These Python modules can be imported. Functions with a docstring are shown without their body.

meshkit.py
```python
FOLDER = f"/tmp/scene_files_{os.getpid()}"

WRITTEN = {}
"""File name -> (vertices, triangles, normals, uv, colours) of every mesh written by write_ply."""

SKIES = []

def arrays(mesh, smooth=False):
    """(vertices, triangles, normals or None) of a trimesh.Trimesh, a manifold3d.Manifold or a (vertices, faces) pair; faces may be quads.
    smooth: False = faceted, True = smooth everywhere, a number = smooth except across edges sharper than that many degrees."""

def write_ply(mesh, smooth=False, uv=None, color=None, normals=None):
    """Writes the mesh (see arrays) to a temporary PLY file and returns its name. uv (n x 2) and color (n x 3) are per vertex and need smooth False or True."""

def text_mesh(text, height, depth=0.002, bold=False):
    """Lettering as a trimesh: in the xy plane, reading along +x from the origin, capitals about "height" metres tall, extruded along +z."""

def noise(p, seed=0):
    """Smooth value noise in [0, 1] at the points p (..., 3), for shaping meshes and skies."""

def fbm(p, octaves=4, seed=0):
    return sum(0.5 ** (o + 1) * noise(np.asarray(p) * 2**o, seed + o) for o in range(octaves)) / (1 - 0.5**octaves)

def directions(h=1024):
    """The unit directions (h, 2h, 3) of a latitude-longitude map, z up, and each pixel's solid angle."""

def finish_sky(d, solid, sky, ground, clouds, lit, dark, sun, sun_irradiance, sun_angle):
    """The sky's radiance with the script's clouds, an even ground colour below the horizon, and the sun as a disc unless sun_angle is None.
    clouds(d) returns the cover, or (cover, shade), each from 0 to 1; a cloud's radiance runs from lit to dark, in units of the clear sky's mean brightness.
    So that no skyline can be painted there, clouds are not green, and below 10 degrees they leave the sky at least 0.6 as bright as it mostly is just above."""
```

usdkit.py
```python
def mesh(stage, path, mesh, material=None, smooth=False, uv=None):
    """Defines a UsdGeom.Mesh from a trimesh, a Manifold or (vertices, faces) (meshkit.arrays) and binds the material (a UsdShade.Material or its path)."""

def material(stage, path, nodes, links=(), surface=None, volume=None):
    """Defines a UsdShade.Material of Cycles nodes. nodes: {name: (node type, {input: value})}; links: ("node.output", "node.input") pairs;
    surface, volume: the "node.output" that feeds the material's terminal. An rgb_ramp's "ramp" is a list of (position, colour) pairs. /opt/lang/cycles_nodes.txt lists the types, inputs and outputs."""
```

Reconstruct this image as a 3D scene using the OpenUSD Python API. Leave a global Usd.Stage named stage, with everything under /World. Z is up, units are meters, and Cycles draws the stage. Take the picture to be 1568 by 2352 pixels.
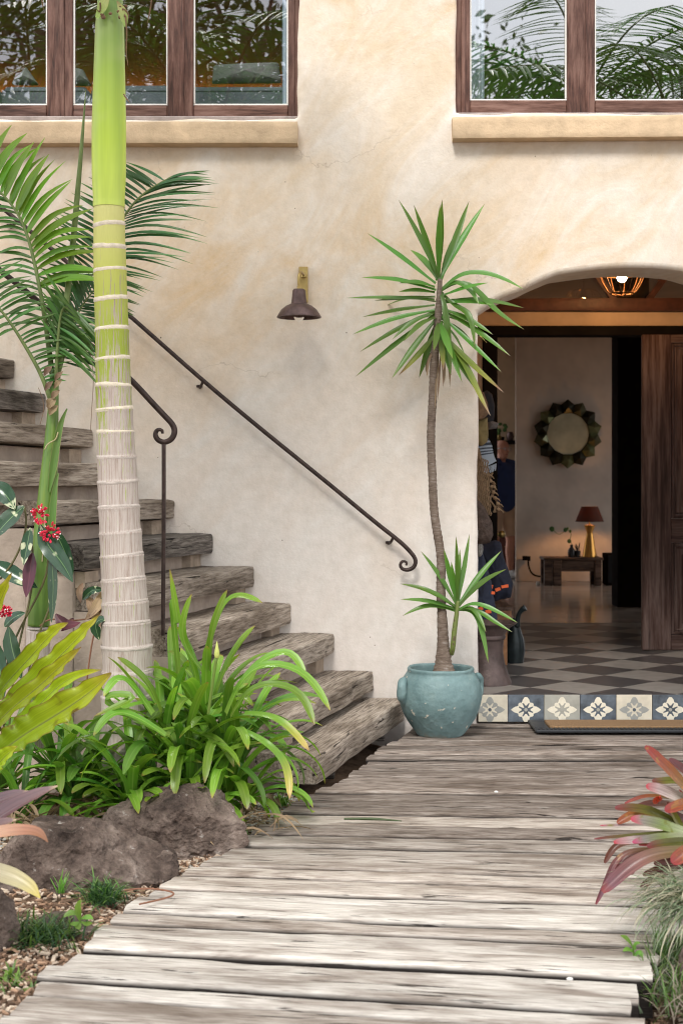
import math, random
import numpy as np, trimesh, usdkit, meshkit
import manifold3d as m3
from shapely.geometry import Polygon, Point, box as sbox, LineString
from shapely import affinity
from shapely.ops import unary_union
from pxr import Usd, UsdGeom, UsdLux, UsdShade, Gf, Sdf, Vt

stage = Usd.Stage.CreateInMemory()
UsdGeom.SetStageUpAxis(stage, 'Z')
UsdGeom.SetStageMetersPerUnit(stage, 1.0)
stage.DefinePrim('/World', 'Xform')
stage.SetDefaultPrim(stage.GetPrimAtPath('/World'))
stage.DefinePrim('/World/Looks', 'Scope')
rng = np.random.default_rng(7)
random.seed(7)

# ---------------------------------------------------------------- camera, sky, sun, exposure
DIST, CAMZ = 7.88, 1.32
cam = UsdGeom.Camera.Define(stage, '/World/camera')
cam.CreateFocalLengthAttr(50.0)
cam.CreateHorizontalApertureAttr(24.0)
cam.CreateVerticalApertureAttr(36.0)
cam.CreateVerticalApertureOffsetAttr(-0.964)
cam.CreateFStopAttr(4.5)
cam.CreateFocusDistanceAttr(6.2)
cam.CreateClippingRangeAttr((0.05, 2000.0))
cam.CreateExposureAttr(1.06)
cam.AddTranslateOp().Set((0, -DIST, CAMZ))
cam.AddRotateXOp().Set(90.0)

SUN_DIR = np.array([-0.16, -0.72, 0.78]); SUN_DIR /= np.linalg.norm(SUN_DIR)
SUN_EL = math.asin(SUN_DIR[2]); SUN_ROT = math.atan2(SUN_DIR[0], SUN_DIR[1])
sky = UsdLux.DomeLight.Define(stage, '/World/sky')
sky.GetPrim().SetCustomDataByKey('kind', 'structure')
sky_mat = usdkit.material(stage, '/World/Looks/sky_overcast', {
    'sk': ('sky_texture', {'sky_type': 'single_scattering', 'sun_disc': False, 'sun_elevation': SUN_EL, 'sun_rotation': SUN_ROT}),
    'tc': ('texture_coordinate', {}),
    'no': ('noise_texture', {'scale': 2.2, 'detail': 5.0, 'roughness': 0.6}),
    'ra': ('rgb_ramp', {'ramp': [(0.3, (0.78, 0.78, 0.78)), (0.7, (0.97, 0.97, 0.97))]}),
    'cl': ('rgb_ramp', {'ramp': [(0.3, (6.2, 6.4, 6.8)), (0.7, (9.4, 9.4, 9.4))]}),
    'mx': ('mix', {}),
    'bg': ('background_shader', {'strength': 0.12}),
}, [('tc.generated', 'no.vector'), ('no.fac', 'ra.fac'), ('no.fac', 'cl.fac'), ('ra.color', 'mx.fac'),
    ('sk.color', 'mx.color1'), ('cl.color', 'mx.color2'), ('mx.color', 'bg.color')], surface='bg.background')
UsdShade.MaterialBindingAPI.Apply(sky.GetPrim()).Bind(sky_mat)
sun = UsdLux.DistantLight.Define(stage, '/World/sun')
sun.CreateIntensityAttr(0.4)
sun.CreateNormalizeAttr(True) if hasattr(sun, 'CreateNormalizeAttr') else None
sun.CreateAngleAttr(16.0)
sun.CreateColorAttr((1.0, 0.965, 0.91))
_m = Gf.Matrix4d(); _m.SetRotate(Gf.Rotation(Gf.Vec3d(0, 0, 1), Gf.Vec3d(*map(float, SUN_DIR))))
sun.AddTransformOp().Set(_m)

# ---------------------------------------------------------------- helpers
K = 3267.0   # focal length in pixels of the working picture, 1568 wide


def S(px, py, d):
    """Point seen at (px, py) of the 1568 x 2352 picture, d metres in front of the lens."""
    return np.array([(px - 784) / K * d, d - DIST, CAMZ - (py - 1113) / K * d])


def G(px, py, z=0.0):
    """Point of the level z seen at (px, py)."""
    return S(px, py, K * (CAMZ - z) / (py - 1113))


_names, _origin = {}, {'/World': np.zeros(3)}


def numbered(parent, name):
    k = _names.get((parent, name), 0)
    _names[(parent, name)] = k + 1
    return name if k == 0 else f'{name}_{k:03d}'


def tag(p, label=None, cat=None, group=None, kind=None):
    p = p.GetPrim() if hasattr(p, 'GetPrim') else p
    for k, v in (('label', label), ('category', cat), ('group', group), ('kind', kind)):
        if v:
            p.SetCustomDataByKey(k, v)
    return p


def thing(name, label=None, cat=None, loc=(0, 0, 0), group=None, kind=None):
    path = '/World/' + numbered('/World', name)
    x = UsdGeom.Xform.Define(stage, path)
    x.AddTranslateOp().Set(tuple(map(float, loc)))
    _origin[path] = np.array(loc, float)
    tag(x, label, cat, group, kind)
    return path


def subgroup(name, parent):
    path = parent + '/' + numbered(parent, name)
    UsdGeom.Xform.Define(stage, path)
    _origin[path] = _origin[parent]
    return path


def clean(mesh):
    if hasattr(mesh, 'to_mesh'):
        m = mesh.to_mesh()
        return np.asarray(m.vert_properties[:, :3], float), np.asarray(m.tri_verts)
    if isinstance(mesh, (tuple, list)):
        return np.asarray(mesh[0], float), np.asarray(mesh[1], int)
    return np.asarray(mesh.vertices, float), np.asarray(mesh.faces, int)


def obj(name, mesh, mat, parent='/World', smooth=False, uv=None, label=None, cat=None, group=None, kind=None, local=None):
    """ONE Mesh prim under parent; world coordinates, or local ones with local=(translation, degrees about z)."""
    v, f = clean(mesh)
    path = parent + '/' + numbered(parent, name)
    o = _origin[parent]
    if local is None:
        if parent == '/World':
            base = np.array([v[:, 0].mean(), v[:, 1].mean(), v[:, 2].min()])
            m = usdkit.mesh(stage, path, (v - base, f), mat, smooth, uv)
            UsdGeom.Xformable(m).AddTranslateOp().Set(tuple(map(float, base)))
            _origin[path] = base
        else:
            m = usdkit.mesh(stage, path, (v - o, f), mat, smooth, uv)
            _origin[path] = o
    else:
        m = usdkit.mesh(stage, path, (v, f), mat, smooth, uv)
        t, rz = local
        x = UsdGeom.Xformable(m)
        x.AddTranslateOp().Set(tuple(map(float, np.asarray(t) - o)))
        x.AddRotateZOp().Set(float(rz))
        _origin[path] = None
    tag(m, label, cat, group, kind)
    return path


def join(*ms):
    vs, fs, n = [], [], 0
    for m in ms:
        v, f = clean(m)
        if f.shape[1] == 4:
            f = np.vstack([f[:, [0, 1, 2]], f[:, [0, 2, 3]]])
        vs.append(v); fs.append(f + n); n += len(v)
    return np.vstack(vs), np.vstack(fs)


def cbox(x0, x1, y0, y1, z0, z1, b=0.004):
    b = min(b, (x1 - x0) * .45, (y1 - y0) * .45, (z1 - z0) * .45)
    p = []
    for x, sx in ((x0, 1), (x1, -1)):
        for y, sy in ((y0, 1), (y1, -1)):
            for z, sz in ((z0, 1), (z1, -1)):
                p += [(x, y + sy * b, z + sz * b), (x + sx * b, y, z + sz * b), (x + sx * b, y + sy * b, z)]
    return trimesh.convex.convex_hull(np.array(p))


def grid_faces(n, m, closed=False):
    f = []
    for i in range(n - 1):
        for j in range(m if closed else m - 1):
            a, b = i * m + j, i * m + (j + 1) % m
            f.append((a, b, b + m, a + m))
    return np.array(f, int)


def spline(pts, n):
    pts = np.asarray(pts, float)
    if len(pts) == 2:
        t = np.linspace(0, 1, n)[:, None]
        return pts[0] * (1 - t) + pts[1] * t
    from scipy.interpolate import CubicSpline
    d = np.r_[0, np.cumsum(np.maximum(np.linalg.norm(np.diff(pts, axis=0), axis=1), 1e-6) ** .75)]
    return CubicSpline(d, pts, bc_type='natural')(np.linspace(0, d[-1], n))


def frames(c, up=(0, 0, 1)):
    t = np.gradient(c, axis=0)
    t /= np.maximum(np.linalg.norm(t, axis=1, keepdims=True), 1e-9)
    s = np.cross(t, np.asarray(up, float))
    l = np.linalg.norm(s, axis=1, keepdims=True)
    s = np.where(l > 1e-3, s / np.maximum(l, 1e-9), [1, 0, 0])
    return t, s, np.cross(s, t)


def tube(pts, r, sides=8, n=None, cap=True):
    c = spline(pts, n) if n else np.asarray(pts, float)
    r = np.interp(np.linspace(0, 1, len(c)), np.linspace(0, 1, len(np.atleast_1d(r))), np.atleast_1d(r)) if np.ndim(r) else np.full(len(c), r)
    t = np.gradient(c, axis=0); t /= np.maximum(np.linalg.norm(t, axis=1, keepdims=True), 1e-9)
    a = np.array([0, 0, 1.0]) if abs(t[0][2]) < .9 else np.array([1.0, 0, 0])
    s = np.cross(t[0], a); s /= np.linalg.norm(s)
    rings = []
    ang = np.linspace(0, 2 * np.pi, sides, endpoint=False)
    for i in range(len(c)):
        s = s - t[i] * (s @ t[i]); s /= np.linalg.norm(s)
        b = np.cross(t[i], s)
        rings.append(c[i] + r[i] * (np.cos(ang)[:, None] * s + np.sin(ang)[:, None] * b))
    v = np.vstack(rings)
    f = grid_faces(len(c), sides, True)
    f = np.vstack([f[:, [0, 1, 2]], f[:, [0, 2, 3]]])
    if cap:
        k = len(v); v = np.vstack([v, c[0], c[-1]])
        e = (len(c) - 1) * sides
        f = np.vstack([f, [(k, (j + 1) % sides, j) for j in range(sides)], [(k + 1, e + j, e + (j + 1) % sides) for j in range(sides)]])
    return v, f


def lathe(prof, sides=40, center=(0, 0, 0), squash=1.0):
    prof = np.asarray(prof, float)
    a = np.linspace(0, 2 * np.pi, sides, endpoint=False)
    v = np.vstack([np.stack([r * np.cos(a), r * np.sin(a) * squash, np.full(sides, z)], 1) for r, z in prof]) + np.asarray(center)
    f = grid_faces(len(prof), sides, True)
    return v, np.vstack([f[:, [0, 1, 2]], f[:, [0, 2, 3]]])


def sleeper(L, w0, w1, th, seed, nlen=44, rough=1.0, rnd=0.02, top=9, side=4, shear=(0, 0)):
    """Weathered sawn timber: x from 0 to L, y about 0, z from -th to 0, edges rounded and worn."""
    q = []
    ts = np.linspace(-1, 1, top)
    for t in ts: q.append((t, 1))
    for t in np.linspace(1, -1, side + 2)[1:-1]: q.append((1, t))
    for t in ts[::-2]: q.append((t, -1))
    for t in np.linspace(-1, 1, side + 2)[1:-1]: q.append((-1, t))
    q = np.array(q, float)
    xs = np.linspace(0, 1, nlen) ** 1.0
    V = []
    r2 = np.random.default_rng(seed)
    ph = r2.uniform(0, 100, 3)
    for x in xs:
        w = w0 + (w1 - w0) * x
        P = np.stack([q[:, 0] * w / 2, (q[:, 1] - 1) * th / 2], 1)
        inner = np.stack([np.clip(P[:, 0], -w / 2 + rnd, w / 2 - rnd), np.clip(P[:, 1], -th + rnd, -rnd)], 1)
        dlt = P - inner
        ln = np.linalg.norm(dlt, axis=1, keepdims=True)
        both = (np.abs(dlt).min(1) > 1e-9)[:, None]
        P = np.where(both, inner + dlt / np.maximum(ln, 1e-9) * rnd, P)
        e = min(x, 1 - x) * L
        V.append(np.column_stack([np.full(len(q), x * L), P]))
    V = np.array(V)
    flat = V.reshape(-1, 3)
    n1 = meshkit.fbm(flat * [2.2, 14, 14] + ph, 4, seed % 97) - .5
    n2 = meshkit.fbm(flat * [6, 45, 45] + ph * 2, 3, seed % 89) - .5
    n3 = meshkit.fbm(np.column_stack([flat[:, 0] * 3, np.sign(flat[:, 1]) * 9, flat[:, 2] * 0]) + ph, 3, seed % 83) - .5
    flat[:, 2] += rough * (.012 * n1 + .006 * n2)
    flat[:, 1] += rough * np.sign(flat[:, 1]) * (np.abs(flat[:, 1]) > w0 * .3) * (.024 * n3 + .008 * n2)
    endn = meshkit.fbm(np.column_stack([flat[:, 1] * 18, flat[:, 2] * 18, (flat[:, 0] > L / 2) * 7.0]) + ph, 3, 5) - .5
    wgt = np.clip(1 - np.minimum(flat[:, 0], L - flat[:, 0]) / .06, 0, 1)
    flat[:, 0] += rough * wgt * .02 * endn
    k_ = flat[:, 0] / L
    flat[:, 0] += flat[:, 1] * (shear[0] * np.clip(1 - k_ * 4, 0, 1) + shear[1] * np.clip(k_ * 4 - 3, 0, 1))
    m = len(q)
    f = grid_faces(nlen, m, True)
    f = np.vstack([f[:, [0, 2, 1]], f[:, [0, 3, 2]]])
    a, b = len(flat), len(flat) + 1
    ca, cb = flat[:m].mean(0), flat[-m:].mean(0)
    ca[0] -= .001; cb[0] += .001
    v = np.vstack([flat, ca, cb])
    e = (nlen - 1) * m
    f = np.vstack([f, [(a, j, (j + 1) % m) for j in range(m)], [(b, e + (j + 1) % m, e + j) for j in range(m)]])
    return v, f


def rot_z(v, a):
    c, s = math.cos(a), math.sin(a)
    return np.column_stack([v[:, 0] * c - v[:, 1] * s, v[:, 0] * s + v[:, 1] * c, v[:, 2]])


def ribbon(pts, width, up=(0, 0, 1), fold=0.25, n=14, m=3, prof=None, wave=0.0, waves=6, seed=0, twist=0.0, tip=0.02, raw=False):
    """A leaf blade along pts; width = greatest half width; returns (mesh, uv)."""
    c = spline(pts, n)
    u = np.linspace(0, 1, n)
    t, s, nn = frames(c, up)
    if prof is None:
        w = np.minimum(1, (0.35 + 1.6 * u)) * np.minimum(1, ((1 - u) / .45) ** .75)
    else:
        w = np.interp(u, *np.array(prof).T)
    w = np.maximum(w * width, width * tip)
    if twist:
        a = (u * twist)[:, None]
        s, nn = s * np.cos(a) + nn * np.sin(a), nn * np.cos(a) - s * np.sin(a)
    V, UV = [], []
    r = np.random.default_rng(seed)
    p1, p2 = r.uniform(0, 6.3, 2)
    for j, q in enumerate(np.linspace(-1, 1, 2 * m - 1)):
        pp_ = p1 if q < 0 else p2
        wv = wave * w * np.sin((u + .045 * np.sin(9.1 * u + pp_ * 2)) * waves * 6.283 + pp_) * (.62 + .38 * np.sin(u * 17 + pp_ * 3)) * abs(q) ** 2.2
        V.append(c + s * (q * w)[:, None] + nn * (fold * abs(q) * w + wv)[:, None])
        UV.append(np.column_stack([u, np.full(n, (q + 1) / 2)]))
    k = 2 * m - 1
    V = np.stack(V, 1).reshape(-1, 3); UV = np.stack(UV, 1).reshape(-1, 2)
    f = grid_faces(n, k)
    return (V, np.vstack([f[:, [0, 1, 2]], f[:, [0, 2, 3]]])), UV


def joinuv(parts):
    v, f = join(*[p[0] for p in parts])
    return (v, f), np.vstack([p[1] for p in parts])


# ---------------------------------------------------------------- materials
LK = '/World/Looks/'


def M(name, nodes, links, surface):
    return usdkit.material(stage, LK + name, nodes, links, surface=surface)


def plain(name, col, rough=.6, metal=0.0, spec=.4, noise=0.0, scale=20, bump=0.0, bscale=60, **kw):
    nodes = {'p': ('principled_bsdf', {'base_color': col, 'roughness': rough, 'metallic': metal, 'specular_ior_level': spec, **kw})}
    links = []
    if noise or bump:
        nodes['tc'] = ('texture_coordinate', {})
    if noise:
        c = np.array(col)
        nodes['n'] = ('noise_texture', {'scale': scale, 'detail': 5.0, 'roughness': .6})
        nodes['r'] = ('rgb_ramp', {'ramp': [(.28, tuple(c * (1 - noise))), (.72, tuple(np.minimum(c * (1 + noise), .95)))]})
        links += [('tc.object', 'n.vector'), ('n.fac', 'r.fac'), ('r.color', 'p.base_color')]
    if bump:
        nodes['bn'] = ('noise_texture', {'scale': bscale, 'detail': 4.0, 'roughness': .6})
        nodes['b'] = ('bump', {'strength': 1.0, 'distance': bump})
        links += [('tc.object', 'bn.vector'), ('bn.fac', 'b.height'), ('b.normal', 'p.normal')]
    return M(name, nodes, links, 'p.BSDF')


def wood(name, dark, mid, light, grain=(1.6, 42, 42), patch=.5, crack=.6, rough=.8, bump=.004, vary=.25, stain=(.3, .27, .25), patchscale=(1.1, 5, 5), dark_low=False):
    nodes = {
        'tc': ('texture_coordinate', {}), 'oi': ('object_info', {}),
        'r1': ('math', {'math_type': 'multiply', 'value2': 37.0}), 'cx': ('combine_xyz', {}),
        'ad': ('vector_math', {'math_type': 'add'}),
        'm1': ('mapping', {'scale': grain}), 'n1': ('noise_texture', {'scale': 1.0, 'detail': 7.0, 'roughness': .68}),
        'm2': ('mapping', {'scale': patchscale}), 'n2': ('noise_texture', {'scale': 1.0, 'detail': 4.0, 'roughness': .6, 'distortion': .4}),
        'm3': ('mapping', {'scale': (grain[0] * .36, grain[1] * .34, grain[2] * .34)}), 'n3': ('noise_texture', {'scale': 1.0, 'detail': 4.0, 'roughness': .62, 'distortion': .5}),
        'c1': ('rgb_ramp', {'ramp': [(.36, dark), (.47, mid), (.62, light)]}),
        'c2': ('rgb_ramp', {'ramp': [(.36, stain), (.56, (1, 1, 1))]}),
        'c3': ('rgb_ramp', {'ramp': [(.335, (.07, .058, .05)), (.375, (1, 1, 1))]}),
        'x2': ('mix', {'mix_type': 'multiply', 'fac': patch}), 'x3': ('mix', {'mix_type': 'multiply', 'fac': crack}),
        'wm': ('math', {'math_type': 'multiply', 'value2': 977.0}), 'wn': ('white_noise_texture', {'dimensions': '1D'}), 'mr': ('map_range', {'to_min': 1 - vary, 'to_max': 1 + vary}), 'hs': ('hsv', {}),
        'hm': ('mix', {'mix_type': 'mix', 'fac': .55}),
        'b': ('bump', {'strength': 1.0, 'distance': bump}), 'p': ('principled_bsdf', {'roughness': rough, 'specular_ior_level': .25}),
    }
    links = [('oi.random', 'r1.value1'), ('r1.value', 'cx.x'), ('r1.value', 'cx.y'), ('tc.object', 'ad.vector1'), ('cx.vector', 'ad.vector2')]
    links += [('ad.vector', f'm{k}.vector') for k in (1, 2, 3)] + [(f'm{k}.vector', f'n{k}.vector') for k in (1, 2, 3)] + [(f'n{k}.fac', f'c{k}.fac') for k in (1, 2, 3)]
    links += [('c1.color', 'x2.color1'), ('c2.color', 'x2.color2'), ('x2.color', 'x3.color1'), ('c3.color', 'x3.color2'),
              ('oi.random', 'wm.value1'), ('wm.value', 'wn.w'), ('wn.value', 'mr.value'), ('mr.result', 'hs.value'), ('x3.color', 'hs.color'), ('hs.color', 'p.base_color'),
              ('n1.fac', 'hm.color1'), ('c3.color', 'hm.color2'), ('hm.color', 'b.height'), ('b.normal', 'p.normal')]
    if dark_low:      # near-black below the top face, in the joints and low spots of the sleepers
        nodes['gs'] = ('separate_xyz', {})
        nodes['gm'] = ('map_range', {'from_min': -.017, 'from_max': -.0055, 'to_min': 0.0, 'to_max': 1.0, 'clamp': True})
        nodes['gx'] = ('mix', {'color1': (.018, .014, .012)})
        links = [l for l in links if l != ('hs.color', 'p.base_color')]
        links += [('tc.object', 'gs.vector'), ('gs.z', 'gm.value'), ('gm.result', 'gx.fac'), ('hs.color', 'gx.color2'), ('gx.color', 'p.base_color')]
    return M(name, nodes, links, 'p.BSDF')


def leafmat(name, ramp, mid=None, midw=.06, edge=None, rough=.38, trans=.3, tcol=None, streak=.18, vary=.25, hue=.02, spots=None, stripes=None, spec=.5):
    """Leaf whose colour runs along the blade (ramp over u); mid: colour of the midrib; edge: colour at the margin."""
    nodes = {
        'at': ('attribute', {'attribute': 'st'}), 'sx': ('separate_xyz', {}), 'oi': ('object_info', {}),
        'c': ('rgb_ramp', {'ramp': ramp}),
        'mp': ('mapping', {'scale': (2.0, 26.0, 1)}), 'n': ('noise_texture', {'scale': 1.0, 'detail': 4.0}),
        'cr': ('rgb_ramp', {'ramp': [(.3, (1 - streak,) * 3), (.7, (1 + streak,) * 3)]}), 'mu': ('mix', {'mix_type': 'multiply', 'fac': 1.0}),
        'mr': ('map_range', {'to_min': 1 - vary, 'to_max': 1 + vary}), 'mh': ('map_range', {'to_min': .5 - hue, 'to_max': .5 + hue}), 'hs': ('hsv', {}),
        'p': ('principled_bsdf', {'roughness': rough, 'specular_ior_level': spec}),
        't': ('translucent_bsdf', {}), 'mc': ('mix_closure', {'fac': trans}),
        'ab': ('math', {'math_type': 'subtract', 'value2': .5}), 'ab2': ('math', {'math_type': 'absolute'}),
        'tg': ('mix', {'mix_type': 'multiply', 'fac': 1.0, 'color2': tcol or (1.25, 1.35, .55)}),
    }
    links = [('at.vector', 'sx.vector'), ('sx.x', 'c.fac'), ('at.vector', 'mp.vector'), ('mp.vector', 'n.vector'), ('n.fac', 'cr.fac'),
             ('cr.color', 'mu.color2'), ('sx.y', 'ab.value1'), ('ab.value', 'ab2.value1'),
             ('oi.random', 'mr.value'), ('oi.random', 'mh.value'), ('mr.result', 'hs.value'), ('mh.result', 'hs.hue')]
    src = 'c.color'
    if stripes:
        nodes['sm'] = ('mapping', {'scale': stripes['scale'], 'rotation': (0, 0, stripes.get('rot', 0))})
        nodes['sn'] = ('noise_texture', {'scale': 1.0, 'detail': 2.0, 'roughness': .5})
        nodes['sc'] = ('rgb_ramp', {'ramp': [(stripes['lo'], (0, 0, 0)), (stripes['hi'], (1, 1, 1))]})
        nodes['cv'] = ('combine_xyz', {})
        nodes['ro'] = ('math', {'math_type': 'multiply', 'value2': 53.0})
        nodes['va'] = ('vector_math', {'math_type': 'add'})
        nodes['ss'] = ('mix', {'color2': stripes['color']})
        links += [('sx.x', 'cv.x'), ('ab2.value', 'cv.y'), ('oi.random', 'ro.value1'), ('ro.value', 'cv.z'), ('cv.vector', 'sm.vector'), ('sm.vector', 'sn.vector'), ('sn.fac', 'sc.fac'), ('sc.color', 'ss.fac'), (src, 'ss.color1')]
        src = 'ss.color'
    if mid:
        nodes['mi'] = ('map_range', {'from_min': 0.0, 'from_max': midw, 'to_min': 1.0, 'to_max': 0.0, 'clamp': True})
        nodes['mm'] = ('mix', {'color2': mid})
        links += [('ab2.value', 'mi.value'), ('mi.result', 'mm.fac'), (src, 'mm.color1')]
        src = 'mm.color'
    if edge:
        nodes['ei'] = ('map_range', {'from_min': .44, 'from_max': .5, 'to_min': 0.0, 'to_max': 1.0, 'clamp': True})
        nodes['em'] = ('mix', {'color2': edge})
        links += [('ab2.value', 'ei.value'), ('ei.result', 'em.fac'), (src, 'em.color1')]
        src = 'em.color'
    if spots:
        nodes['sp'] = ('noise_texture', {'scale': spots[1], 'detail': 3.0})
        nodes['tc'] = ('texture_coordinate', {})
        nodes['sr'] = ('rgb_ramp', {'ramp': [(spots[2], (0, 0, 0)), (spots[2] + .06, (1, 1, 1))]})
        nodes['sq'] = ('mix', {'color2': spots[0]})
        links += [('tc.object', 'sp.vector'), ('sp.fac', 'sr.fac'), ('sr.color', 'sq.fac'), (src, 'sq.color1')]
        src = 'sq.color'
    links += [(src, 'mu.color1'), ('mu.color', 'hs.color'), ('hs.color', 'p.base_color'), ('hs.color', 'tg.color1'), ('tg.color', 't.color'),
              ('p.BSDF', 'mc.closure1'), ('t.BSDF', 'mc.closure2')]
    return M(name, nodes, links, 'mc.closure')


def glass(name, f0=.12, tint=(1, 1, 1), rough=0.0):
    return M(name, {'fr': ('fresnel', {'IOR': 1.5}), 'mr': ('map_range', {'from_min': 0.04, 'from_max': 1.0, 'to_min': f0, 'to_max': 1.0, 'clamp': True}),
                    't': ('transparent_bsdf', {'color': tint}), 'g': ('glossy_bsdf', {'color': (1, 1, 1), 'roughness': rough}), 'm': ('mix_closure', {})},
             [('fr.fac', 'mr.value'), ('mr.result', 'm.fac'), ('t.BSDF', 'm.closure1'), ('g.BSDF', 'm.closure2')], 'm.closure')


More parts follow.
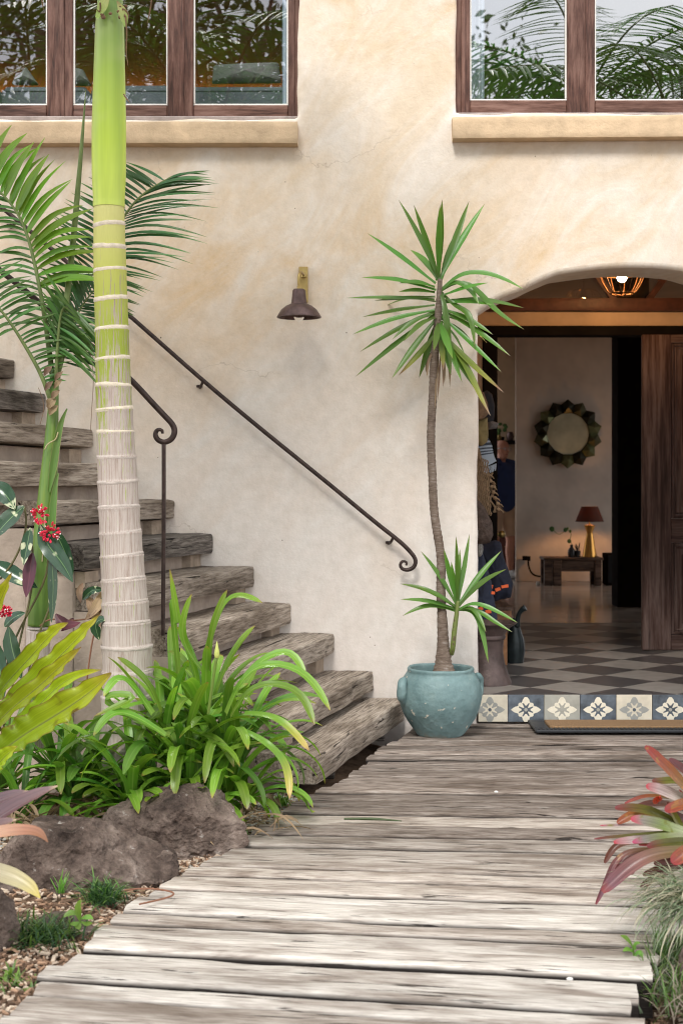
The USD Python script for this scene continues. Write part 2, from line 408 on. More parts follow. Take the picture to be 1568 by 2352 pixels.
# lime-washed render: cream with ochre and pinkish-white drifts, trowel strokes, small chips
m_plaster = M('lime_plaster', {
    'ge': ('geometry', {}),
    'sz': ('separate_xyz', {}),
    'n1': ('noise_texture', {'scale': .75, 'detail': 4.0, 'roughness': .55, 'distortion': .5}),
    'mt': ('mapping', {'rotation': (0, .85, 0)}), 'ms': ('mapping', {'scale': (1.0, 1.0, 2.3)}),
    'n2': ('noise_texture', {'scale': 1.5, 'detail': 8.0, 'roughness': .68, 'distortion': .9}),
    'n3': ('noise_texture', {'scale': 14.0, 'detail': 6.0, 'roughness': .7}),
    'n4': ('noise_texture', {'scale': 60.0, 'detail': 3.0, 'roughness': .6}),
    'zr': ('map_range', {'from_min': 0.0, 'from_max': 4.2, 'to_min': 0.0, 'to_max': 1.0, 'clamp': True}),
    'zc': ('rgb_ramp', {'ramp': [(0.0, (.69, .615, .57)), (.2, (.71, .635, .58)), (.42, (.70, .60, .51)), (.55, (.645, .515, .385)), (.63, (.62, .455, .285)), (.71, (.64, .515, .38)), (.82, (.63, .53, .415)), (.93, (.62, .49, .345)), (1.0, (.55, .41, .26))]}),
    'za': ('math', {'math_type': 'multiply_add', 'value2': .34}),
    'zo': ('math', {'math_type': 'subtract', 'value2': .17}),
    'w': ('rgb_ramp', {'ramp': [(.36, (0, 0, 0)), (.68, (.78, .78, .78))]}),
    'mw': ('mix', {'color2': (.73, .69, .65)}),
    'o': ('rgb_ramp', {'ramp': [(.54, (0, 0, 0)), (.78, (.45, .45, .45))]}),
    'mo': ('mix', {'color2': (.58, .38, .2)}),
    'f': ('rgb_ramp', {'ramp': [(.3, (.9, .89, .87)), (.7, (1.06, 1.06, 1.06))]}),
    'mf': ('mix', {'mix_type': 'multiply', 'fac': 1.0}),
    'vo': ('voronoi_texture', {'scale': 9.0, 'randomness': 1.0}),
    'vn': ('noise_texture', {'scale': 1.7, 'detail': 1.0}),
    'vs': ('math', {'math_type': 'multiply_add', 'value2': .16, 'value3': -.062}),
    'vl': ('math', {'math_type': 'less_than'}),
    'vd': ('mix', {'color2': (.16, .12, .09)}),
    'cd': ('noise_texture', {'scale': 3.0, 'detail': 5.0, 'roughness': .6}), 'cm': ('mix', {'mix_type': 'add', 'fac': .45}), 'cv': ('voronoi_texture', {'feature': 'distance_to_edge', 'scale': .9}),
    'cr': ('rgb_ramp', {'ramp': [(.0, (1, 1, 1)), (.0035, (0, 0, 0))]}), 'ck': ('noise_texture', {'scale': 1.1, 'detail': 2.0}), 'cq': ('rgb_ramp', {'ramp': [(.52, (0, 0, 0)), (.6, (.5, .5, .5))]}), 'cz': ('mix', {'mix_type': 'multiply', 'fac': 1.0}), 'cx': ('mix', {'color2': (.36, .27, .2)}),
    'hh': ('mix', {'fac': .45}), 'h2': ('mix', {'fac': .2}),
    'b': ('bump', {'strength': .75, 'distance': .010}),
    'p': ('principled_bsdf', {'roughness': .85, 'specular_ior_level': .2}),
}, [('ge.position', 'sz.vector'), ('sz.z', 'zr.value'), ('ge.position', 'n1.vector'), ('ge.position', 'mt.vector'), ('mt.vector', 'ms.vector'), ('ms.vector', 'n2.vector'), ('ge.position', 'n3.vector'), ('ge.position', 'n4.vector'),
    ('n1.fac', 'za.value1'), ('zr.result', 'za.value3'), ('za.value', 'zo.value1'), ('zo.value', 'zc.fac'),
    ('n2.fac', 'w.fac'), ('w.color', 'mw.fac'), ('zc.color', 'mw.color1'),
    ('n1.fac', 'o.fac'), ('o.color', 'mo.fac'), ('mw.color', 'mo.color1'),
    ('n3.fac', 'f.fac'), ('mo.color', 'mf.color1'), ('f.color', 'mf.color2'),
    ('ge.position', 'vo.vector'), ('ge.position', 'vn.vector'), ('vn.fac', 'vs.value1'), ('vo.distance', 'vl.value1'), ('vs.value', 'vl.value2'), ('vl.value', 'vd.fac'), ('mf.color', 'vd.color1'),
    ('ge.position', 'cd.vector'), ('ge.position', 'cm.color1'), ('cd.color', 'cm.color2'), ('cm.color', 'cv.vector'), ('cv.distance', 'cr.fac'), ('ge.position', 'ck.vector'), ('ck.fac', 'cq.fac'), ('cr.color', 'cz.color1'), ('cq.color', 'cz.color2'), ('cz.color', 'cx.fac'), ('vd.color', 'cx.color1'), ('cx.color', 'p.base_color'), ('n2.fac', 'hh.color1'), ('n3.fac', 'hh.color2'), ('hh.color', 'h2.color1'), ('n4.fac', 'h2.color2'), ('h2.color', 'b.height'), ('b.normal', 'p.normal')], 'p.BSDF')
m_sill = plain('sill_plaster', (.55, .41, .27), .85, spec=.2, noise=.2, scale=7, bump=.004, bscale=40)
m_render_grey = plain('stair_render', (.42, .34, .28), .9, spec=.2, noise=.25, scale=6, bump=.006, bscale=25)
m_frame = wood('window_timber', (.04, .017, .012), (.10, .045, .033), (.19, .105, .082), grain=(30, 30, 3), patch=.3, crack=.25, rough=.5, bump=.0015, vary=.15)
m_frame_h = wood('window_timber_rail', (.045, .02, .014), (.115, .055, .04), (.21, .12, .095), grain=(3, 30, 30), patch=.3, crack=.25, rough=.5, bump=.0015, vary=.15)
m_putty = plain('glazing_putty', (.72, .70, .66), .7)
m_deck = wood('deck_sleeper', (.37, .325, .285), (.54, .49, .44), (.68, .635, .58), grain=(9, 150, 150), patch=.85, crack=.92, rough=.75, bump=.007, vary=.14, stain=(.40, .35, .32), patchscale=(2.6, 11, 11), dark_low=True)
m_deck_mid = wood('deck_sleeper_tan', (.24, .2, .17), (.39, .335, .29), (.52, .47, .42), grain=(9, 150, 150), patch=.85, crack=.92, rough=.75, bump=.008, vary=.22, stain=(.42, .37, .335), patchscale=(2.6, 11, 11), dark_low=True)
m_deck_house = wood('deck_sleeper_brown', (.09, .07, .058), (.215, .172, .145), (.36, .315, .28), grain=(9, 140, 140), patch=.75, crack=.92, rough=.75, bump=.008, vary=.3, stain=(.35, .3, .26), patchscale=(1.8, 6, 7), dark_low=True)
m_tread = wood('stair_sleeper', (.115, .09, .07), (.245, .20, .16), (.39, .335, .28), grain=(6, 85, 85), patch=.85, crack=.9, rough=.85, bump=.009, vary=.3, stain=(.34, .3, .26))
m_tread_dark = wood('stair_sleeper_dark', (.055, .046, .04), (.13, .11, .095), (.27, .24, .21), grain=(6, 85, 85), patch=.9, crack=.95, rough=.85, bump=.010, vary=.2, stain=(.25, .23, .2))
m_iron = plain('rusty_iron', (.05, .032, .028), .45, metal=.5, noise=.5, scale=30, bump=.001, bscale=120)
m_copper = plain('aged_copper', (.10, .065, .06), .42, metal=.7, noise=.45, scale=25, bump=.0006, bscale=150)
m_brass = plain('aged_brass', (.36, .26, .10), .35, metal=.85, noise=.2, scale=25)
m_bulbglass = M('bulb_glass', {'p': ('principled_bsdf', {'base_color': (1, 1, 1), 'roughness': .02, 'transmission_weight': 1.0, 'ior': 1.2})}, [], 'p.BSDF')
m_soil = plain('garden_soil', (.16, .105, .07), .95, spec=.1, noise=.5, scale=9, bump=.02, bscale=30)
m_black = plain('black_timber', (.011, .009, .008), .95, spec=.05, noise=.3, scale=10)
m_darkbrown = plain('dark_beam_timber', (.075, .026, .016), .5, noise=.4, scale=12, bump=.003, bscale=30)
# ================================================================ ground
def ground_z(x, y):
    return np.full(np.shape(x), -.035) + .0 * np.asarray(x)


gx = np.r_[-150, -60, -25, -12, np.linspace(-6, 6, 61), 12, 25, 60, 150]
gy = np.r_[-150, -60, -25, -12, np.linspace(-8, 0.3, 42)]
XX, YY = np.meshgrid(gx, gy, indexing='ij')
near = np.exp(-((XX / 5) ** 2 + ((YY + 3) / 5) ** 2))
ZZ = -.05 + .035 * (meshkit.fbm(np.stack([XX * 1.7, YY * 1.7, XX * 0], -1), 4, 3) - .5) * near
ZZ -= .10 * np.clip((XX + .05) / .5, 0, 1) * np.clip((2.6 - XX) / .4, 0, 1) * (YY > -9)    # the bed the boardwalk lies in
ZZ += .05 * np.clip((-XX - .6) / 1.2, 0, 1) * (YY < -1.8)
ZZ = np.where(YY > -.01, -.25, ZZ)
gv = np.stack([XX, YY, ZZ], -1).reshape(-1, 3)
gf = grid_faces(len(gx), len(gy))
p = obj('ground', (gv, gf), m_soil, smooth=True, kind='structure')
back = [(-150, .3), (150, .3), (150, 150), (-150, 150)]
gv2 = np.array([(-150, .31, -.3), (150, .31, -.3), (150, 150, -.3), (-150, 150, -.3)], float)
obj('ground', (gv2, np.array([[0, 1, 2], [0, 2, 3]])), m_soil, kind='structure')

# ================================================================ boardwalk of sleepers
EDGE_L = np.array([(.46, 7.95), (.314, 7.43), (.204, 7.15), (.036, 6.457), (-.19, 5.93), (-.40, 5.14), (-.60, 4.617), (-.70, 4.21), (-.75, 3.89), (-.80, 3.72), (-.83, 3.448), (-.88, 2.9), (-.93, 2.0)])[::-1]
EDGE_R = np.array([(3.2, 7.95), (2.8, 6.5), (1.75, 5.2), (1.1, 4.5), (.83, 4.03), (.75, 3.68), (.735, 3.42), (.72, 2.9), (.70, 2.0)])[::-1]
edge = lambda E, d: np.interp(d, E[:, 1], E[:, 0])
tilt = lambda d: float(np.interp(d, [3.4, 3.7, 6.6, 7.9], [.185, .168, .01, 0.0]))
walk = thing('boardwalk', 'weathered grey timber sleepers laid side by side as a path to the arch', None, (0, -4, 0), kind='structure')
d0, k = 7.86, 0
rb = np.random.default_rng(21)
widths = []
while d0 > 2.15:
    w = float(rb.choice([.105, .12, .135, .15, .17]) + rb.uniform(-.012, .012))
    if d0 > 6.6: w *= .92
    d1 = d0 - w
    ta, tb = tilt(d0), tilt(d1)
    dm, tm = (d0 + d1) / 2, (ta + tb) / 2
    xl = edge(EDGE_L, dm) + rb.uniform(-.012, .012)
    xr = edge(EDGE_R, dm) + rb.uniform(-.03, .03)
    gap = (.017 if d0 < 5.2 else .016) + rb.uniform(-.008, .010)
    # local frame: from the left end, along the plank's middle line
    L = (xr - xl) / math.cos(tm)
    wl = w + (ta - tb) * -xl - gap
    wr = w + (ta - tb) * -xr - gap
    house = d0 > 6.0
    v, f = sleeper(L, max(wl, .08), max(wr, .06), .12, 100 + k, nlen=int(30 + L * 14), rough=.95, rnd=.018, top=11, side=5, shear=((edge(EDGE_L, d0) - edge(EDGE_L, d1)) / w - tm, (edge(EDGE_R, d0) - edge(EDGE_R, d1)) / w - tm if d0 > 4.6 else 0))
    yl = (dm - tm * xl) - DIST
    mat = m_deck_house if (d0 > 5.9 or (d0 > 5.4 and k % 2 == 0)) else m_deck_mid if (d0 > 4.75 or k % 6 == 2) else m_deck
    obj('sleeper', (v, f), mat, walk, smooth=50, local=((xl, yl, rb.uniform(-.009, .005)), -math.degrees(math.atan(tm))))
    d0, k = d1, k + 1

# ================================================================ house: facade
WY = .36    # wall thickness
house = thing('house', 'cream lime-rendered house front with brown timber windows and arched entrance', 'house', (0, 0, 0))


def wx(px): return (px - 784) / 415.0 * (7.88 / 7.8723)
def wz(py): return CAMZ - (py - 1113) / 415.0


XL, XD0, XD1 = -7.0, wx(1097), wx(1097) + 1.68
APEX, SPRING = wz(611), wz(716)
h_, r_ = APEX - SPRING, (XD1 - XD0) / 2
R = (r_ * r_ + h_ * h_) / (2 * h_)
cxm = (XD0 + XD1) / 2
a0 = math.asin(r_ / R)
arch = [(cxm + R * math.sin(a), SPRING - (R - h_) + R * math.cos(a)) for a in np.linspace(-a0, a0, 40)]
door_hole = Polygon([(XD0, -.02)] + arch + [(XD1, -.02)])
LWX1, LWZ0 = wx(684), wz(271)
RWX0, RWZ0 = wx(1046), wz(259)
left_hole = sbox(-2.75, LWZ0, LWX1, 5.2)
right_hole = sbox(RWX0, RWZ0, 3.6, 5.2)
outer = sbox(XL, -.4, 7.0, 6.2)


def ring(poly, step=.025):
    poly = poly.buffer(-.012).buffer(.012)
    ls = poly.exterior
    n = int(ls.length / step)
    P = np.array([ls.interpolate(i / n, normalized=True).coords[0] for i in range(n)])
    if not ls.is_ccw: P = P[::-1]
    t = np.roll(P, -1, 0) - np.roll(P, 1, 0)
    nrm = np.column_stack([t[:, 1], -t[:, 0]]); nrm /= np.linalg.norm(nrm, axis=1, keepdims=True)
    wob = meshkit.fbm(np.column_stack([P * 5, P[:, :1] * 0]), 3, 4) - .5
    return P + nrm * wob[:, None] * .022, nrm


parts, face_holes, back_holes = [], [], []
for hole, rr in ((door_hole, .03), (left_hole, .022), (right_hole, .022)):
    P, N = ring(hole)
    rings = []
    for a in np.linspace(0, math.pi / 2, 6):
        Q = P + N * rr * (1 - math.sin(a))
        rings.append(np.column_stack([Q[:, 0], np.full(len(Q), rr * (1 - math.cos(a))), Q[:, 1]]))
    for y in (WY * .6, WY):
        rings.append(np.column_stack([P[:, 0], np.full(len(P), y), P[:, 1]]))
    v = np.vstack(rings)
    f = grid_faces(len(rings), len(P), True)
    f = np.vstack([f[:, [0, 2, 1]], f[:, [0, 3, 2]]])
    parts.append((v, f))
    face_holes.append(P + N * rr); back_holes.append(P)
for holes, y, flip in ((face_holes, 0.0, False), (back_holes, WY, True)):
    v2, f2 = trimesh.creation.triangulate_polygon(Polygon(outer.exterior.coords, [h.tolist() for h in holes]), engine='earcut')
    v = np.column_stack([v2[:, 0], np.full(len(v2), y), v2[:, 1]])
    parts.append((v, f2[:, ::-1] if flip else f2))
wall_mesh = join(*parts)
tm_ = trimesh.Trimesh(*wall_mesh, process=False); tm_.merge_vertices(digits_vertex=5)
obj('facade_wall', (tm_.vertices, tm_.faces), m_plaster, house, smooth=35)

# sills: thick rendered ledges
def sill(x0, x1, ztop, zbot, tiltz, seed):
    L = x1 - x0
    v, f = sleeper(L, .34, .34, ztop - zbot, seed, nlen=70, rough=.55, rnd=.016, top=9, side=6)
    v[:, 2] += v[:, 0] * tiltz
    v = v + [x0, .085, ztop]
    obj('window_sill', (v, f), m_sill, house, smooth=50)
d_ = 7.795
sill(-2.9, S(683, 0, d_)[0], S(0, 276, d_)[2], S(0, 329, d_)[2], 0.0, 3)
sill(S(1040, 0, d_)[0], 3.7, S(0, 265, d_)[2], S(0, 318, d_)[2], .0085, 4)

# window joinery
m_pane_r = glass('window_glass_right', .36)
m_pane_l = glass('window_glass_left', .19)


def window(x0, x1, z0, z1, posts, d, rail_t, side_t, tiltz=0.0):
    """posts: list of (left, right) of the uprights; panes lie between them."""
    y0 = d - DIST
    ups, rails, panes = [], [], []
    w = subgroup('window', house)
    for a, b in posts:
        obj('upright', cbox(a, b, y0, y0 + .075, z0, z1, .006), m_frame, w, smooth=25)
        # the sash stiles: a groove line either side of the mullion
    for (a, b), (c, e) in zip(posts[:-1], posts[1:]):
        obj('bottom_rail', cbox(b + .001, c - .001, y0 + .006, y0 + .07, z0, z0 + rail_t, .006), m_frame_h, w, smooth=25)
        zt, t = z0 + rail_t, .009
        pu = join(cbox(b, c, y0 + .018, y0 + .030, zt, zt + t, .002), cbox(b + .0005, b + t, y0 + .0175, y0 + .0295, zt + t + .0005, z1, .002), cbox(c - t, c - .0005, y0 + .0175, y0 + .0295, zt + t + .0005, z1, .002))
        obj('glazing_putty', pu, m_putty, w)
        g = np.array([(b, y0 + .034, zt), (c, y0 + .034, zt), (c, y0 + .034, z1), (b, y0 + .034, z1)])
        # old glass is never quite flat: a coarse sheet with a slight bow
        gx_, gz_ = np.meshgrid(np.linspace(b, c, 12), np.linspace(zt, z1, 14), indexing='ij')
        bow = .0006 * (meshkit.fbm(np.stack([gx_ * 3, gz_ * 3, gx_ * 0 + b], -1), 2, 8) - .5)
        pv = np.stack([gx_, y0 + .034 + bow, gz_], -1).reshape(-1, 3)
        obj('pane', (pv, grid_faces(12, 14)), m_pane_l if x1 < 0 else m_pane_r, w, smooth=True)
    return w


dl = 7.98
X = lambda px: S(px, 0, dl)[0]
Zl = lambda py: S(0, py, dl)[2]
wl_posts = [(X(-170), X(-112)), (X(107.5), X(166.5)), (X(384.5), X(443.5)), (X(662), X(690))]
WL = window(-2.8, LWX1, Zl(270), 5.3, wl_posts, dl, Zl(239) - Zl(270), .05)
for px in (139, 414, 677):   # proud stile strips that make the double line of a casement pair
    obj('stile', cbox(X(px) - .003, X(px) + (.0 if px == 677 else .022), dl - DIST - .012, dl - DIST - .0005, Zl(270) + .002, 5.3, .003), m_frame, WL)
wr_posts = [(X(1044), X(1079)), (X(1302.5), X(1366)), (X(1610), X(1680))]
WR = window(RWX0, 3.6, Zl(262), 5.3, wr_posts, dl, Zl(228) - Zl(262), .05)
for px in (1060, 1345):
    obj('stile', cbox(X(px) - .003, X(px) + .020, dl - DIST - .012, dl - DIST - .0005, Zl(262) + .002, 5.3, .003), m_frame, WR)
m_inner_sill = plain('weathered_sub_sill', (.30, .25, .23), .8, noise=.3, scale=15)
obj('sub_sill', cbox(-2.8, LWX1 + .01, dl - DIST - .05, dl - DIST + .1, Zl(270) - .03, Zl(270) - .001, .006), m_inner_sill, house)
obj('sub_sill', cbox(RWX0 - .01, 3.6, dl - DIST - .05, dl - DIST + .1, Zl(262) - .03, Zl(262) - .001, .006), m_inner_sill, house)

# ================================================================ staircase
m_riser = plain('stair_riser_stone', (.38, .30, .23), .9, spec=.15, noise=.35, scale=9, bump=.008, bscale=30)
stairs = thing('staircase', 'outdoor staircase of thick weathered sleeper treads climbing left along the wall', 'staircase', (-.8, -.8, 0))
SKEW = .262
TX = [wx(p) for p in (855, 770, 667, 582, 488, 400, 311, 215, 105, 33, -60, -150)]
TZ = [wz(p) for p in (1540, 1455, 1383, 1300, 1225, 1147, 1066, 985, 902, 825, 745, 668)]
rs = np.random.default_rng(5)
for i, (x, z) in enumerate(zip(TX, TZ)):
    Lt = {5: 1.47, 6: 1.72, 4: 1.66, 7: 1.75}.get(i, 1.64) + rs.uniform(-.03, .03)
    w = .34 if i else .36
    v, f = sleeper(Lt, w, w, .112 + rs.uniform(-.006, .01), 300 + i, nlen=60, rough=1.15, rnd=.018, top=9, side=5)
    # local x runs from the wall towards the viewer; right edge of the tread is the nosing
    ang = math.atan2(-1, -SKEW)
    ux = np.array([math.cos(ang), math.sin(ang)])
    nx = np.array([-ux[1], ux[0]])      # towards +x (nosing side)
    if nx[0] < 0: nx = -nx
    c0 = np.array([x, -.01]) - nx * w / 2
    end_tilt = rs.uniform(-.012, .012)
    v = v.copy(); v[:, 2] += v[:, 0] * end_tilt / Lt
    obj('tread', (v, f), m_tread_dark if i in (4, 8) else m_tread, stairs, smooth=50, local=((c0[0], c0[1], z), math.degrees(ang)))
    # riser: rendered block set back under the nosing, with a stone at the wall end
    zb = TZ[i - 1] if i else .0
    zt = z - .118
    rx = x - .075
    def para(y0, y1, xa, xb, z0, z1):
        q = []
        for y in (y0, y1):
            o = SKEW * y
            q += [(xa + o, y, z0), (xb + o, y, z0), (xb + o, y, z1), (xa + o, y, z1)]
        return trimesh.convex.convex_hull(np.array(q))
    if zt - zb > .01:
        obj('riser', para(-1.42, -.16, rx - .22, rx - .035, zb - .02, zt), m_render_grey, stairs)
        obj('riser_stone', para(-.155, -.004, rx - .2, rx + .02 + rs.uniform(-.01, .015), zb - .005, zt + .004), m_riser, stairs)
    # side wall course under each tread end, stepping up
    nxt = (TX[i + 1] if i + 1 < len(TX) else x - .22) - .075
    obj('side_wall_course', para(-1.55 + .004 * (i % 2), -1.40, nxt + .0015, rx - .0015, -.3, zt), m_render_grey, stairs)
    obj('side_wall_corner', para(-1.53, -1.39, rx + .0005, rx + .045, zb - .012, zt - .003), m_riser, stairs)
obj('side_wall_course', para(-1.545, -1.38, TX[-1] - 3.0, TX[-1] - .3, -.3, TZ[-1]), m_render_grey, stairs)

# the loose timber step on the boardwalk
v, f = sleeper(1.72, .30, .29, .125, 77, nlen=70, rough=1.15, rnd=.015, top=11, side=6)
pA, pB = S(928, 1603, 7.80), S(742, 1741, 6.22)
dx = np.array([pB[0] - pA[0], pB[1] - pA[1]]); ang = math.atan2(dx[1], dx[0])
nx = np.array([-math.sin(ang), math.cos(ang)]); nx = nx if nx[0] > 0 else -nx
c0 = np.array([pA[0], pA[1] + .02]) - nx * .15
stp = thing('timber_step', 'long grey squared timber beam laid as bottom step beside the teal pot', 'step', (c0[0], c0[1], 0))
obj('beam', (v, f), m_tread, stp, smooth=50, local=((c0[0], c0[1], .142), math.degrees(ang)))
ux = np.array([math.cos(ang), math.sin(ang)])
for t in (.35, 1.35):
    q = c0 + ux * t
    obj('bearer', cbox(q[0] - .12, q[0] + .12, q[1] - .05, q[1] + .05, -.03, .014, .006), m_tread_dark, stp)

# ================================================================ wall handrail and stair railing
hr_pts = [S(-60, 425, 7.80), S(0, 473, 7.80), S(300, 727, 7.80), S(460, 868, 7.80), S(620, 1002, 7.80), S(780, 1132, 7.80), S(880, 1214, 7.80), S(920, 1246, 7.80), S(944, 1270, 7.80), S(954, 1288, 7.80), S(950, 1302, 7.80), S(937, 1309, 7.80), S(923, 1306, 7.80), S(919, 1296, 7.80), S(926, 1289, 7.80), S(934, 1293, 7.80), S(932, 1299, 7.80)]
hr = thing('wall_handrail', 'dark iron handrail fixed to the rendered wall, ending in a curl', 'handrail', hr_pts[8])
nn_ = 160
c = spline(hr_pts, nn_)
obj('rail', tube(c, np.interp(np.linspace(0, 1, nn_), [0, .86, .93, 1], [.0125, .0125, .0115, .006]), 10), m_iron, hr, smooth=True)
for (px, py), (qx, qy) in (((467, 874), (458, 890)), ((903, 1234), (892, 1249)), ((40, 508), (22, 520))):
    a_, b_ = S(px, py, 7.80), S(qx, qy, 7.86)
    obj('bracket', join(tube([a_, (a_ + b_) / 2 + [0, -.005, -.006], b_ + [0, .03, 0]], .008, 8, 10), lathe([(0, 0), (.016, 0), (.018, .006), (.016, .014), (0, .016)], 14, b_)), m_iron, hr, smooth=40)

sr = [(-40, 588), (60, 669), (180, 770), (299, 871), (350, 925), (385, 962), (400, 984), (396, 1005), (379, 1015), (363, 1010), (357, 997), (363, 987), (372, 989), (373, 996)]
post_base = (372, 1440)
dsr = 6.28
rl = thing('stair_railing', 'rust-brown iron stair railing with a curled end on a slim post', 'railing', S(*post_base, dsr))
nn_ = 140
c = spline([S(x, y, dsr) for x, y in sr], nn_)
obj('rail', tube(c, np.interp(np.linspace(0, 1, nn_), [0, .8, .92, 1], [.0135, .0135, .012, .006]), 10), m_iron, rl, smooth=True)
obj('post', tube([S(376, 1013, dsr), S(376, 1200, dsr), S(374, 1460, dsr)], .0095, 10, 12), m_iron, rl, smooth=True)

# ================================================================ tiled step at the arch
m_cream = plain('tile_cream', (.62, .56, .45), .5, noise=.14, scale=14)
m_blue = plain('tile_slate_blue', (.095, .112, .135), .5, noise=.55, scale=16)
m_grey = plain('tile_warm_grey', (.34, .33, .29), .5, noise=.16, scale=14)
m_greydeco = plain('tile_print_grey', (.30, .30, .28), .5, noise=.15, scale=30)
m_creamdeco = plain('tile_print_cream', (.72, .66, .54), .5, noise=.1, scale=30)
m_grout = plain('tile_grout', (.33, .28, .23), .9, noise=.2, scale=40)
step = thing('door_step', 'tiled threshold step with six flower tiles under the arch', 'step', (cxm, .05, 0))
FLOORZ = .155
obj('step_core', cbox(XD0 + .002, XD1 + .6, .012, .34, .0, FLOORZ - .006, .003), m_grout, step)
flower = []
for k in range(4):
    a = k * math.pi / 2
    pts = [(.004, .026), (.013, .040), (.027, .040), (.021, .050), (.019, .060), (.011, .073), (0, .085)]
    pts = pts + [(-x, y) for x, y in pts[::-1]]
    flower.append(affinity.rotate(Polygon(pts), math.degrees(a), origin=(0, 0)))
    drop = unary_union([Point(0, .044).buffer(.0125, 12), Polygon([(-.0117, .040), (.0117, .040), (.0022, .017), (-.0022, .017)])])
    flower.append(affinity.rotate(drop, math.degrees(a) + 45, origin=(0, 0)))
flower = unary_union(flower)
if flower.geom_type == 'Polygon': flower = [flower]
else: flower = list(flower.geoms)
dot = Point(0, 0).buffer(.0095, 10)


def plate(polys, cx, cz, yfront, th):
    ms = []
    for g in polys:
        m = trimesh.creation.extrude_polygon(g.simplify(.0006), th, engine='earcut')
        v = np.column_stack([m.vertices[:, 0] + cx, yfront + th - m.vertices[:, 2], m.vertices[:, 1] + cz])
        ms.append((v, m.faces[:, ::1]))
    return join(*ms)


tp = .2
tx0 = wx(1166) - tp
styles = ['cream', 'blue', 'grey', 'blue2', 'cream', 'blue', 'grey', 'blue2', 'cream']
for i, s_ in enumerate(styles):
    x0 = tx0 + i * tp
    xa = max(x0 + .0015, XD0 + .004)
    mat = {'cream': m_cream, 'blue': m_blue, 'grey': m_grey, 'blue2': m_blue}[s_]
    cz = FLOORZ - .0795 - .004
    t = obj('tile', cbox(xa, x0 + tp - .0015, .0, .0115, .004, FLOORZ - .001, .0015), mat, step)
    deco = m_greydeco if s_ == 'cream' else m_creamdeco
    fl = [g.intersection(sbox(-.098, -.075, .098, .078)) for g in flower]
    fl = [affinity.scale(g, .98, .9, origin=(0, 0)) for g in fl if not g.is_empty]
    if xa <= x0 + .05:
        obj('flower_motif', plate(fl, x0 + tp / 2, cz, -.0012, .0011), deco, t)
        obj('motif_centre', plate([dot], x0 + tp / 2, cz, -.0022, .0021), m_blue if s_ == 'cream' else m_grey, t)

# ================================================================ tiled hall floor
m_tile_d = plain('floor_tile_charcoal', (.058, .052, .051), .3, spec=.4, noise=.2, scale=12)
m_tile_l = plain('floor_tile_pale', (.25, .228, .205), .3, spec=.4, noise=.14, scale=12)
m_conc = plain('polished_concrete', (.25, .205, .17), .16, spec=.6, noise=.3, scale=3)
floor = thing('floor', 'diamond checker floor of the entrance hall', None, (cxm, 1, FLOORZ), kind='structure')
FX0, FX1 = .60, 6.0
m = .52 / 2
region = unary_union([sbox(XD0 + .003, .003, XD1 + .3, WY + .01), sbox(.745, WY + .01, 4.0, 4.1)])
# diamonds: dark at lattice (i, j) with i + j even, pale at i + j odd; half diagonal m
for i in range(-4, 26):
    for j in range(-1, 18):
        cx_, cy_ = 1.08 + i * m, .02 + j * m
        if (i + j) % 2:  continue
        dark = j % 2 == 0
        g = Polygon([(cx_ - m, cy_), (cx_, cy_ - m), (cx_ + m, cy_), (cx_, cy_ + m)]).buffer(-.0012, join_style=2).intersection(region)
        if g.is_empty or g.geom_type != 'Polygon' or g.area < 1e-4: continue
        mm = trimesh.creation.extrude_polygon(g, .012, engine='earcut')
        obj('floor_tile', (mm.vertices + [0, 0, FLOORZ - .012], mm.faces), m_tile_d if dark else m_tile_l, floor)
obj('grout_bed', cbox(.70, 4.05, WY - .01, 4.1, FLOORZ - .1, FLOORZ - .0025, .001), m_grout, floor)
obj('concrete', cbox(.2, 7.0, 4.103, 15.0, FLOORZ - .1, FLOORZ - .001, .001), m_conc, floor)
obj('concrete', cbox(4.053, 7.0, WY + .02, 4.1, FLOORZ - .1, FLOORZ - .001, .001), m_conc, floor)

# ================================================================ hall shell (parts of the house)
m_hallwall = plain('hall_wall_render', (.56, .48, .41), .85, spec=.2, noise=.16, scale=2.5, bump=.006, bscale=8)
m_hallwarm = plain('hall_wall_warm', (.55, .41, .28), .85, spec=.2, noise=.2, scale=3)
m_ceiling = plain('hall_ceiling', (.42, .35, .3), .85, noise=.15, scale=3)


def slab(name, x0, x1, y0, y1, z0, z1, mat):
    return obj(name, cbox(x0, x1, y0, y1, z0, z1, .004), mat, house)


IY = 9.96 - DIST     # the inner door plane
FWY = 17.1 - DIST    # the far wall
Xi = lambda px: S(px, 0, 9.96)[0]
Zi = lambda py: S(0, py, 9.96)[2]
slab('porch_wall', .50, .745, WY + .002, IY + .1, .0, 3.3, m_hallwarm)
slab('porch_column', 3.36, 3.55, WY + .002, WY + .2, .0, 3.3, m_hallwarm)  # porch side left open past here, out of view, to admit daylight
slab('ceiling', .50, 6.4, WY + .002, 13.2, 3.30, 3.42, m_ceiling)
slab('inner_wall', .747, Xi(1108), IY, IY + .1, FLOORZ, 2.4, m_hallwarm)
slab('door_post', Xi(1109), Xi(1141), IY - .03, IY + .12, FLOORZ, Zi(772), m_black)
slab('lintel', .747, 3.34, IY - .03, IY + .12, Zi(771), Zi(749), m_black)
slab('lintel_plaster', .747, 3.34, IY + .0, IY + .1, Zi(748.5), Zi(714.5), m_hallwarm)
v, f = sleeper(2.6, .14, .14, Zi(685) - Zi(715), 55, nlen=40, rough=.8, rnd=.01, top=5, side=4)
obj('beam', (v + [.747, IY + .03, Zi(685)], f), m_darkbrown, house, smooth=50)
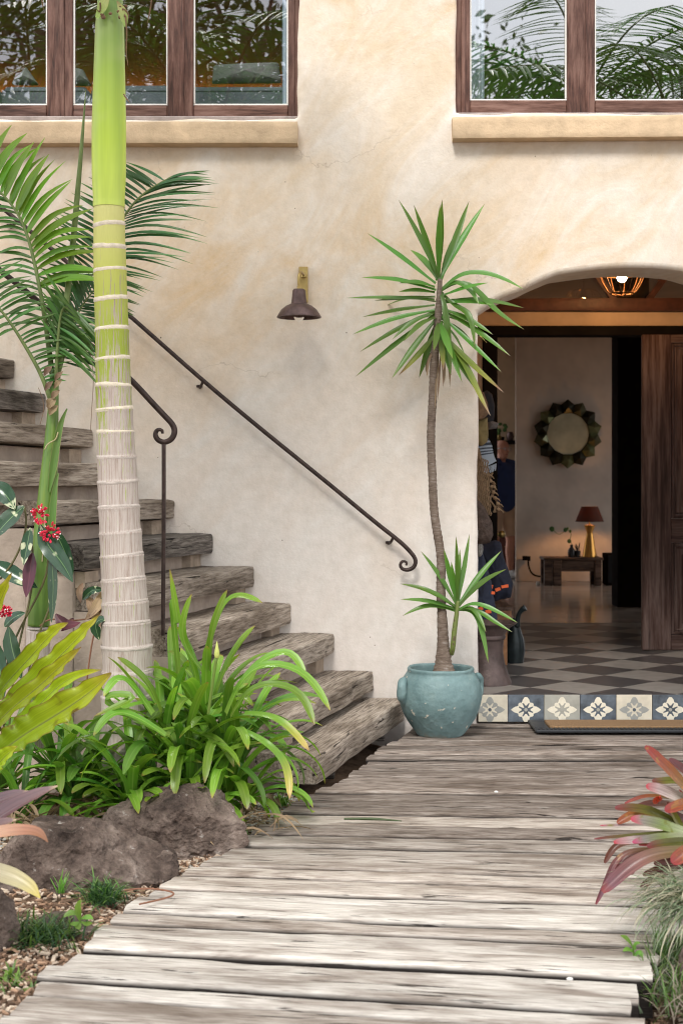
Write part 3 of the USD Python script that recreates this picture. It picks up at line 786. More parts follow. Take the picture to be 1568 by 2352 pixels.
# fanlight over the beam: glazing bars and panes
m_fanpane = glass('fanlight_glass', .05, (.85, .78, .7))
for (pa, ta), (pb, tb), wpx in (((1375, 640), (1412, 686), 20), ((1529, 640), (1491, 686), 20)):
    a_, b_ = S(pa - 25 if pa < 1450 else pa + 25, 600, 9.96), S(pb, tb + 1, 9.96)
    hw = .026
    q = [(a_[0] - hw, y, a_[2]) for y in (IY + .01, IY + .06)] + [(a_[0] + hw, y, a_[2]) for y in (IY + .01, IY + .06)] + [(b_[0] - hw, y, b_[2]) for y in (IY + .01, IY + .06)] + [(b_[0] + hw, y, b_[2]) for y in (IY + .01, IY + .06)]
    obj('fanlight_bar', trimesh.convex.convex_hull(np.array(q)), m_darkbrown, house)
obj('fanlight_pane', cbox(.75, 3.34, IY + .075, IY + .081, Zi(686), 3.29, .001), m_fanpane, house)
slab('hall_wall', .60, .75, IY + .13, 9.5, .0, 3.3, m_hallwall)
slab('hall_wall', 5.6, 5.75, IY - .4, 5.4, .0, 3.3, m_hallwall)
slab('hall_wall', 5.6, 5.75, 5.4, 9.0, 3.1, 3.3, m_hallwall)  # unseen opening below this strip, added to let sky light into the hall
slab('hall_wall', 5.6, 5.75, 9.0, 13.2, .0, 3.3, m_hallwall)
slab('inner_wall', 3.341, 5.6, IY, IY + .1, FLOORZ, 3.29, m_hallwarm)
slab('far_wall', S(1184, 0, 17.1)[0], 5.6, FWY, FWY + .05, FLOORZ, 3.3, m_hallwall)
slab('pillar', S(1418, 0, 13.5)[0], S(1418, 0, 13.5)[0] + .30, 13.5 - DIST, 13.5 - DIST + .3, FLOORZ, 3.3, m_black)
slab('back_wall', .6, 5.6, 13.0, 13.2, .0, 3.3, m_hallwarm)
slab('back_room_wall', .30, .45, 12.8, 13.2, .0, 3.3, m_hallwarm)
# roof cut short to let in sky light, with the upper floor's rooms
m_room_dark = plain('upper_room_wall', (.20, .14, .09), .8, noise=.2, scale=3)
m_room_grey = plain('upper_room_grey', (.16, .16, .17), .8, noise=.2, scale=3)
slab('roof', -7.2, 7.2, .0, 5.3, 6.2, 6.35, m_ceiling)
slab('upper_room_floor', -6.0, .25, WY + .003, 4.6, 2.95, 3.05, m_darkbrown)
slab('upper_room_wall', -6.0, .25, 4.6, 4.72, 3.05, 5.9, m_room_dark)
slab('upper_room_wall', .12, .25, WY + .003, 4.6, 3.05, 5.9, m_room_dark)
slab('upper_room_wall', -6.1, -6.0, WY + .003, 4.6, 3.05, 5.9, m_room_dark)
slab('upper_room_ceiling', -6.0, .25, WY + .003, 4.6, 5.9, 6.0, m_room_dark)
slab('upper_room_floor', .40, 6.5, WY + .003, 5.0, 3.43, 3.50, m_darkbrown)
slab('upper_room_wall', .40, 6.5, 5.0, 5.12, 3.5, 5.9, m_room_grey)
slab('upper_room_wall', .28, .40, WY + .003, 5.0, 3.43, 5.9, m_room_grey)
slab('upper_room_wall', 6.5, 6.6, WY + .003, 5.0, 3.43, 5.9, m_room_grey)
slab('upper_room_ceiling', .28, 6.5, WY + .003, 5.0, 5.905, 6.0, m_room_grey)
slab('side_wall', -7.0, -6.9, WY + .003, 5.2, -.3, 6.19, m_plaster)
# ================================================================ wall lamp
dL = 7.66
lamp = thing('wall_lamp', 'aged copper barn lamp on a brass back plate on the rendered wall', 'lamp', S(686, 730, dL))
bx0, bx1 = S(686, 0, 7.86)[0], S(707, 0, 7.86)[0]
obj('back_plate', cbox(bx0, bx1, -.026, -.0005, S(0, 694, 7.86)[2], S(0, 612, 7.86)[2], .003), m_brass, lamp, smooth=25)
arm = [S(697, 630, 7.83), S(696, 629, 7.76), S(690, 625, 7.69), S(686.5, 632, dL), S(686.5, 662, dL)]
obj('arm', tube(spline(arm, 24), .0075, 12), m_brass, lamp, smooth=True)
obj('arm_collar', join(lathe([(0, 0), (.016, 0), (.016, .02), (0, .022)], 16, S(697, 632, 7.82) - [0, 0, .01]), tube([S(686.5, 656, dL), S(686.5, 663, dL)], .0105, 12)), m_brass, lamp, smooth=30)
cw = S(686.5, 0, dL); u = dL / K
prof = [(0, 663), (12, 663.5), (15, 667), (17.5, 694), (19, 697.5), (30, 702), (41, 711), (47.5, 721), (49, 724), (51, 726.5), (51, 729), (49.2, 729), (47, 725.5), (45.5, 721), (39, 713), (29, 704.5), (17, 700), (0, 699)]
z0 = lambda py: S(0, py, dL)[2]
obj('shade', lathe([(r * u, z0(y) - 0) for r, y in prof], 56, (cw[0], cw[1], 0)), m_copper, lamp, smooth=40)
obj('bulb', lathe([(0, z0(705)), (4 * u, z0(706)), (6 * u, z0(715)), (11 * u, z0(722)), (12.2 * u, z0(728)), (9 * u, z0(734)), (3 * u, z0(738)), (0, z0(740))], 24, (cw[0], cw[1], 0)), m_bulbglass, lamp, smooth=True)
obj('bulb_cap', lathe([(0, z0(700)), (7 * u, z0(700)), (7 * u, z0(709)), (0, z0(710))], 16, (cw[0], cw[1], 0)), m_brass, lamp, smooth=40)

# ================================================================ teal pot with yucca
m_teal = M('teal_glaze', {
    'ge': ('geometry', {}), 'sz': ('separate_xyz', {}), 'n': ('noise_texture', {'scale': 9.0, 'detail': 6.0, 'roughness': .65}), 'n2': ('noise_texture', {'scale': 45.0, 'detail': 4.0}), 'n5': ('noise_texture', {'scale': 28.0, 'detail': 2.0}),
    'c': ('rgb_ramp', {'ramp': [(.3, (.10, .168, .175)), (.55, (.15, .232, .236)), (.75, (.205, .285, .28))]}),
    'zr': ('map_range', {'from_min': .0, 'from_max': .14, 'to_min': .56, 'to_max': .18, 'clamp': True}),
    'lt': ('math', {'math_type': 'subtract'}), 'w': ('rgb_ramp', {'ramp': [(.0, (0, 0, 0)), (.12, (.75, .75, .75))]}),
    'wz': ('math', {'math_type': 'add'}), 'm': ('mix', {'color2': (.22, .2, .16)}),
    'ch': ('rgb_ramp', {'ramp': [(.70, (0, 0, 0)), (.74, (1, 1, 1))]}), 'm2': ('mix', {'color2': (.55, .5, .42)}),
    'hb': ('mix', {'fac': .4}), 'b': ('bump', {'strength': 1.0, 'distance': .007}),
    'p': ('principled_bsdf', {'roughness': .55, 'specular_ior_level': .4})},
    [('ge.position', 'sz.vector'), ('ge.position', 'n.vector'), ('ge.position', 'n2.vector'), ('ge.position', 'n5.vector'), ('n.fac', 'c.fac'), ('sz.z', 'zr.value'),
     ('zr.result', 'lt.value1'), ('n.fac', 'lt.value2'), ('lt.value', 'w.fac'), ('w.color', 'm.fac'), ('c.color', 'm.color1'),
     ('n5.fac', 'ch.fac'), ('ch.color', 'm2.fac'), ('m.color', 'm2.color1'), ('m2.color', 'p.base_color'),
     ('n5.fac', 'hb.color1'), ('n2.fac', 'hb.color2'), ('hb.color', 'b.height'), ('b.normal', 'p.normal')], 'p.BSDF')
m_potsoil = plain('pot_soil', (.09, .065, .045), .95, noise=.5, scale=40, bump=.01, bscale=80)
pc = S(1011, 1688, 7.5); pc[2] = 0.0
pot = thing('plant_pot', 'round teal glazed pot with two ear handles on the boardwalk', 'pot', pc)
prof = [(0, .004), (.120, .002), (.130, .012), (.170, .07), (.205, .14), (.217, .20), (.213, .255), (.198, .300), (.180, .328), (.176, .338), (.177, .350), (.172, .358), (.163, .357), (.159, .345), (.163, .32), (.165, .28), (0, .275)]
pp = spline([(a, b, 0) for a, b in prof[:12]], 60)[:, :2].tolist() + prof[12:]
v, f = lathe(pp, 72, pc)
dv = v - pc
nz = meshkit.fbm(dv * 14, 4, 3) - .5
rr = np.linalg.norm(dv[:, :2], axis=1, keepdims=True)
v[:, :2] += dv[:, :2] / np.maximum(rr, 1e-6) * (nz * .010 * (rr[:, 0] > .05))[:, None]
v[:, 2] += (meshkit.fbm(dv * 9, 3, 9) - .5) * .012 * np.clip(dv[:, 2] / .3, 0, 1)
obj('body', (v, f), m_teal, pot, smooth=60)
# ear handles: a thick folded lug on each side, its hollow facing outwards
for az in (math.radians(207), math.radians(24)):
    er = np.array([math.cos(az), math.sin(az), 0]); et = np.array([-math.sin(az), math.cos(az), 0])
    aa = np.linspace(.50 * math.pi, -.85 * math.pi, 28)
    loop = [pc + er * (.206 + .034 * max(math.cos(a), -.5)) + et * (.012 * math.cos(2 * a)) + np.array([0, 0, .248 + .052 * math.sin(a)]) for a in aa]
    tr = tube(loop, np.interp(np.linspace(0, 1, 28), [0, .12, .5, .88, 1], [.016, .024, .026, .022, .010]), 16)
    tv = tr[0] + ((meshkit.fbm(tr[0] * 25, 3, 2) - .5) * .010)[:, None]
    obj('handle', (tv, tr[1]), m_teal, pot, smooth=True)
sv, sf = lathe([(0, .312), (.05, .316), (.11, .308), (.164, .302), (.166, .29)], 40, pc)
sv[:, 2] += (meshkit.fbm(sv * 40, 3, 6) - .5) * .02
obj('soil', (sv, sf), m_potsoil, pot, smooth=True)

m_yleaf = leafmat('yucca_leaf', [(0, (.085, .17, .035)), (.25, (.075, .185, .025)), (.8, (.095, .215, .025)), (.95, (.14, .23, .03)), (1, (.2, .13, .06))], rough=.36, trans=.22, streak=.15, vary=.3)
m_yold = leafmat('yucca_leaf_yellowing', [(0, (.09, .17, .03)), (.5, (.16, .24, .03)), (.8, (.3, .3, .05)), (.92, (.28, .17, .08)), (1, (.35, .26, .18))], rough=.45, trans=.25, streak=.2, vary=.15)
m_ydry = leafmat('dry_leaf', [(0, (.16, .1, .06)), (1, (.3, .21, .13))], rough=.8, trans=.1, streak=.3, vary=.3)
m_ytrunk = M('yucca_bark', {'ge': ('geometry', {}), 'mp': ('mapping', {'scale': (30, 30, 130)}), 'n': ('noise_texture', {'scale': 1.0, 'detail': 5.0, 'roughness': .6}), 'n2': ('noise_texture', {'scale': 22.0, 'detail': 3.0}),
    'c': ('rgb_ramp', {'ramp': [(.3, (.09, .06, .045)), (.55, (.19, .145, .115)), (.75, (.34, .3, .27))]}), 'mx': ('mix', {'fac': .35}), 'b': ('bump', {'strength': 1.0, 'distance': .006}), 'p': ('principled_bsdf', {'roughness': .9, 'specular_ior_level': .2})},
    [('ge.position', 'mp.vector'), ('mp.vector', 'n.vector'), ('ge.position', 'n2.vector'), ('n.fac', 'mx.color1'), ('n2.fac', 'mx.color2'), ('mx.color', 'c.fac'), ('c.color', 'p.base_color'), ('n.fac', 'b.height'), ('b.normal', 'p.normal')], 'p.BSDF')
dY = 7.5
yucca = thing('yucca', 'tall bare-stemmed yucca with a spiky green head and a young side shoot', 'plant', pc + [0, 0, .3])
cs = [(1019, 1545), (1018, 1520), (1017, 1470), (1014, 1400), (1012, 1340), (1013, 1300), (1009, 1255), (1000, 1200), (995, 1150), (993, 1100), (990, 1040), (990, 980), (993, 920), (995, 860), (999, 800), (1004, 740), (1008, 690), (1010, 640)]
tc_ = spline([S(x, y, dY) for x, y in cs], 150)
tt = np.linspace(0, 1, 150)
rad = np.interp(tt, [0, .03, .08, .16, .4, .8, .9, 1], [.062, .046, .031, .025, .0225, .0215, .02, .012])
rad = rad * (1 + .06 * np.sin(tt * 420) + .10 * (meshkit.fbm(np.column_stack([tt * 60, tt * 0, tt * 0]), 3, 1) - .5))
obj('trunk', tube(tc_, rad, 16), m_ytrunk, yucca, smooth=True)
tips = [(794, 684, 0), (829, 637, 0), (831, 728, 0), (809, 768, 0), (826, 808, 0), (816, 865, 0), (899, 870, 0), (1036, 862, 0), (1203, 707, 0), (1131, 768, 0),
        (1171, 817, 0), (1151, 854, 0), (1061, 878, 0), (1121, 649, 0), (916, 650, 0), (915, 458, 0), (950, 470, 0), (1015, 457, 0), (1077, 461, 0), (1113, 467, 0), (843, 535, 0),
        (1010, 470, 0), (860, 690, 0), (1094, 800, 0), (900, 780, 0), (962, 868, 0), (980, 560, 0), (1040, 545, 0), (915, 670, 0), (1130, 700, 0)]
bent = {(1204, 665): [(1060, 632), (1130, 632)], (1203, 756): [(1062, 650), (1130, 705)], (1036, 855): [(1018, 690), (1030, 780)], (1090, 800): [(1050, 705), (1072, 720)], (1100, 700): [(1045, 650), (1080, 668)]}
ry = np.random.default_rng(11)


def sword(plant, tip, base, d, depth, mat, hw, mids=None, bow=.04, name='leaf', fold=.42):
    B, T = S(*base, d), S(*tip, d + depth)
    if mids:
        mp = [S(*q, d + depth * (k + 1) / (len(mids) + 1)) for k, q in enumerate(mids)]
    else:
        m_ = (B + T) / 2
        side = abs(T[0] - B[0]) / (np.linalg.norm(T - B) + 1e-9)
        mp = [m_ + [0, 0, bow * side]]
    up = (0.0, -.75, .65)
    if abs(T[0] - B[0]) < .5 * abs(T[2] - B[2]): up = (ry.uniform(-.5, .5), -1, .1)
    r, uv = ribbon([B] + mp + [T], hw, up=up, fold=fold, n=16, m=2, prof=[(0, .55), (.12, .5), (.35, .9), (.55, 1), (.8, .62), (.94, .22), (1, .02)])
    return obj(name, r, mat, plant, smooth=True, uv=uv)


for k, (x, y, _) in enumerate(tips):
    a = math.atan2(690 - y, x - 1008)
    base = (1008 + 9 * math.cos(a) + ry.uniform(-2, 2), 742 - 105 * (0.5 + .5 * math.sin(a)) + ry.uniform(-9, 9))
    sword(yucca, (x, y), base, dY, ry.uniform(-.16, .16), m_yleaf, ry.uniform(.0145, .0185), bow=ry.uniform(.0, .03))
for k in range(10):
    a = ry.uniform(0, 6.28); ln = ry.uniform(110, 175)
    x, y = 1008 + ln * math.cos(a), 690 - ln * math.sin(a) * .9
    base = (1008 + 8 * math.cos(a), 740 - 105 * (0.5 + .5 * math.sin(a)))
    sword(yucca, (x, y), base, dY, ry.choice([-1, 1]) * ry.uniform(.25, .42), m_yleaf, ry.uniform(.016, .021), bow=.05)
for tip, mids in bent.items():
    sword(yucca, tip, (1010, 670), dY, -.1, m_yleaf, .019, mids=mids)
sword(yucca, (1156, 901), (1012, 762), dY, -.08, m_yold, .019, mids=[(1070, 825)])
sword(yucca, (1126, 955), (1012, 765), dY, -.12, m_yold, .018, mids=[(1062, 830), (1100, 905)])
sword(yucca, (1118, 938), (1010, 768), dY, -.05, m_yleaf, .018, mids=[(1050, 830), (1092, 890)])
sword(yucca, (914, 863), (1000, 765), dY, -.1, m_yold, .017, mids=[(970, 805)])
sword(yucca, (1018, 850), (1010, 765), dY, -.12, m_yold, .016, mids=[(1014, 800)])
for q in (((998, 940), (1006, 800)), ((1004, 925), (1012, 805))):
    sword(yucca, q[0], q[1], dY, -.03, m_ydry, .006, name='dry_leaf')
for k in range(7):     # dead leaves hanging under the crown
    x = 1003 + ry.uniform(-26, 30)
    sword(yucca, (x, 850 + ry.uniform(0, 75)), (1004, 795 + ry.uniform(-8, 10)), dY, ry.uniform(-.12, .05), m_ydry, .008, mids=[(1004 + (x - 1004) * .8, 825)], name='dry_leaf')
# side shoot
obj('side_shoot', tube(spline([S(1036, 1502, dY), S(1039, 1490, dY - .02), S(1043, 1450, dY - .03), S(1049, 1405, dY - .03), S(1051, 1380, dY - .03)], 20), [.014, .014, .0135, .012, .009], 12),
    leafmat('side_shoot_bark', [(0, (.14, .17, .04)), (1, (.12, .2, .04))], trans=.05, rough=.5, spots=((.1, .07, .04), 60, .58)), yucca, smooth=True)
tips2 = [(1047, 1231), (1078, 1226), (1019, 1261), (966, 1266), (1151, 1265), (1163, 1307), (918, 1341), (919, 1377), (936, 1406), (924, 1415), (961, 1348), (1056, 1262), (1036, 1290)]
for k, (x, y) in enumerate(tips2):
    a = math.atan2(1400 - y, x - 1049)
    base = (1050 + 5 * math.cos(a), 1418 - 32 * (.5 + .5 * math.sin(a)))
    sword(yucca, (x, y), base, dY - .03, ry.uniform(-.1, .1), m_yleaf, ry.uniform(.0135, .0165), bow=ry.uniform(.005, .04))
for tip, mids in {(1189, 1431): [(1085, 1388), (1130, 1400)], (1176, 1452): [(1090, 1402), (1130, 1425)], (1121, 1523): [(1085, 1408), (1108, 1458)], (1116, 1453): [(1080, 1398), (1098, 1415)]}.items():
    sword(yucca, tip, (1052, 1402), dY - .03, -.12, m_yleaf, .0145, mids=mids)

# ================================================================ boulders and stones
m_rock = M('brown_boulder', {
    'tc': ('texture_coordinate', {}), 'n': ('noise_texture', {'scale': 4.0, 'detail': 8.0, 'roughness': .7}), 'n2': ('noise_texture', {'scale': 22.0, 'detail': 6.0, 'roughness': .7}), 'n3': ('noise_texture', {'scale': 90.0, 'detail': 3.0}), 'n4': ('noise_texture', {'scale': 2.3, 'detail': 4.0}),
    'c': ('rgb_ramp', {'ramp': [(.34, (.05, .036, .03)), (.45, (.125, .09, .074)), (.56, (.205, .155, .13)), (.68, (.33, .265, .225))]}),
    'l': ('rgb_ramp', {'ramp': [(.62, (0, 0, 0)), (.7, (.7, .7, .7))]}), 'm': ('mix', {'color2': (.42, .39, .36)}),
    'o': ('rgb_ramp', {'ramp': [(.58, (0, 0, 0)), (.72, (.6, .6, .6))]}), 'm2': ('mix', {'color2': (.2, .10, .06)}),
    'd': ('rgb_ramp', {'ramp': [(.3, (.45, .45, .45)), (.6, (1.05, 1.05, 1.05))]}), 'm3': ('mix', {'mix_type': 'multiply', 'fac': 1.0}),
    'h': ('mix', {'fac': .35}), 'b': ('bump', {'strength': 1.0, 'distance': .024}), 'p': ('principled_bsdf', {'roughness': .9, 'specular_ior_level': .2})},
    [(f'tc.object', f'{k}.vector') for k in ('n', 'n2', 'n3', 'n4')] + [('n.fac', 'c.fac'), ('n2.fac', 'l.fac'), ('l.color', 'm.fac'), ('c.color', 'm.color1'), ('n4.fac', 'o.fac'), ('o.color', 'm2.fac'), ('m.color', 'm2.color1'),
     ('n2.fac', 'd.fac'), ('m2.color', 'm3.color1'), ('d.color', 'm3.color2'), ('m3.color', 'p.base_color'), ('n2.fac', 'h.color1'), ('n3.fac', 'h.color2'), ('h.color', 'b.height'), ('b.normal', 'p.normal')], 'p.BSDF')


def boulder(name, center, size, seed, label, sub=5, rz=0, group=None, flat=.55, planes=14, mat=None):
    m = trimesh.creation.icosphere(sub)
    v = m.vertices.copy()
    r = np.random.default_rng(seed)
    for _ in range(planes):      # facets: shave the ball with random planes
        n = r.normal(size=3); n[2] = abs(n[2]) * .7; n /= np.linalg.norm(n)
        d = r.uniform(.58, .84)
        o = v @ n - d
        v -= np.where(o > 0, o * .95, 0)[:, None] * n
    v *= np.asarray(size)
    c, s = math.cos(rz), math.sin(rz)
    v = rot_z(v, rz)
    nn = v / np.maximum(np.linalg.norm(v, axis=1, keepdims=True), 1e-9)
    L = max(size)
    v += nn * ((meshkit.fbm(v * 3.2 / L + seed, 3, seed) - .5) * .30 * L * .6)[:, None]
    rid = 1 - np.abs(2 * meshkit.fbm(v * 7 / L + seed * 2, 4, seed + 1) - 1)
    v += nn * ((rid - .75) * .07 * L)[:, None]
    v += nn * ((meshkit.fbm(v * 30 / L, 4, seed + 2) - .5) * .035 * L)[:, None]
    v += center
    return obj(name, (v, m.faces), mat or m_rock, '/World', smooth=35, label=label, cat='rock', group=group)


c1 = G(400, 1952); boulder('boulder', c1 + [.0, .16, .05], (.285, .17, .19), 3, 'rounded brown-grey boulder beside the boardwalk, in front of the strap-leaved clump', 6, rz=-.2)
c2 = G(150, 2040); boulder('boulder', c2 + [-.01, .22, .03], (.35, .21, .20), 8, 'broad craggy brown boulder with mossy hollows at the left edge', 6, rz=.25)
c3 = G(-8, 2160); boulder('boulder', c3 + [-.02, .05, .03], (.10, .10, .115), 15, 'small brown stone cut by the left edge of the picture', 5)
c4 = G(150, 2120); boulder('flat_stone', c4 + [0, .05, -.03], (.11, .075, .05), 21, 'flat sandy-brown stone between the two green grass tufts', 4, planes=6)
c5 = G(1585, 2245); boulder('boulder', c5 + [.06, .06, .03], (.10, .09, .125), 33, 'purple-brown stone among grass at the right edge of the boardwalk', 5)
c6 = G(330, 1990); boulder('boulder', c6 + [.02, .03, -.01], (.13, .08, .06), 41, 'low pale stone wedged between the two large boulders and the boardwalk', 5)

# ================================================================ gravel, bark chips, litter
rg = np.random.default_rng(31)
ico1 = trimesh.creation.icosphere(1)


def in_walk(x, y):
    d = y + DIST
    return (x > edge(EDGE_L, d) - .02) & (x < edge(EDGE_R, d) + .02)


def gz(x, y):
    from scipy.interpolate import RegularGridInterpolator
    return _gz(np.stack([x, y], -1))


from scipy.interpolate import RegularGridInterpolator
_gz = RegularGridInterpolator((gx, gy), ZZ)


def scatter(name, n, region, size, mats, kind, label, flat=.6):
    """region: function giving n random (x, y)."""
    xy = region(n)
    xy = xy[~in_walk(xy[:, 0], xy[:, 1])]
    z = gz(xy[:, 0], xy[:, 1])
    which = rg.integers(0, len(mats), len(xy))
    host = None
    out = [[] for _ in mats]
    for (x, y), zz, w in zip(xy, z, which):
        s = size * rg.uniform(.5, 1.25)
        if kind == 'pebble':
            v = ico1.vertices * (s * np.array([rg.uniform(.8, 1.2), rg.uniform(.7, 1.1), flat * rg.uniform(.7, 1.2)])); f = ico1.faces
        else:
            l, w_ = s * rg.uniform(1, 2.2), s * rg.uniform(.35, .8)
            v = np.array([(-l, -w_ * .6, 0), (l * .8, -w_, 0), (l, w_ * .5, 0), (-l * .9, w_, 0), (-l, -w_ * .6, .004), (l * .8, -w_, .006), (l, w_ * .5, .003), (-l * .9, w_, .005)])
            v[:, 2] += (v[:, 0] / l) ** 2 * s * rg.uniform(-.3, .5)
            f = np.array([(0, 2, 1), (0, 3, 2), (4, 5, 6), (4, 6, 7), (0, 1, 5), (0, 5, 4), (1, 2, 6), (1, 6, 5), (2, 3, 7), (2, 7, 6), (3, 0, 4), (3, 4, 7)])
            ax, ay = rg.uniform(-.35, .35, 2)
            v = v @ np.array([[1, 0, -ax], [0, 1, -ay], [ax, ay, 1]]).T
            zz = zz + rg.uniform(0, .015)
        v = rot_z(v, rg.uniform(0, 6.28)) + [x, y, zz + .003]
        out[w].append((v, f))
    parent = thing(name, label, None, (0, -3, 0), kind='stuff')
    for mset, mat in zip(out, mats):
        if mset: tag(obj(name + '_layer', join(*mset), mat, parent, smooth=(40 if kind == 'pebble' else False)) and stage.GetPrimAtPath(parent), kind='stuff')


peb = [plain('pebble_tan', (.42, .32, .22), .8, noise=.25, scale=50), plain('pebble_grey', (.34, .33, .31), .8, noise=.25, scale=50), plain('pebble_white', (.6, .56, .5), .8, noise=.15, scale=50), plain('pebble_brown', (.24, .16, .1), .8, noise=.25, scale=50)]
chips = [plain('bark_orange', (.34, .21, .135), .9, noise=.3, scale=40), plain('bark_pale', (.55, .44, .34), .9, noise=.2, scale=40), plain('bark_dark', (.14, .085, .055), .9, noise=.3, scale=40)]


def reg_gravel(n):
    y = rg.uniform(-2.9, -1.6, n); d = y + DIST
    x = edge(EDGE_L, d) - np.abs(rg.normal(0, .28, n)) - .01
    return np.column_stack([x, y])


def reg_left(n):
    y = rg.uniform(-5.4, -2.6, n); d = y + DIST
    x = edge(EDGE_L, d) - np.abs(rg.normal(0, .35, n)) - .005
    return np.column_stack([x, y])


def reg_gravel2(n):
    y = rg.uniform(-2.95, -2.1, n)
    return np.column_stack([rg.uniform(-1.6, -.5, n), y])


def reg_right(n):
    y = rg.uniform(-5.2, -2.2, n); d = y + DIST
    x = edge(EDGE_R, d) + np.abs(rg.normal(0, .3, n)) + .005
    return np.column_stack([x, y])


scatter('gravel', 2600, reg_gravel, .011, peb, 'pebble', 'mixed tan, grey and white pebbles along the edge of the boardwalk')
scatter('gravel_bed', 2200, reg_gravel2, .012, peb, 'pebble', 'pale pebbles behind the large boulders')
scatter('bark_mulch', 7000, reg_left, .0075, chips, 'chip', 'orange-brown bark chips around the stones on the left')
scatter('leaf_litter', 2500, reg_right, .008, chips, 'chip', 'brown bark and leaf litter right of the boardwalk')

# ================================================================ door mat
m_rubber = plain('mat_rubber', (.022, .024, .028), .5, noise=.3, scale=40)
m_coir = plain('mat_coir', (.25, .15, .075), .95, noise=.4, scale=160, bump=.006, bscale=300)
x0, x1 = S(1231, 0, 7.5)[0], S(1231, 0, 7.5)[0] + 1.0
y0, y1 = G(0, 1687)[1], -.03
mat_ = thing('door_mat', 'brown coir door mat with black rubber border before the tiled step', 'door mat', ((x0 + x1) / 2, (y0 + y1) / 2, .006))
ib = .085
obj('coir', cbox(x0 + ib, x1 - ib, y0 + .07, y1 - .05, .006, .030, .004), m_coir, mat_)
for a, b, c_, e in ((x0, x1, y0, y0 + .068), (x0, x1, y1 - .048, y1), (x0, x0 + ib - .002, y0 + .069, y1 - .049), (x1 - ib + .002, x1, y0 + .069, y1 - .049)):
    obj('border', cbox(a, b, c_, e, .006, .022, .005), m_rubber, mat_)
for a in np.arange(x0 + .015, x1 - .01, .022):
    obj('border_rib', cbox(a, a + .011, y0 + .012, y0 + .055, .0225, .0265, .002), m_rubber, mat_) if a < x0 + .8 else None

# a fallen strip of leaf and a few bits on the boards
m_twig = plain('fallen_leaf_strip', (.05, .075, .025), .6)
q = G(790, 1891, .0); q2 = G(922, 1896, .0)
obj('leaf_strip', tube([q + [0, 0, .016], (q + q2) / 2 + [0, 0, .02], q2 + [0, 0, .016]], [.004, .006, .002], 6, 10), m_twig, '/World', label='thin dark green leaf strip lying across the boards', cat='leaf')
m_bit = plain('pale_bit', (.7, .68, .64), .8)
for (px, py), lb in (((1139, 1827), 'tiny white flower petal in the middle of the boardwalk'), ((1308, 2262), 'small pale pebble lying on the near boards')):
    g_ = G(px, py)
    v = ico1.vertices * [.009, .007, .005] + g_ + [0, 0, .014]
    obj('petal' if py < 2000 else 'pebble', (v, ico1.faces), m_bit, '/World', smooth=True, label=lb, cat='petal' if py < 2000 else 'pebble')
m_vine = plain('dry_stalk', (.22, .1, .06), .8)
a_, b_ = G(300, 2060), G(345, 2086)
obj('dry_stalk', tube(spline([a_ + [-.02, 0, .02], a_ + [.06, 0, .025], a_ + [.14, -.03, .02], b_ + [-.03, -.03, .02]], 20), .003, 6), m_vine, '/World', label='thin red-brown dry stalk curling over the left edge of the boards', cat='stalk')
# ================================================================ tall palm
dP = 5.8
m_crownshaft = M('crownshaft_green', {'ge': ('geometry', {}), 'mp': ('mapping', {'scale': (30, 30, 1.2)}), 'n': ('noise_texture', {'scale': 1.0, 'detail': 4.0}), 'n2': ('noise_texture', {'scale': 3.5, 'detail': 3.0}), 'sz': ('separate_xyz', {}),
    'zr': ('map_range', {'from_min': 2.4, 'from_max': 3.3, 'clamp': True}), 'c': ('rgb_ramp', {'ramp': [(0, (.54, .60, .12)), (.08, (.46, .57, .09)), (.35, (.40, .54, .05)), (.6, (.34, .48, .06)), (.82, (.24, .38, .07)), (1, (.19, .31, .08))]}),
    'r': ('rgb_ramp', {'ramp': [(.3, (.82, .85, .8)), (.7, (1.15, 1.12, 1.1))]}), 'm': ('mix', {'mix_type': 'multiply', 'fac': 1.0}), 'r2': ('rgb_ramp', {'ramp': [(.55, (0, 0, 0)), (.8, (.55, .55, .55))]}), 'm2': ('mix', {'color2': (.42, .47, .2)}),
    'p': ('principled_bsdf', {'roughness': .38, 'specular_ior_level': .5})},
    [('ge.position', 'mp.vector'), ('mp.vector', 'n.vector'), ('ge.position', 'n2.vector'), ('ge.position', 'sz.vector'), ('sz.z', 'zr.value'), ('zr.result', 'c.fac'), ('n.fac', 'r.fac'), ('n2.fac', 'r2.fac'), ('r2.color', 'm2.fac'), ('c.color', 'm2.color1'), ('m2.color', 'm.color1'), ('r.color', 'm.color2'), ('m.color', 'p.base_color')], 'p.BSDF')
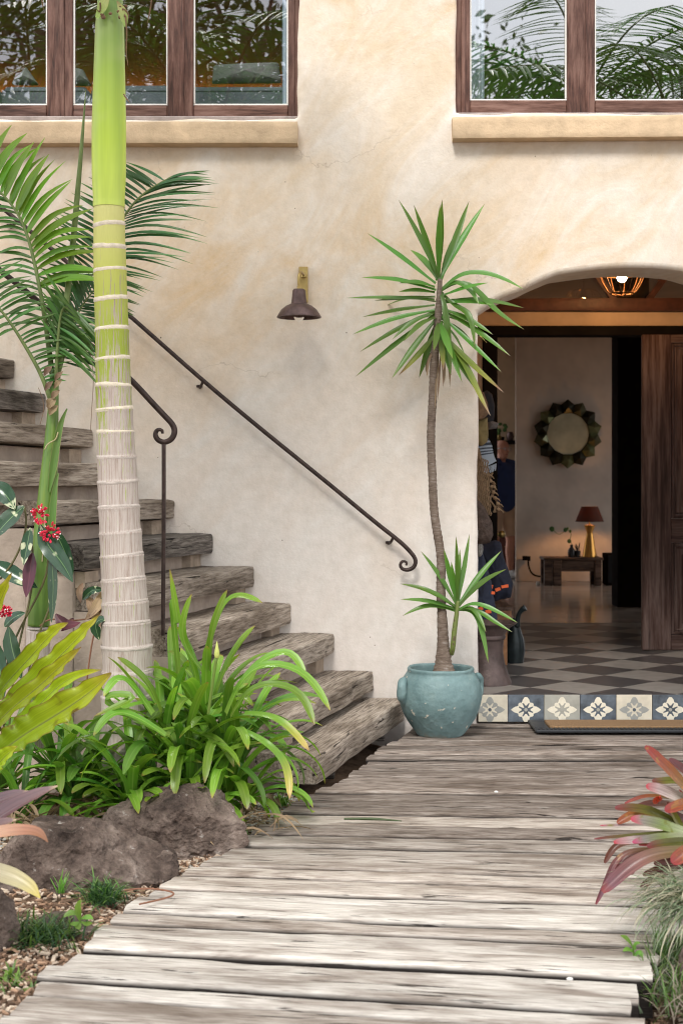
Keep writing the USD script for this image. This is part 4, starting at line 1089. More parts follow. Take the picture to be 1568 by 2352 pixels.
m_ptrunk = M('palm_trunk', {'ge': ('geometry', {}), 'mp': ('mapping', {'scale': (150, 150, 4.5)}), 'n': ('noise_texture', {'scale': 1.0, 'detail': 6.0, 'roughness': .7}), 'mp2': ('mapping', {'scale': (16, 16, 3.2)}), 'n2': ('noise_texture', {'scale': 1.0, 'detail': 5.0, 'roughness': .6}), 'sz': ('separate_xyz', {}),
    'zr': ('map_range', {'from_min': 1.25, 'from_max': 2.3, 'to_min': -.62, 'to_max': .16, 'clamp': True}),
    'su': ('math', {'math_type': 'subtract'}), 'a': ('math', {'math_type': 'multiply_add', 'value2': 2.4}), 'gr': ('rgb_ramp', {'ramp': [(.40, (0, 0, 0)), (.52, (1, 1, 1))]}),
    'b1': ('rgb_ramp', {'ramp': [(.32, (.29, .215, .18)), (.48, (.44, .37, .33)), (.68, (.54, .485, .45))]}),
    'gz': ('map_range', {'from_min': 1.9, 'from_max': 2.45, 'clamp': True}), 'g1': ('rgb_ramp', {'ramp': [(0, (.29, .35, .05)), (.5, (.45, .47, .11)), (1, (.58, .56, .22))]}),
    'm': ('mix', {}), 'b': ('bump', {'strength': 1.0, 'distance': .004}), 'p': ('principled_bsdf', {'roughness': .75, 'specular_ior_level': .25})},
    [('ge.position', 'mp.vector'), ('mp.vector', 'n.vector'), ('ge.position', 'mp2.vector'), ('mp2.vector', 'n2.vector'), ('ge.position', 'sz.vector'), ('sz.z', 'zr.value'), ('sz.z', 'gz.value'), ('gz.result', 'g1.fac'),
     ('n.fac', 'a.value1'), ('zr.result', 'a.value3'), ('a.value', 'su.value1'), ('n2.fac', 'su.value2'), ('su.value', 'gr.fac'), ('n.fac', 'b1.fac'), ('gr.color', 'm.fac'), ('b1.color', 'm.color1'), ('g1.color', 'm.color2'), ('m.color', 'p.base_color'), ('n.fac', 'b.height'), ('b.normal', 'p.normal')], 'p.BSDF')
m_ring = plain('palm_ring_scar', (.62, .54, .43), .8, noise=.15, scale=40, bump=.003, bscale=120)
m_ring_low = plain('palm_ring_scar_grey', (.46, .40, .36), .85, noise=.18, scale=40, bump=.003, bscale=120)
m_shred = plain('palm_brown_shred', (.2, .12, .07), .9, noise=.4, scale=30)
axis_s = [(1880, 297), (1740, 297), (1600, 293), (1500, 292), (1400, 288), (1300, 281), (1200, 275), (1100, 270), (1000, 265), (900, 261), (800, 258), (700, 255), (620, 252.5), (540, 251), (470, 250), (300, 250), (30, 252), (-200, 256)]
width_s = [(1880, 128), (1740, 126), (1650, 123), (1560, 112), (1480, 113), (1400, 106), (1300, 98), (1200, 93), (1100, 90), (1000, 85), (900, 81), (800, 77), (700, 75), (600, 74), (520, 71), (470, 70)]
ya = np.array([a for a, _ in axis_s])[::-1]; xa_ = np.array([b for _, b in axis_s])[::-1]
yw = np.array([a for a, _ in width_s])[::-1]; ww = np.array([b for _, b in width_s])[::-1]
palm_base = S(297, 1880, dP); palm_base[2] = -.03
palm = thing('palm_tree', 'tall palm with a pale ringed trunk and smooth lime-green crownshaft', 'tree', palm_base)
rings_y = [517, 567, 620, 687, 757, 825, 887, 940, 992, 1050, 1106, 1165, 1222, 1275, 1330, 1382, 1430, 1484, 1540, 1598, 1655, 1715]
ys = np.linspace(1890, 468, 460)
cen = np.array([S(np.interp(y, ya, xa_), y, dP) for y in ys])
rad = np.interp(ys, yw, ww) / 2 / K * dP
bul = np.zeros(len(ys))
for q in rings_y:
    low = np.interp(q, [500, 1000, 1500], [.2, .6, 1.0])
    below = ys - q
    bul += np.where((below > 0) & (below < 50), np.exp(-below / 16) * .0055 * low, 0) + np.exp(-(below / 4.5) ** 2) * .0012
obj('trunk', tube(cen, rad + bul, 64, cap=False), m_ptrunk, palm, smooth=True)
rp = np.random.default_rng(12)
for k, q in enumerate(rings_y):
    hh = 6.0 if q < 1000 else 4.6
    yy = np.linspace(q + hh, q - hh, 5)
    cc = np.array([S(np.interp(y, ya, xa_), y, dP) for y in yy])
    r0 = np.interp(q, yw, ww) / 2 / K * dP + np.interp(q, ys[::-1], bul[::-1])
    rv, rf = tube(cc, r0 + (np.array([-.002, .0008, .0013, .0008, -.002]) if q < 1030 else np.array([-.003, -.0002, .0004, -.0002, -.003])), 64, cap=False)
    ang = np.arctan2(rv[:, 1] - cc[2][1], rv[:, 0] - cc[2][0])
    rv[:, 2] += .0045 * np.sin(ang + rp.uniform(0, 6)) + .004 * (meshkit.fbm(np.column_stack([np.cos(ang) * 3, np.sin(ang) * 3, ang * 0 + k]), 3, 3) - .5)
    obj('ring_scar', (rv, rf), m_ring if q < 1030 else m_ring_low, palm, smooth=True)
ys2 = np.linspace(474, -90, 90)
cen2 = np.array([S(np.interp(y, ya, xa_), y, dP) for y in ys2])
wsh = np.interp(ys2, [-90, 20, 60, 130, 200, 300, 400, 440, 465, 474], [58, 58, 66, 70, 74, 79, 78, 74, 71, 70]) / 2 / K * dP
obj('crownshaft', tube(cen2, wsh, 64, cap=False), m_crownshaft, palm, smooth=True)
obj('crownshaft_hem', tube([cen2[0] - [0, 0, .003], cen2[2]], [wsh[0] + .0022, wsh[2] + .0012], 64, cap=False), m_crownshaft, palm, smooth=True)
# torn sheath edge and dangling fibres near the top
m_sheath = leafmat('torn_sheath', [(0, (.3, .4, .1)), (.7, (.42, .42, .16)), (1, (.24, .15, .08))], trans=.15)
for (pts, w) in (([(222, 40), (236, 12), (252, -20)], .02), ([(288, 60), (283, 30), (268, 0)], .018)):
    r_, uv = ribbon([S(x, y, dP - .085) for x, y in pts], w, up=(0, -1, 0), fold=.1)
    obj('sheath_edge', r_, m_sheath, palm, smooth=True, uv=uv)
for pts in ([(288, 35), (291, 80), (290, 115), (294, 150)], [(230, 5), (228, 25), (222, 20)], [(284, 215), (290, 225), (298, 235)], [(350, -20), (345, 20), (338, 52)], [(92, -20), (98, 10), (100, 22)], [(286, 20), (294, 30), (296, 42)]):
    obj('fibre', tube(spline([S(x, y, dP - .09) for x, y in pts], 14), [.0035, .003, .0012], 6), m_shred, palm, smooth=True)
for k in range(10):
    c_ = S(rp.uniform(222, 292), rp.uniform(8, 40), dP - .08)
    v = ico1.vertices * rp.uniform(.004, .010, 3) + c_
    obj('brown_shred', (v, ico1.faces), m_shred, palm)

# ---------------------------------------------------------------- fronds
m_frond = leafmat('palm_leaflet', [(0, (.06, .14, .035)), (.6, (.075, .18, .035)), (1, (.11, .21, .04))], rough=.4, trans=.25, vary=.3, streak=.2)
m_frond_light = leafmat('palm_leaflet_light', [(0, (.12, .24, .035)), (.6, (.16, .31, .03)), (1, (.22, .36, .04))], rough=.36, trans=.38, vary=.25, streak=.2)
m_frond_blue = leafmat('palm_leaflet_bluegreen', [(0, (.055, .125, .055)), (.6, (.06, .145, .05)), (1, (.10, .18, .045))], rough=.42, trans=.15, vary=.3, streak=.2)
m_rachis = plain('palm_rachis', (.14, .19, .06), .5, noise=.25, scale=20)
m_stem2 = M('small_palm_stem', {'ge': ('geometry', {}), 'mp': ('mapping', {'scale': (40, 40, 2)}), 'n': ('noise_texture', {'scale': 1.0, 'detail': 4.0}), 'c': ('rgb_ramp', {'ramp': [(.3, (.075, .15, .025)), (.55, (.12, .22, .035)), (.75, (.2, .27, .06))]}), 'p': ('principled_bsdf', {'roughness': .35})}, [('ge.position', 'mp.vector'), ('mp.vector', 'n.vector'), ('n.fac', 'c.fac'), ('c.color', 'p.base_color')], 'p.BSDF')
rf_ = np.random.default_rng(77)


def frond(plant, rachis, specs, rad=.011, n=40, name='frond', merged=False, mat=None):
    """rachis: points; specs: list of dict(side dir, u0, u1, count, length fn, droop, mat, hw)."""
    c = spline(rachis, 80)
    fr = obj(name, tube(c, np.interp(np.linspace(0, 1, 80), [0, 1], [rad, rad * .3]), 8), mat or m_rachis, plant, smooth=True)
    t, s_, nn_ = frames(c, (0, -1, 0))
    bag = []
    for sp in specs:
        for k in range(sp['count']):
            u = sp['u0'] + (sp['u1'] - sp['u0']) * (k + .5 + rf_.uniform(-.25, .25)) / sp['count']
            i = int(u * 79)
            P, T = c[i], t[i]
            side = np.asarray(sp['dir'](u), float)
            side = side / np.linalg.norm(side)
            L = sp['len'](u) * rf_.uniform(.88, 1.08)
            j = rf_.normal(0, .06, 3)
            D = side + T * sp.get('fwd', .4) + j; D /= np.linalg.norm(D)
            dr = sp.get('droop', .2) * rf_.uniform(.6, 1.4)
            B = P + D * L * .5 + np.array([0, 0, -dr * L * .12])
            E = P + D * L * .97 + np.array([0, 0, -dr * L * .55])
            pts = [P, P + D * L * .22, B, E]
            r, uv = ribbon(pts, sp['hw'] * rf_.uniform(.85, 1.1), up=sp.get('up', (0, -.8, .6)), fold=.3, n=9, m=2, prof=[(0, .3), (.1, .7), (.4, 1), (.7, .75), (.92, .28), (1, .04)], twist=rf_.uniform(-.3, .3))
            if merged: bag.append((r, uv))
            else: obj('leaflet', r, sp['mat'], fr, smooth=True, uv=uv)
    if merged and bag:
        r, uv = joinuv(bag)
        obj('leaflets', r, specs[0]['mat'], fr, smooth=True, uv=uv)
    return fr


d2 = 6.0
sm_base = S(88, 1500, d2); sm_base[2] = -.02
small = thing('palm_tree', 'young palm with a slender green stem and feathery fronds left of the ringed trunk', 'tree', sm_base)
st = [(82, 1720), (84, 1560), (88, 1450), (92, 1380), (97, 1300), (103, 1200), (110, 1120), (116, 1040), (121, 960), (124, 900), (126, 850)]
wst = [(1720, 58), (1460, 54), (1452, 56), (1440, 50), (1380, 52), (1310, 56), (1200, 46), (1100, 40), (1000, 30), (900, 22), (850, 18)]
yst = np.linspace(1720, 850, 140)
cst = np.array([S(np.interp(y, [b for _, b in st][::-1], [a for a, _ in st][::-1]), y, d2) for y in yst])
rst = np.interp(yst, [a for a, _ in wst][::-1], [b for _, b in wst][::-1]) / 2 / K * d2
low = yst > 1440
obj('stem', tube(cst[~low], rst[~low], 24), m_stem2, small, smooth=True)
obj('stem_base', tube(cst[low], rst[low] * 1.02, 24), m_ptrunk, small, smooth=True)
obj('ring_scar', tube([S(90, 1447, d2), S(90, 1440, d2)], .052, 24), m_ring_low, small, smooth=True)
# overlapping sheaths with pale edges
m_pale = plain('sheath_pale_edge', (.42, .36, .2), .7)
for pts, w in (([(108, 1290), (118, 1200), (126, 1120), (134, 1087)], .018), ([(112, 1130), (126, 1040), (140, 970), (154, 938)], .018)):
    r_, uv = ribbon([S(x, y, d2 - .045) for x, y in pts], w, up=(.5, -1, 0), fold=.5, n=16, prof=[(0, .3), (.3, 1), (.7, .8), (1, .15)])
    obj('leaf_sheath', r_, leafmat('leaf_sheath_green', [(0, (.1, .2, .035)), (1, (.12, .2, .05))], trans=.05, edge=(.35, .28, .14)) if not stage.GetPrimAtPath(LK + 'leaf_sheath_green') else UsdShade.Material.Get(stage, LK + 'leaf_sheath_green'), small, smooth=True, uv=uv)
for pts in ([(103, 1032), (112, 1018), (126, 1010), (133, 992)], [(97, 1290), (100, 1240), (104, 1180)]):
    obj('sheath_edge', tube(spline([S(x, y, d2 - .055) for x, y in pts], 14), .003, 6), m_pale, small, smooth=True)
for k, (x, y, s) in enumerate([(122, 940, .018), (118, 925, .02), (127, 905, .014), (112, 885, .012), (133, 880, .012), (110, 850, .014), (135, 862, .011)]):
    r_, uv = ribbon([S(x - 9, y + 12, d2 - .05), S(x, y, d2 - .07), S(x + 10, y - 10, d2 - .05)], s, up=(0, -1, .4), fold=.5, n=8, wave=.3)
    obj('dry_scale', r_, m_ydry, small, smooth=True, uv=uv)
P2 = lambda x, y, dd=0.0: S(x, y, d2 + dd)
L_ = lambda px: px / K * d2
frond(small, [P2(122, 880), P2(104, 740), P2(76, 590), P2(34, 480), P2(-40, 405)], [
    dict(dir=lambda u: (np.interp(u, [.2, .45, .7, 1], [.95, .92, .62, .5]), np.interp(u, [.2, 1], [-.35, -.1]), np.interp(u, [.2, .45, .7, 1], [.05, .25, .75, .9])), u0=.40, u1=.99, count=21, len=lambda u: L_(np.interp(u, [.2, .5, .8, 1], [165, 190, 215, 190])), droop=.5, mat=m_frond_light, hw=.021, fwd=.1),
    dict(dir=lambda u: (.85, -.3, -.35), u0=.16, u1=.40, count=15, len=lambda u: L_(150), droop=.6, mat=m_frond, hw=.010, fwd=.1),
    dict(dir=lambda u: (-1, .2, .12), u0=.25, u1=.9, count=22, len=lambda u: L_(120), droop=.6, mat=m_frond, hw=.0095, fwd=.25)], rad=.012)
frond(small, [P2(118, 925, -.02), P2(96, 865, -.03), P2(55, 790, -.05), P2(0, 710, -.08), P2(-70, 640, -.1)], [
    dict(dir=lambda u: (.85, 0, np.interp(u, [.2, 1], [.25, .6])), u0=.12, u1=.95, count=26, len=lambda u: L_(np.interp(u, [.1, .3, 1], [35, 95, 130])), droop=.3, mat=m_frond, hw=.009, fwd=.05),
    dict(dir=lambda u: (-.6, -.3, -.5), u0=.55, u1=.98, count=9, len=lambda u: L_(60), droop=.4, mat=m_frond, hw=.011, fwd=.3)], rad=.0105)
dl_c = .10
frond(small, [P2(130, 860, .02), P2(165, 735, .06), P2(215, 620, dl_c), P2(262, 535, dl_c + .02), P2(318, 455, dl_c), P2(395, 405, dl_c)], [
    dict(dir=lambda u: (1, -.1, np.interp(u, [.4, .6, .8, 1], [-.08, .14, .3, .35])), u0=.38, u1=.99, count=38, len=lambda u: L_(np.interp(u, [.4, .6, .75, .88, 1], [150, 225, 215, 170, 115])), droop=.40, mat=m_frond_blue, hw=.0078, fwd=.12),
    dict(dir=lambda u: (-.75, .05, .42), u0=.3, u1=.97, count=32, len=lambda u: L_(np.interp(u, [.3, .6, 1], [130, 160, 120])), droop=.15, mat=m_frond_blue, hw=.0095, fwd=.1),
    dict(dir=lambda u: (1, -.2, -.1), u0=.12, u1=.46, count=14, len=lambda u: L_(140), droop=.35, mat=m_frond_blue, hw=.008, fwd=.1)], rad=.011)
frond(small, [P2(128, 870, -.03), P2(134, 770, -.05), P2(150, 705, -.07), P2(185, 735, -.09), P2(225, 800, -.1)], [
    dict(dir=lambda u: (.7, -.3, -.7), u0=.2, u1=.98, count=20, len=lambda u: L_(np.interp(u, [.2, .6, 1], [95, 120, 60])), droop=.25, mat=m_frond, hw=.0075, fwd=.3),
    dict(dir=lambda u: (-.55, -.2, .7), u0=.25, u1=.98, count=18, len=lambda u: L_(np.interp(u, [.2, .6, 1], [90, 110, 50])), droop=.3, mat=m_frond, hw=.0075, fwd=.3)], rad=.008)
frond(small, [P2(132, 870, .03), P2(160, 770, .04), P2(190, 700, .05), P2(222, 660, .06)], [
    dict(dir=lambda u: (.8, 0, -.4), u0=.15, u1=.98, count=22, len=lambda u: L_(110), droop=.2, mat=m_frond_blue, hw=.008, fwd=.3),
    dict(dir=lambda u: (-.5, 0, .6), u0=.15, u1=.98, count=20, len=lambda u: L_(110), droop=.2, mat=m_frond_blue, hw=.008, fwd=.3)], rad=.008)
obj('spear_leaf', tube(spline([P2(132, 870), P2(148, 730), P2(163, 600), P2(180, 420), P2(190, 300), P2(197, 205)], 40), [.012, .013, .013, .012, .008, .0012], 10), m_rachis, small, smooth=True)
for pts in ([(205, 800), (214, 860), (212, 920), (208, 990)], [(150, 760), (172, 800), (176, 840)], [(88, 890), (100, 930), (92, 975)], [(170, 770), (205, 790), (214, 830)]):
    obj('hanging_fibre', tube(spline([P2(x, y, -.03) for x, y in pts], 16), .0013, 5), m_shred, small, smooth=True)

# ================================================================ agapanthus clumps
m_aga = leafmat('agapanthus_leaf', [(0, (.18, .28, .05)), (.15, (.12, .25, .025)), (.6, (.15, .31, .03)), (.94, (.20, .34, .035)), (.975, (.30, .28, .05)), (1, (.3, .18, .07))], mid=(.24, .38, .07), midw=.10, rough=.38, trans=.32, vary=.30, streak=.16, hue=.012)
m_aga_dk = leafmat('agapanthus_leaf_deep', [(0, (.12, .22, .04)), (.15, (.065, .17, .022)), (.6, (.08, .205, .022)), (1, (.12, .23, .03))], mid=(.14, .26, .05), midw=.09, rough=.38, trans=.25, vary=.30, streak=.16, hue=.012)
m_aga_y = leafmat('agapanthus_leaf_yellowing', [(0, (.12, .25, .03)), (.55, (.16, .3, .03)), (.8, (.4, .38, .06)), (.94, (.52, .38, .12)), (1, (.3, .16, .07))], rough=.4, trans=.25, vary=.15)
ra = np.random.default_rng(404)


def strap(plant, base, az, lean, L, droop, hw, mat, name='leaf', tw=0.0, seed=0):
    """A strap leaf: leaves the base at `lean` from the vertical towards azimuth az and bends over by `droop` radians along its length."""
    n = 9
    pts = [np.array(base, float)]
    a = lean
    dirh = np.array([math.cos(az), math.sin(az), 0])
    for k in range(n):
        a = lean + droop * ((k + .5) / n) ** 1.35
        pts.append(pts[-1] + (dirh * math.sin(a) + np.array([0, 0, math.cos(a)])) * L / n)
        if pts[-1][2] < .0: pts[-1][2] = .0 + .002 * k
    r, uv = ribbon(pts, hw, up=tuple(np.array([0, 0, 1]) * .999 + dirh * .01) if lean > .25 else tuple(-dirh), fold=.30, n=16, m=3, twist=tw,
                   prof=[(0, .75), (.2, .8), (.6, 1), (.85, .9), (.95, .6), (1, .12)], seed=seed)
    return obj(name, r, mat, plant, smooth=True, uv=uv)


def clump(label, centre, shoots, group=None, mat=None, seedn=1, scale=1.0, mats=None):
    """shoots: list of (x, y, z offset, leaves, az centre, spread, lean range, length range)."""
    pl = thing('agapanthus', label, 'plant', centre, group=group)
    for (sx, sy, sz, nl, lean_lo, lean_hi, l_lo, l_hi) in shoots:
        az0 = ra.uniform(0, 6.28)
        for k in range(int(nl * 1.12)):
            az = az0 + k * 2.4 + ra.uniform(-.35, .35)
            t = (k + .5) / nl
            lean = lean_lo + (lean_hi - lean_lo) * t + ra.uniform(-.1, .1)
            L = ra.uniform(l_lo, l_hi) * scale
            dr = ra.uniform(1.1, 2.2) * (.5 + .65 * t)
            mm = mats[ra.integers(0, len(mats))]
            if sy < .0 and math.sin(az) < -.25: L *= .62
            b = np.array([centre[0] + sx + .02 * math.cos(az), centre[1] + sy + .02 * math.sin(az), centre[2] + sz])
            strap(pl, b, az, lean, L, dr, ra.uniform(.0165, .0230), mm, tw=ra.uniform(-.5, .5))
    return pl


ac = np.array([S(448, 0, 5.55)[0], 5.55 - DIST, -.03])
sh = [(-.24, -.04, .12, 20, .15, 1.2, .36, .50), (-.10, -.10, .08, 20, .2, 1.25, .34, .48), (.03, -.10, .10, 18, .2, 1.1, .32, .44), (.13, .0, .14, 16, .15, .95, .34, .46), (-.05, .03, .24, 20, .12, .95, .38, .5), (.10, .10, .26, 20, .12, 1.0, .40, .54), (-.14, .12, .26, 18, .12, .9, .38, .5), (.02, .2, .38, 20, .08, .85, .36, .48), (.16, .14, .24, 14, .15, .95, .36, .46), (.19, -.02, .12, 17, .3, 1.25, .28, .40), (-.02, -.02, .16, 18, .1, 1.0, .34, .46), (-.3, .02, .08, 14, .3, 1.2, .34, .46)]
front = clump('big bright green strap-leaved clump between palm trunk and timber step', ac, sh, group=None, mats=[m_aga, m_aga, m_aga, m_aga_dk])
# leaves the photograph singles out: long ones arching right over the step, yellowing tips, a flower bud
for tip, mids, base, dd, hw in (((758, 1632), [(600, 1530), (690, 1545)], (520, 1640), 5.35, .018), ((722, 1665), [(600, 1575), (680, 1590)], (530, 1650), 5.3, .018), ((703, 1555), [(600, 1520), (660, 1500)], (530, 1600), 5.45, .018),
                                ((440, 1365), [(420, 1460)], (480, 1560), 5.6, .016), ((522, 1355), [(490, 1440)], (480, 1540), 5.55, .017), ((390, 1308), [(398, 1380), (408, 1430)], (412, 1560), 5.75, .015),
                                ((602, 1385), [(540, 1370)], (470, 1520), 5.6, .017), ((238, 1600), [(270, 1560)], (350, 1640), 5.35, .018), ((270, 1510), [(330, 1560)], (370, 1640), 5.4, .018), ((217, 1645), [(250, 1600), (300, 1600)], (390, 1690), 5.3, .018), ((215, 1690), [(260, 1640)], (380, 1690), 5.25, .018)):
    r, uv = ribbon([S(*base, dd + .1)] + [S(*q, dd) for q in mids] + [S(*tip, dd - .05)], hw, up=(0, -.6, .8), fold=.3, n=16, m=3, prof=[(0, .75), (.2, .8), (.6, 1), (.85, .9), (.95, .6), (1, .12)])
    obj('leaf', r, m_aga, front, smooth=True, uv=uv)
for tip, mids, base, dd in (((710, 1725), [(640, 1655)], (560, 1640), 5.25), ((665, 1835), [(655, 1760), (620, 1715)], (560, 1680), 5.25)):
    r, uv = ribbon([S(*base, dd + .1)] + [S(*q, dd) for q in mids[::-1]] + [S(*tip, dd - .05)], .016, up=(0, -.6, .8), fold=.3, n=16, m=3, prof=[(0, .75), (.2, .8), (.6, 1), (.85, .9), (.95, .6), (1, .12)])
    obj('yellowing_leaf', r, m_aga_y, front, smooth=True, uv=uv, label='yellowing leaf with a brown tip')
m_bud = plain('flower_bud', (.42, .46, .12), .5, noise=.15, scale=40)
obj('flower_stalk', tube(spline([S(478, 1640, 5.25), S(488, 1570, 5.25), S(497, 1512, 5.25)], 14), .0055, 8), m_aga, front, smooth=True)
bc = S(498, 1505, 5.25)
obj('flower_bud', lathe([(0, -.012), (.008, -.010), (.0105, .002), (.009, .015), (.005, .032), (.002, .048), (0, .052)], 14, bc), m_bud, front, smooth=True)

ac2 = np.array([S(60, 0, 5.7)[0], 5.7 - DIST, -.02])
sh2 = [(-.20, -.12, .05, 15, .12, 1.0, .36, .52), (.02, -.16, .05, 17, .12, 1.05, .36, .52), (.2, -.08, .08, 16, .1, 1.0, .36, .5), (-.1, .02, .12, 15, .1, .8, .36, .5), (.12, .06, .14, 16, .1, .8, .38, .5), (.25, .04, .1, 13, .1, .9, .34, .46)]
left_c = clump('dark green strap-leaved clump behind the yellow-green fern', ac2, sh2, mats=[m_aga_dk, m_aga_dk, m_aga])  # mostly deep leaves, the shade behind the fern put into their colour
ac3 = np.array([S(400, 0, 6.0)[0], 6.0 - DIST, -.02])
clump('small strap-leaved clump growing by the foot of the iron stair post', ac3, [(0, 0, .30, 14, .1, .8, .34, .5), (.1, .05, .25, 12, .1, .8, .3, .45)], mats=[m_aga, m_aga_dk])
# dead leaves and stalks under the clumps
dl_parent = thing('dead_leaves', 'brown dry strap leaves matted under the clumps', None, (-.8, -2.4, 0), kind='stuff')
bag = []
for k in range(240):
    x_, y_ = ra.uniform(-1.35, -.25), ra.uniform(-2.65, -2.05)
    az = ra.uniform(0, 6.28); L = ra.uniform(.1, .3)
    z_ = ra.uniform(0, .10)
    b = np.array([x_, y_, z_]); e = b + [math.cos(az) * L * .7, math.sin(az) * L * .7, -z_ * .9 + .01]
    r, uv = ribbon([b, (b + e) / 2 + [0, 0, ra.uniform(.0, .06)], e], ra.uniform(.004, .009), fold=.4, n=7, m=2, twist=ra.uniform(-1.5, 1.5))
    bag.append((r, uv))
r, uv = joinuv(bag)
tag(stage.GetPrimAtPath(obj('dead_leaf', r, m_ydry, dl_parent, smooth=True, uv=uv)), kind='stuff')

# ================================================================ bird's nest fern (left foreground)
m_fern = leafmat('nest_fern_frond', [(0, (.10, .18, .010)), (.5, (.21, .29, .010)), (.85, (.31, .36, .015)), (.96, (.34, .3, .03)), (1, (.2, .12, .05))], mid=(.10, .10, .015), midw=.03, edge=(.16, .10, .02), rough=.38, trans=.3, vary=.18, streak=.22, spec=.35, spots=((.12, .07, .02), 9, .66))
fern = thing('birds_nest_fern', 'yellow-green fern with long wavy-edged fronds at the left edge', 'plant', S(-60, 1790, 4.95))
FB = S(-70, 1760, 5.0)
for pts, hw, dd in (([(-60, 1700), (0, 1590), (70, 1510), (130, 1447), (157, 1431)], .042, 5.15), ([(-60, 1730), (20, 1625), (100, 1545), (170, 1475), (228, 1413)], .045, 5.0), ([(-70, 1760), (0, 1655), (80, 1585), (140, 1530), (186, 1487)], .040, 4.9),
                    ([(-60, 1780), (20, 1690), (90, 1620), (160, 1560), (232, 1539)], .030, 4.85), ([(-70, 1800), (20, 1715), (110, 1655), (200, 1595), (256, 1546)], .066, 4.75), ([(-50, 1560), (-22, 1440), (5, 1370), (27, 1316)], .034, 5.0), ([(-60, 1840), (-20, 1780), (10, 1740), (40, 1715)], .04, 4.7)):
    r, uv = ribbon([S(x, y, dd - .02 * k) for k, (x, y) in enumerate(pts)], hw * .82, up=(-.3, -.95, .35), fold=.6, n=110, m=7, wave=.42, waves=8, prof=[(0, .35), (.2, .8), (.5, 1), (.75, .85), (.9, .5), (1, .06)], seed=int(pts[-1][0]) + 300)
    obj('frond', r, m_fern, fern, smooth=True, uv=uv)

# ================================================================ stromanthe: dark leaves with cream marks, red flower heads
m_strom = leafmat('stromanthe_leaf', [(0, (.022, .06, .024)), (.5, (.018, .056, .024)), (1, (.024, .065, .028))], mid=(.16, .27, .11), midw=.035, rough=.22, trans=.12, vary=.2, streak=.25, stripes=dict(scale=(3.2, 1.0, 1), rot=0, lo=.57, hi=.62, color=(.48, .5, .33)), spec=.6)
m_maroon = leafmat('stromanthe_underside', [(0, (.06, .012, .025)), (1, (.10, .02, .04))], mid=(.14, .04, .06), rough=.35, trans=.2, vary=.2)
m_red = plain('red_bract', (.62, .03, .07), .45, noise=.25, scale=60)
m_pinkdot = plain('white_floret', (.8, .72, .7), .5)
dS = 5.75
strom = thing('stromanthe', 'dark glossy cream-streaked leaves with red flower heads beside the young palm', 'plant', S(30, 1700, dS) * [1, 1, 0])
oval = [(0, .12), (.08, .45), (.25, .9), (.45, 1), (.7, .82), (.88, .45), (1, .05)]
for pts, hw, mt, dd in (([(55, 1163), (20, 1195), (-20, 1240)], .042, m_strom, 0), ([(92, 1206), (110, 1250), (140, 1290), (167, 1337)], .038, m_strom, -.05), ([(122, 1212), (150, 1270), (168, 1320)], .026, m_strom, .03), ([(70, 1212), (62, 1255), (54, 1298)], .026, m_strom, -.02), ([(-30, 1120), (5, 1130), (34, 1170)], .04, m_strom, .02),
                        ([(75, 1270), (68, 1320), (60, 1372)], .030, m_maroon, .0), ([(-20, 1290), (30, 1320), (86, 1350)], .036, m_strom, .04), ([(118, 1270), (122, 1340), (118, 1430)], .022, m_strom, -.06), ([(10, 1440), (30, 1420), (58, 1408)], .024, m_strom, 0), ([(20, 1440), (30, 1500), (50, 1560)], .034, m_strom, -.05), ([(-10, 1470), (0, 1540), (10, 1600)], .034, m_strom, .0), ([(128, 1410), (150, 1435), (185, 1430)], .024, m_maroon, .05),
                        ([(228, 1470), (222, 1430), (250, 1420)], .024, m_strom, .02)):
    r, uv = ribbon([S(x, y, dS + dd - .015 * k) for k, (x, y) in enumerate(pts)], hw, up=(-.2, -.8, .5), fold=.22, n=22, m=4, prof=oval, wave=.06, waves=2.5, seed=abs(pts[0][0]))
    obj('leaf', r, mt, strom, smooth=True, uv=uv)
m_stalk = plain('stromanthe_stalk', (.10, .09, .035), .5)
for pts in ([(20, 1700), (40, 1500), (75, 1330), (70, 1215)], [(10, 1700), (30, 1480), (110, 1300), (92, 1206)], [(0, 1330), (30, 1290), (60, 1200), (55, 1163)], [(60, 1650), (80, 1480), (118, 1380), (118, 1270)], [(0, 1680), (10, 1550), (15, 1470), (20, 1430)]):
    obj('stalk', tube(spline([S(x, y, dS + .03) for x, y in pts], 20), .0045, 7), m_stalk, strom, smooth=True)
rr_ = np.random.default_rng(9)
for (cx_, cy_, rx_, ry_) in ((91, 1183, 20, 22), (115, 1223, 22, 22), (11, 1405, 15, 14)):
    bag, dots = [], []
    for k in range(46):
        a = rr_.uniform(0, 6.28); e = rr_.uniform(.25, 1)
        p = S(cx_ + rx_ * e * math.cos(a), cy_ + ry_ * e * math.sin(a), dS - .07 + rr_.uniform(-.03, .02))
        q = S(cx_, cy_, dS - .04)
        dirv = (p - q) / np.linalg.norm(p - q)
        bag.append(tube([p - dirv * .012, p + dirv * .004, p + dirv * .010], [.0025, .005, .002], 5))
        if k % 5 == 0: dots.append((ico1.vertices * .0028 + p + dirv * .010 + [0, -.006, 0], ico1.faces))
    h = obj('flower_head', join(*bag), m_red, strom, smooth=40, label='red tufted flower head')
    obj('florets', join(*dots), m_pinkdot, h, smooth=True)
